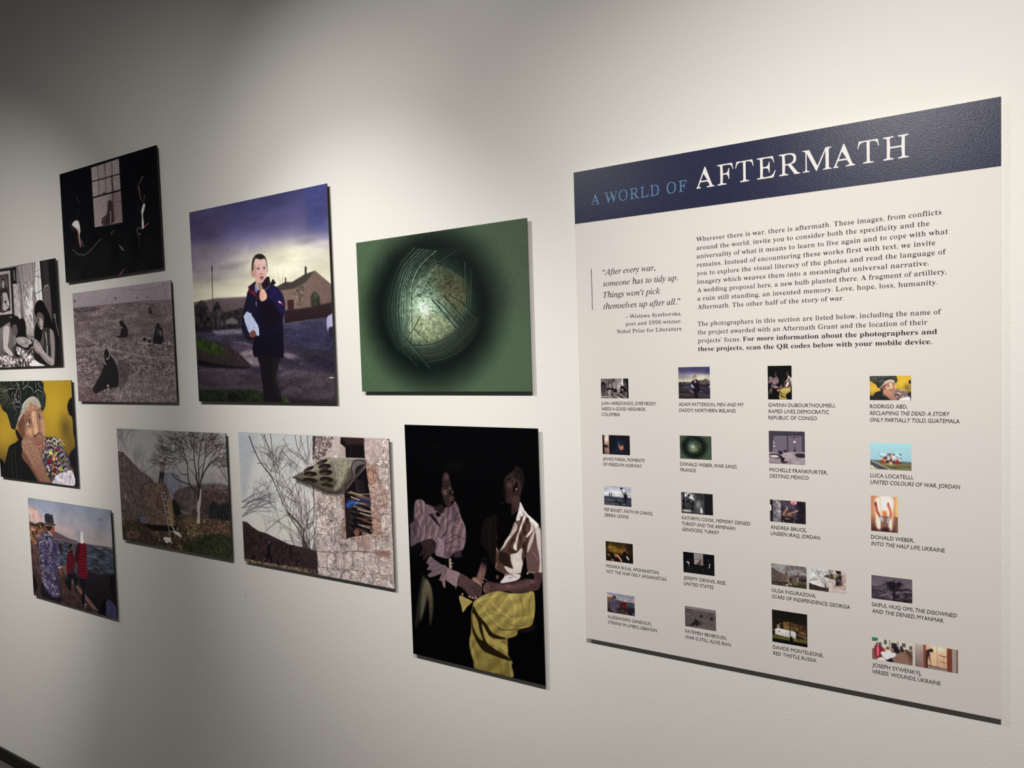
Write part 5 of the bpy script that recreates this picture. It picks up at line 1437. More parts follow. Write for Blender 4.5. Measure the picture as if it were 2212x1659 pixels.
    for k in range(15):
        s.stroke([(1205, 520 + k * 12), (1240, 530 + k * 12), (1290, 545 + k * 12)], 5, (78, 72, 82), 3, .7, 2)
    # bundle of rods and blue cloth
    s.fill([(1110, 750), (1150, 715), (1210, 700), (1300, 690), (1340, 700), (1340, 760), (1240, 770), (1180, 790), (1120, 800)], (30, 50, 116), 6)
    s.fill([(1115, 760), (1180, 716), (1240, 740), (1180, 775), (1125, 790)], (44, 84, 170), 6)
    for k in range(34):
        y = 640 + k * 12
        x0 = 1150 + (k % 5) * 18 + (60 if k > 16 else 0)
        c = rnd.choice(((150, 132, 120), (110, 78, 64), (176, 160, 146), (96, 62, 52), (54, 40, 40)))
        s.stroke([(x0, y + rnd.uniform(-8, 8)), (x0 + 80, y + 22), (1350, y + rnd.uniform(20, 60))], 11, c, 8, .95, 3)
    for k in range(16):
        s.stroke([(1130 + rnd.uniform(0, 60), 780 + k * 16), (1180 + rnd.uniform(0, 40), 790 + k * 17)], 7, rnd.choice(((96, 90, 94), (20, 16, 22), (70, 60, 62))), 4, .8, 3)
    s.stroke([(1130, 650), (1200, 660), (1260, 690)], 18, (108, 100, 62), 12, blur=4)
    s.stroke([(1150, 640), (1270, 680)], 6, (190, 176, 150), 5)
    s.stroke([(1160, 690), (1240, 720)], 9, (214, 206, 196), 7)
    s.dot(1210, 1035, 26, 34, (140, 84, 72), 6)
    # rocket pod
    s.fill([(960, 308), (1100, 306), (1300, 312), (1305, 400), (1230, 480), (1160, 560), (1100, 640), (1030, 655), (960, 650), (1010, 450)], (156, 150, 150), 4, False)
    s.fill([(1000, 340), (1180, 330), (1160, 470), (1110, 600), (1040, 640), (1010, 560), (1030, 450)], (142, 136, 112), 22, a=.8, tex=.2, cell=14)
    s.fill([(1140, 420), (1200, 470), (1120, 620), (1020, 655), (970, 652), (1060, 590)], (70, 60, 54), 24, a=.75)
    for k in range(30):
        x, y = rnd.uniform(1020, 1150), rnd.uniform(340, 560)
        s.stroke([(x, y), (x - 6, y + 40)], 5, rnd.choice(((176, 170, 150), (110, 102, 76), (190, 184, 176))), 3, .5, 3)
    s.fill([(595, 498), (690, 445), (800, 380), (900, 325), (955, 308), (985, 350), (1010, 430), (1020, 520), (1000, 600), (965, 652), (900, 630), (780, 575), (690, 535), (625, 512)], (122, 116, 98), 3)
    s.fill([(595, 498), (700, 500), (850, 520), (1018, 530), (1000, 600), (965, 655), (900, 632), (780, 577), (640, 520)], (82, 74, 60), 18, a=.75)
    s.fill([(690, 448), (830, 370), (955, 308), (975, 345), (850, 420), (740, 470)], (160, 156, 134), 12, a=.7)
    s.fill([(595, 498), (690, 448), (700, 500), (690, 535), (630, 514)], (104, 96, 88), 6, False)
    s.stroke([(597, 500), (640, 514), (700, 535)], 9, (40, 34, 34), 6)
    s.stroke([(985, 320), (1025, 400), (1035, 520), (1010, 620)], 14, (128, 124, 116), 10, .9, 5)
    for x, y, rx, ry, rot in ((750, 418, 56, 17, -.42), (882, 350, 56, 18, -.38), (764, 468, 68, 27, 0.0), (905, 395, 62, 28, -.12), (762, 530, 72, 26, .12), (915, 452, 66, 31, 0.0), (922, 522, 68, 30, .08), (928, 578, 58, 22, .16)):
        s.dot(x, y, rx, ry, (38, 30, 28), 4, 1, rot)
        s.dot(x - rx * .2, y + ry * .4, rx * .5, ry * .4, (112, 104, 76), 8, .55, rot)
        s.stroke([(x - rx * .9, y + ry * .5), (x, y + ry * 1.05), (x + rx * .8, y + ry * .7)], 5, (160, 154, 134), 3, .5, 4)
    s.fill([(1170, 330), (1300, 318), (1304, 400), (1230, 480), (1180, 440)], (96, 92, 96), 8, False, a=.9)
    s.fill([(1215, 400), (1295, 372), (1240, 440), (1200, 480)], (30, 26, 30), 8, a=.9)
    s.stroke([(640, 530), (780, 585), (900, 640), (970, 656), (1080, 645)], 46, (34, 28, 28), 40, .6, 30)
    # strap
    for p, w in ((((1105, 640), (1100, 580), (1170, 500), (1165, 400), (1210, 335), (1290, 345), (1305, 365)), 15), (((1300, 370), (1240, 450), (1190, 510), (1120, 580), (1105, 640)), 16), (((1165, 400), (1180, 470), (1200, 500)), 10), (((1200, 500), (1215, 600), (1235, 640)), 8)):
        s.stroke(p, w, (70, 54, 50), w, 1, 3)
    s.stroke([(1170, 405), (1210, 342), (1285, 352)], 4, (140, 120, 112), 3, .7)
    return s.finish(.05, .2, .9)


# small pictures printed only on the text panel; u, v run 0-100 over the picture
UQ = [(0, 0), (100, 0), (100, 100), (0, 100)]


def th_hand():
    s = Art(96, 66, UQ, bg=(20, 21, 30))
    s.k = 65 / 100
    s.fill([(6, 0), (24, 0), (25, 100), (6, 100)], (190, 160, 148), 1.5, False, col2=(130, 96, 86))
    s.blob(14, 22, 6, 14, (236, 222, 214), .9)
    s.fill([(0, 0), (6, 0), (7, 100), (0, 100)], (20, 14, 16), 1, False)
    for a in ((12, 48), (18, 52), (21, 56), (21, 62), (19, 68)):
        s.stroke([(5, 60), a], 5, (30, 22, 28), 3)
    s.fill([(48, 30), (84, 30), (84, 84), (48, 84)], (26, 30, 46), 3, False)
    s.fill([(60, 62), (62, 48), (65, 58), (68, 55), (72, 50), (76, 54), (77, 66), (73, 74), (66, 74), (63, 68)], (190, 120, 90), 2)
    s.stroke([(60, 46), (62, 60)], 4, (150, 140, 140), 3)
    s.noise(.2, 30, 1)
    return s.c


def th_beach():
    s = Art(96, 65, UQ)
    s.k = .64
    s.vgrad([(0, (140, 144, 160)), (.3, (196, 198, 206)), (.52, (170, 172, 180)), (.56, (70, 72, 84)), (.66, (52, 54, 66)), (1, (60, 62, 74))])
    s.noise(.25, 30, 4, 2.4, .7, [(0, 0), (100, 0), (100, 52), (0, 52)], 5)
    s.noise(.5, 10, 5, 2.2, .7, [(0, 60), (100, 60), (100, 100), (0, 100)], 3)
    s.stroke([(0, 58), (30, 62), (100, 64)], 4, (30, 32, 42), 4)
    K = (22, 24, 32)
    for x in (20, 27):
        s.stroke([(x, 42), (x + .5, 56)], 6, K, 4); s.dot(x, 39, 1.6, 3, K)
    s.stroke([(63, 18), (70, 32), (76, 42)], 4, K, 5)
    s.fill([(73, 38), (84, 38), (86, 60), (82, 74), (83, 90), (80, 90), (77, 72), (73, 56)], K, 1.5)
    s.dot(79, 30, 3, 5, K)
    s.fill([(60, 6), (70, 6), (67, 14), (62, 14)], K, 1)
    return s.c


def th_ruin():
    s = Art(96, 65, UQ, bg=(44, 44, 48))
    s.k = .64
    s.noise(.5, 26, 4)
    for k, (x, y, r) in enumerate(((14, 14, 6), (24, 8, 5), (30, 20, 5), (40, 14, 5), (36, 26, 4))):
        s.blob(x, y, r, r * 1.6, (226, 226, 226), .85)
    s.noise(.9, 8, 6, region=[(0, 0), (46, 0), (46, 50), (0, 50)], blur=3)
    s.stroke([(8, 0), (9, 60), (6, 100)], 7, (14, 14, 18), 9)
    s.blob(54, 54, 9, 20, (150, 152, 154), .8)
    s.fill([(72, 0), (100, 0), (100, 100), (72, 100)], (20, 21, 28), 3, False)
    s.fill([(6, 84), (28, 84), (36, 92), (6, 92)], (176, 176, 176), 4)
    s.fill([(60, 92), (61, 72), (64, 66), (67, 74), (68, 92)], (190, 190, 188), 2)
    s.stroke([(36, 70), (33, 92)], 6, (14, 14, 18), 4)
    s.stroke([(72, 0), (72, 100)], 2, (110, 110, 110), 2, .7)
    return s.c


def th_prayer():
    s = Art(96, 66, UQ, bg=(26, 20, 14))
    s.k = .65
    s.blob(30, 34, 30, 20, (120, 92, 26), .9)
    s.blob(60, 40, 26, 22, (130, 84, 26), .8)
    s.blob(14, 30, 6, 10, (170, 140, 60), .8)
    s.noise(.5, 26, 8)
    s.fill([(0, 60), (20, 56), (40, 66), (70, 64), (100, 70), (100, 100), (0, 100)], (18, 13, 12), 6)
    s.fill([(64, 50), (68, 38), (71, 36), (74, 46), (80, 56), (82, 100), (66, 100), (66, 66), (60, 56)], (14, 11, 14), 2)
    s.blob(70, 38, 2, 4, (190, 130, 60), .9)
    for p, c in ((((42, 66), (50, 78), (58, 94)), (214, 160, 120)), (((34, 64), (38, 76)), (170, 110, 60)), (((8, 66), (14, 74)), (150, 90, 50)), (((22, 92), (28, 96)), (170, 100, 50)), (((78, 70), (84, 82)), (210, 196, 170))):
        s.stroke(p, 9, c, 7, .9, 3)
    return s.c


def th_shelter():
    s = Art(100, 98, UQ, bg=(104, 92, 108))
    s.k = .97
    s.fill([(0, 0), (100, 0), (100, 12), (14, 14), (10, 66), (0, 66)], (58, 54, 64), 2, False)
    s.fill([(92, 10), (100, 6), (100, 80), (92, 66)], (60, 56, 66), 2, False)
    s.stroke([(52, 12), (53, 64)], 3, (44, 40, 50), 3)
    s.stroke([(12, 13), (94, 11)], 2, (36, 32, 40), 2)
    s.fill([(0, 66), (100, 62), (100, 100), (0, 100)], (150, 138, 146), 3, False, tex=.15, cell=20)
    s.stroke([(60, 18), (84, 18)], 2, (60, 44, 52), 2)
    s.stroke([(72, 14), (72, 62)], 2.5, (74, 58, 66), 2)
    s.dot(72, 32, 3, 4, (200, 196, 200)); s.stroke([(72, 24), (80, 20)], 1.5, (150, 130, 130), 1)
    s.dot(72, 57, 3, 4, (40, 34, 44)); s.dot(14, 36, 3, 6, (140, 134, 146)); s.dot(14, 47, 5, 6, (90, 84, 96)); s.dot(15, 47, 2.4, 3, (190, 184, 190))
    s.stroke([(10, 66), (14, 56), (22, 60)], 2, (130, 124, 134), 2)
    for a in ([(2, 72), (20, 70), (36, 76), (30, 84), (4, 82)], [(72, 70), (86, 66), (100, 68), (100, 78), (80, 78)], [(26, 62), (34, 60), (40, 68), (32, 72), (26, 68)], [(42, 58), (50, 58), (50, 64), (42, 64)]):
        s.fill(a, (38, 34, 44), 1.5)
    s.fill([(2, 76), (20, 74), (28, 80), (10, 82)], (196, 184, 186), 2)
    s.fill([(34, 76), (38, 80), (44, 82), (43, 88), (40, 92), (52, 92), (50, 96), (38, 97), (33, 90)], (24, 21, 28), 1.2)
    return s.c


def th_blast():
    s = Art(100, 74, UQ)
    s.k = .73
    s.vgrad([(0, (158, 204, 212)), (.6, (150, 190, 204)), (.7, (150, 180, 190)), (.72, (88, 98, 76)), (.8, (128, 118, 80)), (.9, (74, 84, 56)), (1, (118, 104, 76))])
    s.noise(.25, 8, 4, 5, .5, [(0, 72), (100, 72), (100, 100), (0, 100)], 2)
    s.stroke([(0, 68), (40, 68), (100, 71)], 5, (84, 104, 108), 5)
    s.fill([(0, 70), (6, 72), (48, 100), (20, 100), (0, 84)], (70, 68, 74), 1, False)
    s.stroke([(4, 70), (48, 99)], 2, (206, 196, 176), 2)
    s.fill([(0, 84), (22, 100), (0, 100)], (180, 170, 150), 2, False, tex=.4, cell=4)
    for x, y, r, c in ((38, 54, 5, (110, 50, 42)), (38, 58, 4, (170, 70, 40)), (32, 66, 6, (150, 54, 38)), (42, 70, 5, (40, 22, 22)), (50, 48, 6, (150, 60, 40)), (52, 46, 3, (250, 190, 90)), (51, 62, 5, (130, 40, 32)), (52, 70, 6, (120, 40, 34)), (49, 44, 3, (90, 40, 36)), (66, 66, 5, (170, 60, 50)), (66, 72, 8, (130, 40, 36)), (64, 60, 2.4, (200, 120, 90)), (30, 72, 7, (130, 50, 36)), (36, 66, 3, (236, 150, 70)), (59, 72, 3, (40, 24, 24)), (50, 76, 5, (230, 200, 190))):
        s.blob(x, y, r * .8, r * 1.0, c, .95)
    s.noise(.5, 5, 7, region=[(24, 38), (76, 38), (76, 76), (24, 76)], blur=4)
    return s.c


def th_gym():
    s = Art(100, 66, UQ, bg=(30, 24, 34))
    s.k = .65
    s.fill([(8, 0), (31, 0), (31, 100), (8, 100)], (104, 100, 106), 3, False)
    s.blob(26, 40, 6, 40, (172, 168, 172), .8)
    s.fill([(32, 0), (76, 0), (76, 80), (32, 80)], (62, 54, 68), 2, False)
    s.fill([(0, 24), (3, 24), (4, 50), (0, 50)], (226, 222, 220), 1, False)
    s.dot(67, 4, 9, 13, (206, 124, 136), 1.5); s.blob(66, 6, 3, 6, (236, 180, 186), .8)
    S = (170, 128, 106)
    s.stroke([(56, 56), (68, 50), (78, 42)], 6, S, 4); s.stroke([(38, 62), (44, 48), (50, 36), (47, 26)], 7, S, 4)
    s.fill([(38, 62), (48, 54), (58, 58), (60, 76), (52, 86), (42, 80)], (116, 92, 80), 2)
    s.stroke([(34, 36), (36, 46)], 5, (18, 14, 18), 5); s.stroke([(34, 76), (62, 76), (66, 90)], 6, (16, 13, 16), 5)
    s.stroke([(38, 90), (38, 100)], 2, (180, 176, 180), 2); s.stroke([(67, 84), (68, 98)], 2, (150, 146, 150), 2)
    s.noise(.3, 10, 3)
    return s.c


def th_curtain():
    s = Art(72, 110, UQ, bg=(150, 92, 64))
    s.k = 1.09
    s.vgrad([(0, (184, 124, 96)), (.5, (190, 130, 96)), (1, (60, 30, 26))])
    s.fill([(20, 6), (82, 2), (80, 60), (78, 92), (66, 96), (24, 92), (18, 50)], (244, 226, 206), 5)
    s.fill([(40, 0), (60, 0), (60, 40), (40, 40)], (250, 240, 230), 8, False, a=.6)
    s.stroke([(34, 0), (38, 50)], 5, (196, 176, 160), 4, .8, 4)
    s.fill([(92, 0), (100, 0), (100, 56), (92, 56)], (226, 176, 116), 2, False)
    s.fill([(90, 56), (100, 56), (100, 100), (90, 100)], (110, 78, 62), 3, False)
    s.fill([(40, 56), (50, 52), (60, 54), (70, 62), (66, 76), (64, 100), (38, 100), (36, 70), (30, 58)], (120, 88, 80), 3)
    s.fill([(42, 90), (66, 88), (68, 100), (36, 100)], (50, 26, 26), 6)
    s.stroke([(34, 58), (24, 44), (19, 26)], 7, (160, 84, 60), 6); s.stroke([(72, 60), (74, 44), (66, 26)], 7, (190, 110, 80), 6)
    s.dot(18, 23, 4.5, 7, (110, 44, 40), 2); s.dot(65, 23, 4.5, 7, (170, 80, 80), 2)
    s.fill([(42, 46), (44, 41), (52, 40), (60, 43), (59, 52), (54, 56), (46, 55)], (200, 110, 60), 2)
    s.fill([(42, 44), (46, 40), (56, 40), (60, 46), (52, 45)], (226, 150, 96), 2)
    s.fill([(34, 56), (46, 62), (44, 72), (34, 66)], (176, 170, 176), 3); s.fill([(60, 64), (72, 58), (66, 72), (60, 74)], (160, 156, 166), 3)
    return s.c


def th_tree():
    s = Art(100, 67, UQ)
    s.k = .66
    s.vgrad([(0, (88, 80, 90)), (.38, (100, 92, 100)), (.42, (60, 52, 60)), (.6, (66, 58, 66)), (1, (40, 34, 42))])
    s.noise(.6, 10, 4, 1.6, .7, [(0, 40), (100, 40), (100, 100), (0, 100)], 3)
    s.stroke([(2, 40), (40, 48), (60, 60), (100, 52)], 5, (130, 122, 130), 5, .5, 5)
    s.fill([(18, 92), (40, 68), (56, 92), (44, 88), (36, 80)], (134, 124, 132), 5, a=.6)
    s.fill([(38, 28), (48, 18), (62, 22), (74, 18), (72, 36), (64, 50), (66, 56), (52, 60), (44, 50), (40, 40)], (28, 24, 30), 2, tex=.6, cell=6)
    s.stroke([(56, 56), (56, 100)], 9, (30, 26, 32), 10)
    rnd = random.Random(2)
    for k in range(14):
        a = rnd.uniform(0, 3.3)
        s.branch(56 + 10 * math.cos(a), 36 - 10 * math.sin(a), a, 12, 1.6, (26, 22, 28), rnd, 1, .7)
    return s.c


def th_night():
    s = Art(100, 100, UQ, bg=(18, 16, 14))
    s.k = .99
    s.vgrad([(0, (18, 15, 14)), (.4, (26, 22, 16)), (.7, (24, 20, 16)), (1, (6, 8, 8))])
    s.fill([(32, 34), (50, 30), (66, 36), (66, 62), (32, 58)], (98, 74, 42), 2, False, tex=.25, cell=12)
    s.fill([(66, 34), (100, 36), (100, 78), (66, 70)], (66, 50, 32), 2, False, tex=.5, cell=10)
    s.fill([(14, 44), (22, 44), (24, 58), (14, 58)], (130, 118, 100), 1, False)
    s.fill([(8, 60), (14, 56), (30, 56), (60, 58), (68, 60), (68, 82), (8, 76)], (206, 204, 206), 1.2, False, col2=(170, 166, 160))
    s.fill([(0, 78), (40, 80), (100, 78), (100, 92), (0, 88)], (92, 84, 44), 5, False)
    for x, y in ((90, 60), (94, 62), (90, 70), (95, 72), (84, 58), (70, 50), (24, 40), (5, 62)):
        s.blob(x, y, 1.2, 1.6, (255, 220, 130), .95)
    s.stroke([(51, 4), (52, 86)], 2, (14, 11, 12), 2.4)
    s.stroke([(51, 30), (64, 52), (80, 92)], 1.5, (20, 16, 16), 1.5); s.stroke([(44, 40), (60, 42)], 1.5, (20, 16, 16), 1.5)
    s.fill([(52, 84), (54, 76), (58, 76), (60, 92), (52, 92)], (12, 10, 12), 1.5)
    s.fill([(0, 92), (40, 90), (100, 90), (100, 100), (0, 100)], (8, 9, 10), 4, False)
    s.dot(20, 64, 3, 1.6, (60, 60, 70), 1)
    return s.c


def th_steps():
    s = Art(100, 63, UQ, bg=(196, 190, 178))
    s.k = .62
    s.fill([(0, 0), (16, 0), (14, 14), (0, 18)], (54, 108, 90), 1.5, False)
    for x, y, w, h in ((18, 18, 6, 18), (30, 4, 7, 20), (74, 6, 9, 18), (92, 14, 7, 18)):
        s.fill([(x, y), (x + w, y), (x + w, y + h), (x, y + h)], (80, 84, 86), 1, False)
    s.stroke([(44, 0), (44, 40)], 3, (90, 90, 84), 3); s.stroke([(64, 0), (66, 30)], 3, (90, 90, 84), 3)
    s.fill([(48, 12), (62, 12), (62, 40), (48, 40)], (50, 36, 36), 1, False)
    s.fill([(0, 52), (30, 44), (60, 42), (84, 34), (100, 36), (100, 100), (0, 100)], (112, 82, 70), 2, False)
    for k in range(9):
        s.stroke([(50, 46 + k * 6), (84 + k, 44 + k * 7)], 2, (176, 150, 130), 2, .8)
    s.stroke([(84, 34), (100, 66)], 5, (40, 34, 36), 5); s.stroke([(82, 46), (100, 84)], 2, (40, 34, 36), 2)
    s.fill([(54, 44), (58, 26), (62, 24), (68, 40), (68, 54), (58, 56)], (28, 26, 34), 2)
    s.fill([(70, 24), (74, 22), (78, 36), (78, 46), (70, 44)], (54, 34, 38), 2)
    s.fill([(7, 36), (20, 34), (28, 42), (26, 60), (20, 92), (10, 84), (6, 60)], (124, 34, 46), 2)
    s.fill([(12, 38), (17, 38), (17, 80), (12, 78)], (214, 96, 112), 2)
    s.fill([(10, 26), (15, 22), (19, 28), (17, 38), (12, 36)], (60, 36, 32), 1.5); s.dot(15, 31, 2.4, 5, (190, 130, 110), 1.2)
    s.fill([(34, 46), (42, 44), (48, 52), (46, 64), (34, 60)], (220, 206, 190), 2); s.dot(39, 40, 4, 8, (134, 70, 44), 1.5)
    s.fill([(22, 62), (34, 58), (50, 58), (58, 56), (58, 70), (50, 80), (40, 92), (30, 88), (24, 74)], (222, 214, 224), 2)
    s.fill([(12, 100), (22, 86), (30, 90), (34, 100)], (230, 224, 232), 2); s.fill([(38, 94), (48, 82), (52, 100), (38, 100)], (26, 22, 40), 2)
    return s.c


def th_crutch():
    s = Art(100, 66, UQ, bg=(196, 160, 132))
    s.k = .65
    s.fill([(0, 0), (20, 0), (20, 100), (0, 100)], (176, 162, 154), 2, False, col2=(120, 98, 92))
    s.fill([(20, 0), (26, 0), (26, 100), (20, 100)], (120, 66, 48), 1, False)
    s.fill([(26, 0), (74, 0), (74, 88), (26, 88)], (206, 170, 140), 1, False, tex=.1, cell=30)
    s.blob(58, 10, 16, 14, (240, 222, 202), .8)
    s.stroke([(52, 0), (53, 86)], 1.4, (120, 84, 66), 1.4); s.stroke([(28, 86), (74, 90)], 3, (46, 30, 34), 3)
    s.fill([(26, 89), (74, 92), (74, 100), (26, 100)], (130, 116, 110), 1, False)
    s.fill([(75, 0), (87, 0), (87, 100), (75, 100)], (110, 58, 44), 1, False); s.fill([(87, 0), (97, 0), (97, 100), (87, 100)], (150, 134, 134), 1, False); s.fill([(97, 0), (100, 0), (100, 100), (97, 100)], (84, 58, 52), 1, False)
    s.fill([(28, 22), (34, 18), (35, 36), (31, 60), (30, 96), (26, 98), (26, 30)], (52, 38, 44), 1.5)
    s.fill([(32, 20), (38, 12), (43, 16), (42, 26), (36, 28)], (60, 34, 30), 1.5)
    s.stroke([(34, 34), (36, 60), (38, 96)], 2.4, (60, 44, 46), 2); s.stroke([(36, 40), (34, 60), (38, 66)], 2, (60, 44, 46), 2)
    s.stroke([(74, 38), (62, 38), (58, 34)], 3, (90, 50, 40), 3); s.stroke([(74, 64), (58, 62)], 2.4, (110, 70, 56), 2); s.stroke([(68, 40), (68, 84)], 1.4, (120, 84, 66), 1.2)
    return s.c


# ------------------------------------------------------------------ materials
def wall_marks(nt, b):
    """sparse small scuffs and pits in the paint, as colour only"""
    g = nt.nodes.new('ShaderNodeNewGeometry')
    v = nt.nodes.new('ShaderNodeTexVoronoi')
    v.inputs['Scale'].default_value = 3.2
    nt.links.new(g.outputs['Position'], v.inputs['Vector'])
    r = nt.nodes.new('ShaderNodeMapRange')
    r.inputs[1].default_value = 0.006
    r.inputs[2].default_value = 0.012
    nt.links.new(v.outputs['Distance'], r.inputs[0])
    mx = nt.nodes.new('ShaderNodeMix')
    mx.data_type = 'RGBA'
    mx.inputs[6].default_value = (0.42, 0.40, 0.36, 1)
    mx.inputs[7].default_value = b.inputs['Base Color'].default_value
    nt.links.new(r.outputs[0], mx.inputs[0])
    nt.links.new(mx.outputs[2], b.inputs['Base Color'])


WALLC = (0.80, 0.785, 0.745)
M_WALL = mat('wall_paint', WALLC, 0.62, 0.30, bump=[(140.0, 0.24, 0.0014, 2.0, (1.0, 1.0, 1.35)), (16.0, 0.16, 0.002, 2.0, (1, 1, 1))], node_fn=wall_marks)
M_FLOOR = mat('floor_concrete', (0.10, 0.095, 0.085), 0.45, 0.4, bump=[(30, 0.2, 0.002, 4, (1, 1, 1))])
M_BASE = mat('black_baseboard', (0.008, 0.008, 0.009), 0.5, 0.3)
M_EDGE = mat('black_panel_edge', (0.012, 0.014, 0.014), 0.45, 0.4)
M_CORE = mat('mount_block', (0.03, 0.03, 0.03), 0.6, 0.3)
M_PRINT = mat('printed_sheet', (0.5, 0.5, 0.5), 0.45, 0.07, attr='ink')
M_THUMB = mat('printed_thumbnail', (0.5, 0.5, 0.5), 0.5, 0.15, attr='ink')
M_BOARD = mat('panel_white', (0.735, 0.692, 0.66), 0.55, 0.22, bump=[(260, 0.10, 0.0004, 2, (1, 1, 1))])
M_NAVY = mat('panel_navy', (0.016, 0.019, 0.056), 0.30, 0.18, bump=[(460, 0.6, 0.0005, 3, (1, 1, 1.2))])
M_INK = mat('ink_black', (0.018, 0.014, 0.024), 0.6, 0.2)
M_INKW = mat('ink_white', (0.80, 0.77, 0.75), 0.55, 0.25)
M_INKB = mat('ink_blue', (0.105, 0.23, 0.41), 0.55, 0.25)

# ------------------------------------------------------------------ the room


def tag(o, label=None, cat=None, group=None, kind=None):
    if label:
        o['label'] = label
    if cat:
        o['category'] = cat
    if group:
        o['group'] = group
    if kind:
        o['kind'] = kind
    return o


tag(link_mesh('wall_back', box_mesh('wall', -7.0, 2.6, WALL_Y, WALL_Y + .15, 0, 3.9), M_WALL), kind='structure', label='long off-white gallery wall with orange-peel paint texture')
tag(link_mesh('floor', box_mesh('floor', -7.0, 2.6, -2.6, WALL_Y + .15, -.1, 0), M_FLOOR), kind='structure', label='dark grey concrete gallery floor')
tag(link_mesh('baseboard_back', box_mesh('baseboard', -7.0, 2.6, WALL_Y - .012, WALL_Y, 0, .055, .002), M_BASE), kind='structure', label='low black baseboard along the foot of the wall')

# ------------------------------------------------------------------ prints


def ink_grid(name, W, H, canvas, gain, y, m, parent, tone=1.0):
    """a flat sheet W x H metres, one vertex per dot of ink, local origin at the top-left corner, facing -y"""
    h, w = canvas.shape[:2]
    X, Z = np.meshgrid(np.linspace(0, W, w), -np.linspace(0, H, h))
    co = np.zeros((h * w, 3), np.float32)
    co[:, 0] = X.ravel()
    co[:, 1] = y
    co[:, 2] = Z.ravel()
    i = (np.arange(h - 1)[:, None] * w + np.arange(w - 1)[None, :]).ravel()
    f = np.stack([i, i + w, i + w + 1, i + 1], 1).astype(np.int32)
    me = bpy.data.meshes.new(name)
    me.vertices.add(len(co))
    me.vertices.foreach_set('co', co.ravel())
    me.loops.add(f.size)
    me.loops.foreach_set('vertex_index', f.ravel())
    me.polygons.add(len(f))
    me.polygons.foreach_set('loop_start', np.arange(0, f.size, 4, dtype=np.int32))
    me.update(calc_edges=True)
    c = lin(np.clip(canvas, 0, 255) / 255.0)
    c = np.clip(c * gain, 0, 0.92)
    rgba = np.ones((h * w, 4), np.float32)
    rgba[:, :3] = c.reshape(-1, 3)
    a = me.color_attributes.new('ink', 'FLOAT_COLOR', 'POINT')
    a.data.foreach_set('color', rgba.ravel())
    return link_mesh(name, me, m, parent)


def hang(canvas, x0, x1, z0, z1, gain, label, dark_face=False):
    """one mounted print: sheet on a thin black board, held off the wall by a smaller block"""
    W, H = x1 - x0, z1 - z0
    root = bpy.data.objects.new('photo_print', None)
    COL.objects.link(root)
    root.location = (x0, FRONT, EYE + z1)
    root.empty_display_size = .05
    tag(root, label, 'photo', 'mounted photographs on the gallery wall')
    ink_grid('printed_sheet', W, H, canvas, gain, 0.0, M_PRINT, root)
    link_mesh('backing_board', box_mesh('board', 0, W, 0.0002, 0.0034, -H, 0), M_EDGE, root)
    link_mesh('hanging_block', box_mesh('block', W * .22, W * .78, 0.0034, GAP, -H * .7, -H * .3), M_CORE, root)
    return root


CV = {}
for k, fn in (('rise', art_window), ('arr', art_bedroom), ('rod', art_wrap), ('fat', art_field), ('ale', art_shore), ('boy', art_boy), ('hay', art_haystack), ('mis', art_pod), ('sph', art_sphere), ('men', art_pair)):
    CV[k] = np.clip(fn(), 0, 255)

hang(CV['rise'], -2.7521, -2.1431, 0.3323, 0.7429, 3.2, 'near-black photograph of a pale paned window with a woman outside, topmost on the wall')
hang(CV['arr'], -2.8205 - .6083, -2.8205, 0.0176, 0.4328, 1.75, 'black-and-white bedroom photograph with a girl by a curtained window, upper left edge')
hang(CV['rod'], -3.3636, -2.7578, -0.4550, -0.0412, 1.08, 'photograph of an elderly woman in a green head wrap against yellow, at left edge')
hang(CV['fat'], -2.7123, -2.1047, -0.1234, 0.2889, 2.55, 'grey photograph of black-robed figures seated in a bare field')
hang(CV['ale'], -3.1454, -2.5402, -0.9428, -0.5307, 1.75, 'seaside photograph of a man in a hat and couple in red plaid, lowest at left')
hang(CV['boy'], -1.9883, -1.3767, -0.1184, 0.4983, 1.3, 'large square photograph of a boy in navy coat under violet sky')
hang(CV['hay'], -2.4705, -1.8628, -0.6326, -0.2212, 2.3, 'dim photograph of a haystack with ladder beside a bare tree')
hang(CV['mis'], -1.8022, -1.1891, -0.6279, -0.2158, 1.08, 'photograph of a metal rocket pod jutting from a stone window')
hang(CV['sph'], -1.2766, -0.7449, -0.0869, 0.3216, 1.0, 'green photograph of a scratched glowing sphere')
hang(CV['men'], -1.1328, -0.7325, -0.7973, -0.1753, 1.13, 'tall black photograph of two seated people clasping hands, one in a yellow skirt')

# ------------------------------------------------------------------ lettering


def mapc(s, up, lo, dg=None, special=None):
    o = ''
    for c in s:
        if special and c in special:
            o += special[c]
        elif 'A' <= c <= 'Z':
            o += chr(up + ord(c) - 65)
        elif 'a' <= c <= 'z':
            o += chr(lo + ord(c) - 97)
        elif dg and '0' <= c <= '9':
            o += chr(dg + ord(c) - 48)
        else:
            o += c
    return o


def serif(s):
    return mapc(s, 0x1D400, 0x1D41A, 0x1D7CE)


def italic(s):
    return mapc(s, 0x1D434, 0x1D44E, None, {'h': '\u210e'})


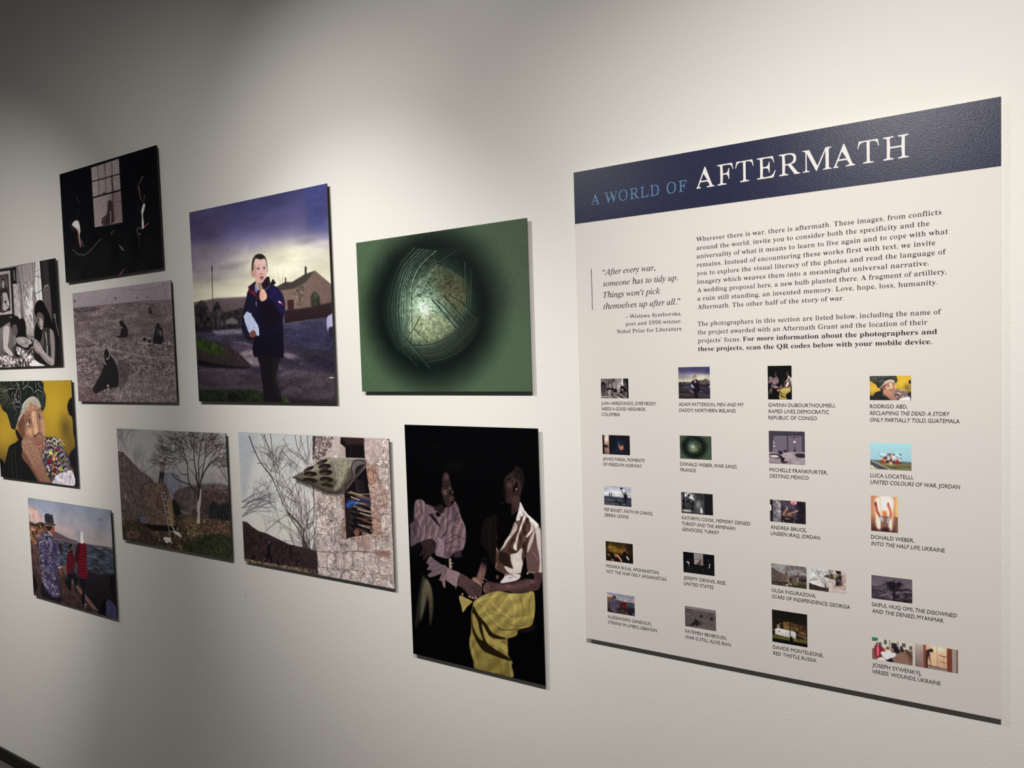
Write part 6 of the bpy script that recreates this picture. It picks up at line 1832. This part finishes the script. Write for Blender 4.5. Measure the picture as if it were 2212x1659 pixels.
def glyphs(text, res=3, offset=0.0, shear=0.0, space=1.0):
    """outline of a line of text -> (verts Nx2, triangles) at size 1"""
    c = bpy.data.curves.new('t', 'FONT')
    c.body = text
    c.size = 1.0
    c.resolution_u = res
    c.offset = offset
    c.shear = shear
    c.space_character = space
    o = bpy.data.objects.new('t', c)
    COL.objects.link(o)
    bpy.context.view_layer.update()
    dg = bpy.context.evaluated_depsgraph_get()
    me = bpy.data.meshes.new_from_object(o.evaluated_get(dg))
    n = len(me.vertices)
    v = np.zeros(n * 3, np.float32)
    me.vertices.foreach_get('co', v)
    v = v.reshape(-1, 3)[:, :2].astype(float)
    me.calc_loop_triangles()
    t = np.zeros(len(me.loop_triangles) * 3, np.int32)
    me.loop_triangles.foreach_get('vertices', t)
    t = t.reshape(-1, 3)
    bpy.data.objects.remove(o)
    bpy.data.curves.remove(c)
    bpy.data.meshes.remove(me)
    # merge coincident points so that outlines are closed
    if n:
        key = np.rint(v * 20000).astype(np.int64)
        _, first, inv = np.unique(key[:, 0] * 10 ** 9 + key[:, 1], return_index=True, return_inverse=True)
        inv = inv.ravel()
        v, t = v[first], inv[t]
        t = t[(t[:, 0] != t[:, 1]) & (t[:, 1] != t[:, 2]) & (t[:, 0] != t[:, 2])]
        a = v[t[:, 1]] - v[t[:, 0]]
        b = v[t[:, 2]] - v[t[:, 0]]
        flip = (a[:, 0] * b[:, 1] - a[:, 1] * b[:, 0]) < 0
        t[flip] = t[flip][:, ::-1]
    return v, t


def thin(v, t, dx, dy=0.0, keep=0.30):
    """move outline points inwards by dx (sideways) and dy (up-down): lighter stems, hairlines kept"""
    e = np.concatenate([t[:, [0, 1]], t[:, [1, 2]], t[:, [2, 0]]])
    key = e[:, 0].astype(np.int64) * 10 ** 7 + e[:, 1]
    rkey = e[:, 1].astype(np.int64) * 10 ** 7 + e[:, 0]
    be = e[~np.isin(key, rkey)]
    p0, p1 = v[be[:, 0]], v[be[:, 1]]
    d = p1 - p0
    L = np.linalg.norm(d, axis=1, keepdims=True) + 1e-9
    nrm = np.c_[d[:, 1], -d[:, 0]] / L          # outward for counter-clockwise outlines
    acc = np.zeros_like(v)
    np.add.at(acc, be[:, 0], nrm)
    np.add.at(acc, be[:, 1], nrm)
    ln = np.linalg.norm(acc, axis=1, keepdims=True)
    acc = np.where(ln > 1e-6, acc / np.maximum(ln, 1e-6), 0)
    out = v.copy()
    if dx > 0:
        th = np.full(len(v), 1.0)
        idx = np.unique(be)
        y = v[idx, 1] - 0.004 * np.sign(acc[idx, 1])
        x = v[idx, 0]
        sg = -np.sign(acc[idx, 0])
        step = max(1, 3_000_000 // max(1, len(be)))
        for k in range(0, len(idx), step):
            yy, xx, ss = y[k:k + step, None], x[k:k + step, None], sg[k:k + step, None]
            hit = (p0[None, :, 1] <= yy) != (p1[None, :, 1] <= yy)
            with np.errstate(divide='ignore', invalid='ignore'):
                xi = p0[None, :, 0] + (yy - p0[None, :, 1]) * d[None, :, 0] / d[None, :, 1]
            g = (xi - xx) * ss
            g = np.where(hit & (g > 0.012), g, 1.0)
            th[idx[k:k + step]] = g.min(1)
        lim = np.minimum(dx, np.maximum(0, th - 0.05) * keep)
        out[:, 0] -= acc[:, 0] * lim
    else:
        out[:, 0] -= acc[:, 0] * dx
    out[:, 1] -= acc[:, 1] * dy
    # never let an outline edge turn back on itself
    mv = out - v
    L2 = (d * d).sum(1)
    for _ in range(12):
        dn = d + mv[be[:, 1]] - mv[be[:, 0]]
        bad = (dn * d).sum(1) < 0.25 * L2
        if not bad.any():
            break
        m = (mv[be[bad, 0]] + mv[be[bad, 1]]) * 0.5
        mv[be[bad, 0]] = m
        mv[be[bad, 1]] = m
    return v + mv


CAP = {}


def capheight(f):
    k = f.__name__
    if k not in CAP:
        CAP[k] = glyphs(f('H'))[0][:, 1].max()
    return CAP[k]


def plain(s):
    return s


def letter_m():
    """capital serif M of cap height 1 as one outline"""
    from mathutils.geometry import tessellate_polygon
    p = [(.02, 1), (.318, 1), (.672, .22), (1.03, 1), (1.285, 1), (1.285, .968), (1.19, .945), (1.165, .88), (1.165, .12), (1.19, .055),
         (1.285, .032), (1.285, 0), (.905, 0), (.905, .032), (1.0, .055), (1.025, .12), (1.025, .86), (.645, 0), (.615, 0), (.207, .86),
         (.207, .12), (.235, .055), (.33, .032), (.33, 0), (.03, 0), (.03, .032), (.127, .055), (.155, .12), (.155, .88), (.13, .945), (.02, .968)]
    T = np.array([tuple(q) for q in tessellate_polygon([[Vector((x, y, 0)) for x, y in p]])])
    return np.array(p, float), T


def refill(v, t):
    """fill the outlines afresh after their points were moved"""
    e = np.concatenate([t[:, [0, 1]], t[:, [1, 2]], t[:, [2, 0]]])
    key = e[:, 0].astype(np.int64) * 10 ** 7 + e[:, 1]
    rkey = e[:, 1].astype(np.int64) * 10 ** 7 + e[:, 0]
    nxt = {}
    for a, b in e[~np.isin(key, rkey)].tolist():
        nxt.setdefault(a, []).append(b)
    c = bpy.data.curves.new('t', 'CURVE')
    c.dimensions = '2D'
    c.fill_mode = 'FRONT'
    while nxt:
        a = next(iter(nxt))
        loop = [a]
        cur = a
        while True:
            nb = nxt[cur].pop()
            if not nxt[cur]:
                del nxt[cur]
            if nb == a or nb not in nxt:
                break
            loop.append(nb)
            cur = nb
        if len(loop) > 2:
            sp = c.splines.new('POLY')
            sp.points.add(len(loop) - 1)
            sp.points.foreach_set('co', np.c_[v[loop], np.zeros(len(loop)), np.ones(len(loop))].astype(np.float32).ravel())
            sp.use_cyclic_u = True
    o = bpy.data.objects.new('t', c)
    COL.objects.link(o)
    bpy.context.view_layer.update()
    me = bpy.data.meshes.new_from_object(o.evaluated_get(bpy.context.evaluated_depsgraph_get()))
    me.calc_loop_triangles()
    n = len(me.vertices)
    V = np.zeros(n * 3, np.float32)
    me.vertices.foreach_get('co', V)
    T = np.zeros(len(me.loop_triangles) * 3, np.int32)
    me.loop_triangles.foreach_get('vertices', T)
    bpy.data.objects.remove(o)
    bpy.data.curves.remove(c)
    bpy.data.meshes.remove(me)
    return V.reshape(-1, 3)[:, :2].astype(float), T.reshape(-1, 3)


class Lines:
    """collects lines of lettering (mm on the panel) into one flat mesh"""

    def __init__(s):
        s.v, s.t, s.n = [], [], 0

    def add(s, runs, x, z, cap, width=None, align='L', res=3):
        """runs: list of (text, style)"""
        V, T, n, cur = [], [], 0, 0.0
        for text, style in runs:
            f = {'serif': serif, 'bold': serif, 'title': serif, 'ital': italic}.get(style, plain)
            sc = 1.0 / capheight(f)
            lead = len(text) - len(text.lstrip(' '))
            if style == 'titleM':
                v, t = letter_m()
                v[:, 0] += cur + 0.075
                cur = v[:, 0].max() + 0.055
                V.append(v)
                T.append(t + n)
                n += len(v)
                continue
            v, t = glyphs(f(text.strip(' ')), res, 0.0, 0.22 if style == 'sansit' else 0.0,
                          {'title': 1.07}.get(style, 1.0))
            if style == 'serif':
                v = thin(v, t, 0.020, -0.004)
            elif style == 'title':
                v = thin(v, t, 0.052, -0.003, 0.37)
            elif style == 'bold':
                v = thin(v, t, -0.002, -0.004)
            elif style == 'ital':
                v = thin(v, t, -0.006, -0.004)
            else:
                v = thin(v, t, -0.014, -0.013)
            if style in ('title', 'serif'):
                v, t = refill(v, t)
            v = v * sc
            if lead:
                cur += 0.42 * lead
            v[:, 0] += cur - (v[:, 0].min() if len(V) else 0)
            cur = v[:, 0].max()
            V.append(v)
            T.append(t + n)
            n += len(v)
        v = np.concatenate(V)
        t = np.concatenate(T)
        x0, x1 = v[:, 0].min(), v[:, 0].max()
        kx = cap if width is None else width / (x1 - x0)
        v[:, 0] = (v[:, 0] - x0) * kx
        v[:, 1] *= cap
        w = (x1 - x0) * kx
        v[:, 0] += x - (w if align == 'R' else 0)
        v[:, 1] -= z
        s.v.append(v)
        s.t.append(t + s.n)
        s.n += len(v)

    def build(s, name, m, parent, y):
        v = np.concatenate(s.v) * 0.001
        t = np.concatenate(s.t)
        me = bpy.data.meshes.new(name)
        co = np.zeros((len(v), 3))
        co[:, 0], co[:, 1], co[:, 2] = v[:, 0], y, v[:, 1]
        me.from_pydata(co.tolist(), [], t.tolist())
        me.update()
        return link_mesh(name, me, m, parent)


# ------------------------------------------------------------------ the text panel
PX0, PX1, PZ0, PZ1 = -0.6217, 0.1603, -0.6601, 0.4066
PW, PH = PX1 - PX0, PZ1 - PZ0
panel = bpy.data.objects.new('text_panel', None)
COL.objects.link(panel)
panel.location = (PX0, FRONT, EYE + PZ1)
tag(panel, 'tall white exhibition text panel with navy title band, right of all the photographs', 'sign')
link_mesh('board', box_mesh('board', 0, PW, 0, 0.003, -PH, 0, .0004), M_BOARD, panel)
link_mesh('mounting_frame', box_mesh('mount', .03, PW - .03, .003, GAP, -PH + .03, -.03), M_CORE, panel)
o = link_mesh('title_band', box_mesh('band', 0, PW, -0.0004, 0.0001, -0.1148, 0.0), M_NAVY, panel)
o['label'] = 'navy blue title band across the top'

L = Lines()
L.add([('A WORLD OF', 'title')], 41.0, 78.2, 22.6, 213, res=8)
L.build('title_lettering', M_INKB, panel, -0.0006)['label'] = 'light blue serif words reading A WORLD OF'
L = Lines()
L.add([('AFTER', 'title'), ('M', 'titleM'), ('ATH', 'title')], 273.2, 77.0, 40.8, 375.6, res=8)
L.build('title_lettering', M_INKW, panel, -0.0006)['label'] = 'large white serif word reading AFTERMATH'

BODY = [("Wherever there is war, there is aftermath. These images, from conflicts", 697.0),
        ("around the world, invite you to consider both the specificity and the", 679.5),
        ("universality of what it means to learn to live again and to cope with what", 706.8),
        ("remains. Instead of encountering these works first with text, we invite", 688.0),
        ("you to explore the visual literacy of the photos and read the language of", 703.7),
        ("imagery which weaves them into a meaningful universal narrative.", 677.7),
        ("A wedding proposal here, a new bulb planted there. A fragment of artillery,", 703.9),
        ("a ruin still standing, an invented memory. Love, hope, loss, humanity.", 690.5),
        ("Aftermath. The other half of the story of war.", 543.0)]
L = Lines()
for i, (tx, xr) in enumerate(BODY):
    L.add([(tx, 'serif')], 271.2, 184.2 + 17.35 * i, 8.9, xr - 271.2)
L.build('body_text', M_INK, panel, -0.0002)
L = Lines()
L.add([("The photographers in this section are listed below, including the name of", 'serif')], 270.4, 357.8, 8.9, 425.7)
L.add([("the project awarded with an Aftermath Grant and the location of their", 'serif')], 270.4, 375.1, 8.9, 405.0)
L.add([("projects\u2019 focus. ", 'serif')], 270.4, 392.4, 8.9, 85.0)
L.add([("For more information about the photographers and", 'bold')], 359.9, 392.4, 8.9, 329.9)
L.add([("these projects, scan the QR codes below with your mobile device.", 'bold')], 270.4, 409.7, 8.9, 411.9)
L.build('body_text', M_INK, panel, -0.0002)
L = Lines()
for i, (tx, w) in enumerate((("\u201cAfter every war,", 119.8), ("someone has to tidy up.", 168.1), ("Things won\u2019t pick", 129.7), ("themselves up after all.\u201d", 172.1))):
    L.add([(tx, 'ital')], 63.3, 235.0 + 25.1 * i, 12.4, w, res=4)
L.build('quotation', M_INK, panel, -0.0002)
L = Lines()
for i, (tx, w) in enumerate((("\u2013 Wis\u0142awa Symborska,", 123.5), ("poet and 1996 winner,", 122.8), ("Nobel Prize for Literature", 143.8))):
    L.add([(tx, 'serif')], 237.1, 333.6 + 15.9 * i, 8.0, w, 'R')
L.build('quotation_credit', M_INK, panel, -0.0002)
link_mesh('rule_line', box_mesh('rule', .0360, .0374, -.0002, .0001, -.3103, -.2187), M_INK, panel)

# pictures and captions
small = {'javad': th_hand, 'pep': th_beach, 'kath': th_ruin, 'monika': th_prayer, 'mich': th_shelter, 'luca': th_blast, 'andrea': th_gym,
         'weber': th_curtain, 'saiful': th_tree, 'davide': th_night, 'jos1': th_steps, 'jos2': th_crutch}


def shrink(a, w, h, crop=(0, 0, 1, 1)):
    H, W = a.shape[:2]
    a = a[int(crop[1] * H):int(crop[3] * H), int(crop[0] * W):int(crop[2] * W)]
    H, W = a.shape[:2]
    ys = np.linspace(0, H, h + 1).astype(int)
    xs = np.linspace(0, W, w + 1).astype(int)
    c = np.add.reduceat(np.add.reduceat(a, ys[:-1], 0), xs[:-1], 1)
    n = np.diff(ys)[:, None] * np.diff(xs)[None, :]
    return c / n[..., None]


def picture(key, x, z0, x1, z1, label, gain=1.25, bright=1.0):
    w, h = x1 - x, z1 - z0
    if key in small:
        a = np.clip(small[key](), 0, 255)
    else:
        nw = 96 if w > 50 else 66
        a = shrink(CV[key], nw, max(8, int(round(nw * h / w))))
    o = ink_grid('picture', w * .001, h * .001, a, gain * bright, 0, M_THUMB, panel)
    o.location = (x * .001, -0.0003, -z0 * .001)
    o['label'] = label


C1, C2, C3, C4 = 53.2, 229.0, 406.8, 584.2
R1, R2, R3, R4, R5 = 509.0, 636.2, 753.2, 881.6, 997.6
S = 65.6
picture('arr', C1 - .8, 465.0, C1 + S - 1.8, 508.6, 'small black-and-white bedroom picture', 1.15)
picture('boy', C2 - 1, 442.6, C2 + S - 1.2, 508.8, 'small picture of the boy in a navy coat', 1.15, .9)
picture('men', C3 - .5, 443.4, C3 + 43.5, 509.6, 'small picture of two seated people', 1.3, 1.3)
picture('rod', C4 + .1, 465.6, C4 + S, 510.0, 'small picture of the elderly woman on yellow', 1.5, 1.15)
picture('javad', C1 - .6, 591.2, C1 + S - 1.8, 634.6, 'small dark picture of hands', 1.2)
picture('sph', C2 - .8, 587.0, C2 + S - .6, 636.2, 'small picture of the scratched sphere', 1.0, .8)
picture('mich', C3 - .3, 572.0, C3 + S, 637.0, 'small picture of a shelter with a cat', 1.3)
picture('luca', C4 - .1, 588.8, C4 + S, 638.0, 'small picture of explosions under blue sky', 1.3)
picture('pep', C1 + .1, 706.2, C1 + S - 1.4, 749.6, 'small picture of a player on a beach', 1.35)
picture('kath', C2 - .3, 708.0, C2 + S, 752.4, 'small dark picture of a ruin', 1.3)
picture('andrea', C3, 709.6, C3 + S, 753.6, 'small picture of a balloon and reaching figure', 1.35)
picture('weber', C4 + .2, 688.2, C4 + 43.6, 754.2, 'small picture of a figure with raised arms at a bright curtain', 1.4)
picture('monika', C1 + .8, 832.8, C1 + S - .7, 877.0, 'small brown picture of a gathering', 1.4)
picture('rise', C2 + 1.1, 836.0, C2 + S + .8, 880.2, 'small black picture with a pale window', 1.6, 1.5)
picture('hay', C3 + .6, 838.2, C3 + S, 881.5, 'small picture of the haystack', 1.6, 1.25)
picture('mis', C3 + 69.7, 838.0, C3 + 135.3, 881.4, 'small picture of the rocket pod', 1.4)
picture('saiful', C4, 838.0, C4 + S, 882.2, 'small grey picture of a lone tree', 1.4)
picture('ale', C1 + 1.2, 950.2, C1 + S + .3, 995.2, 'small seaside picture', 1.4, 1.1)
picture('fat', C2 + 2.3, 953.0, C2 + S + 1.9, 997.2, 'small picture of figures in a field', 1.4)
picture('davide', C3 + .6, 932.4, C3 + S, 998.0, 'small night picture of a white building', 1.4)
picture('jos1', C4 + .1, 956.2, C4 + S, 998.0, 'small picture of people on steps', 1.4)
picture('jos2', C4 + 69.2, 955.1, C4 + 134.8, 998.0, 'small picture of a man with a crutch in a doorway', 1.4)

CAPS = [
    (C1 - 1, 523.6, [([("JUAN ARREDONDO, ", 'sans'), (" EVERYBODY", 'sansit')], 127.0), ([("NEEDS A GOOD NEIGHBOR,", 'sansit')], 102.4), ([("COLOMBIA", 'sans')], 43.9)]),
    (C2 - 1.4, 524.5, [([("ADAM PATTERSON, ", 'sans'), (" MEN AND MY", 'sansit')], 132.9), ([("DADDY, ", 'sansit'), (" NORTHERN IRELAND", 'sans')], 116.5)]),
    (C3 - .5, 524.5, [([("GWENN DUBOURTHOUMIEU,", 'sans')], 120.3), ([("RAPED LIVES, ", 'sansit'), (" DEMOCRATIC", 'sans')], 109.2), ([("REPUBLIC OF CONGO", 'sans')], 88.2)]),
    (C4, 525.2, [([("RODRIGO ABD,", 'sans')], 60.2), ([("RECLAIMING THE DEAD: A STORY", 'sansit')], 124.2), ([("ONLY PARTIALLY TOLD, ", 'sansit'), (" GUATEMALA", 'sans')], 138.5)]),
    (C1 - .5, 648.7, [([("JAVAD PARSA, ", 'sans'), (" MOMENTS", 'sansit')], 97.6), ([("OF FREEDOM, ", 'sansit'), (" NORWAY", 'sans')], 90.7)]),
    (C2 - 1, 651.4, [([("DONALD WEBER, ", 'sans'), (" WAR SAND,", 'sansit')], 116.8), ([("FRANCE", 'sans')], 32.6)]),
    (C3, 653.3, [([("MICHELLE FRANKFURTER,", 'sans')], 105.1), ([("DESTINO, ", 'sansit'), (" MEXICO", 'sans')], 71.6)]),
    (C4 - .2, 653.7, [([("LUCA LOCATELLI,", 'sans')], 68.4), ([("UNITED COLOURS OF WAR, ", 'sansit'), (" JORDAN", 'sans')], 138.7)]),
    (C1 - .2, 764.2, [([("PEP BONET, ", 'sans'), (" FAITH IN CHAOS,", 'sansit')], 112.5), ([("SIERRA LEONE", 'sans')], 57.1)]),
    (C2, 766.4, [([("KATHRYN COOK, ", 'sans'), (" MEMORY DENIED:", 'sansit')], 140.8), ([("TURKEY AND THE ARMENIAN", 'sansit')], 110.2), ([("GENOCIDE, ", 'sansit'), (" TURKEY", 'sans')], 77.5)]),
    (C3 + .3, 768.8, [([("ANDREA BRUCE,", 'sans')], 66.5), ([("UNSEEN IRAQ, ", 'sansit'), (" JORDAN", 'sans')], 89.9)]),
    (C4, 769.4, [([("DONALD WEBER,", 'sans')], 69.4), ([("INTO THE HALF LIFE, ", 'sansit'), (" UKRAINE", 'sans')], 115.8)]),
    (C1 + .7, 892.9, [([("MONIKA BULAJ, ", 'sans'), (" AFGHANISTAN,", 'sansit')], 122.8), ([("NOT THE WAR ONLY, ", 'sansit'), (" AFGHANISTAN", 'sans')], 138.5)]),
    (C2 + 1.1, 895.7, [([("JEREMY DENNIS, ", 'sans'), (" RISE,", 'sansit')], 88.0), ([("UNITED STATES", 'sans')], 62.8)]),
    (C3 + .6, 896.7, [([("OLGA INGURAZOVA,", 'sans')], 81.6), ([("SCARS OF INDEPENDENCE, ", 'sansit'), (" GEORGIA", 'sans')], 140.9)]),
    (C4, 897.2, [([("SAIFUL HUQ OMI, ", 'sans'), (" THE DISOWNED", 'sansit')], 133.5), ([("AND THE DENIED, ", 'sansit'), (" MYANMAR", 'sans')], 113.4)]),
    (C1 + 1.3, 1010.1, [([("ALESSANDRO GANDOLFI,", 'sans')], 102.3), ([("SYRIANS IN LIMBO, ", 'sansit'), (" LEBANON", 'sans')], 114.2)]),
    (C2 + 2.2, 1012.0, [([("FATEMEH BEHBOUDI,", 'sans')], 86.7), ([("WAR IS STILL ALIVE, ", 'sansit'), (" IRAN", 'sans')], 94.4)]),
    (C3 + 1.2, 1012.4, [([("DAVIDE MONTELEONE,", 'sans')], 92.9), ([("RED THISTLE, ", 'sansit'), (" RUSSIA", 'sans')], 80.1)]),
    (C4 + .2, 1013.1, [([("JOSEPH SYWENKYJ,", 'sans')], 78.9), ([("VERSES: WOUNDS, ", 'sansit'), (" UKRAINE", 'sans')], 108.5)]),
]
for x, z, rows in CAPS:
    L = Lines()
    for i, (runs, w) in enumerate(rows):
        L.add(runs, x, z + 12.45 * i, 7.2, w, res=2)
    L.build('caption', M_INK, panel, -0.0002)
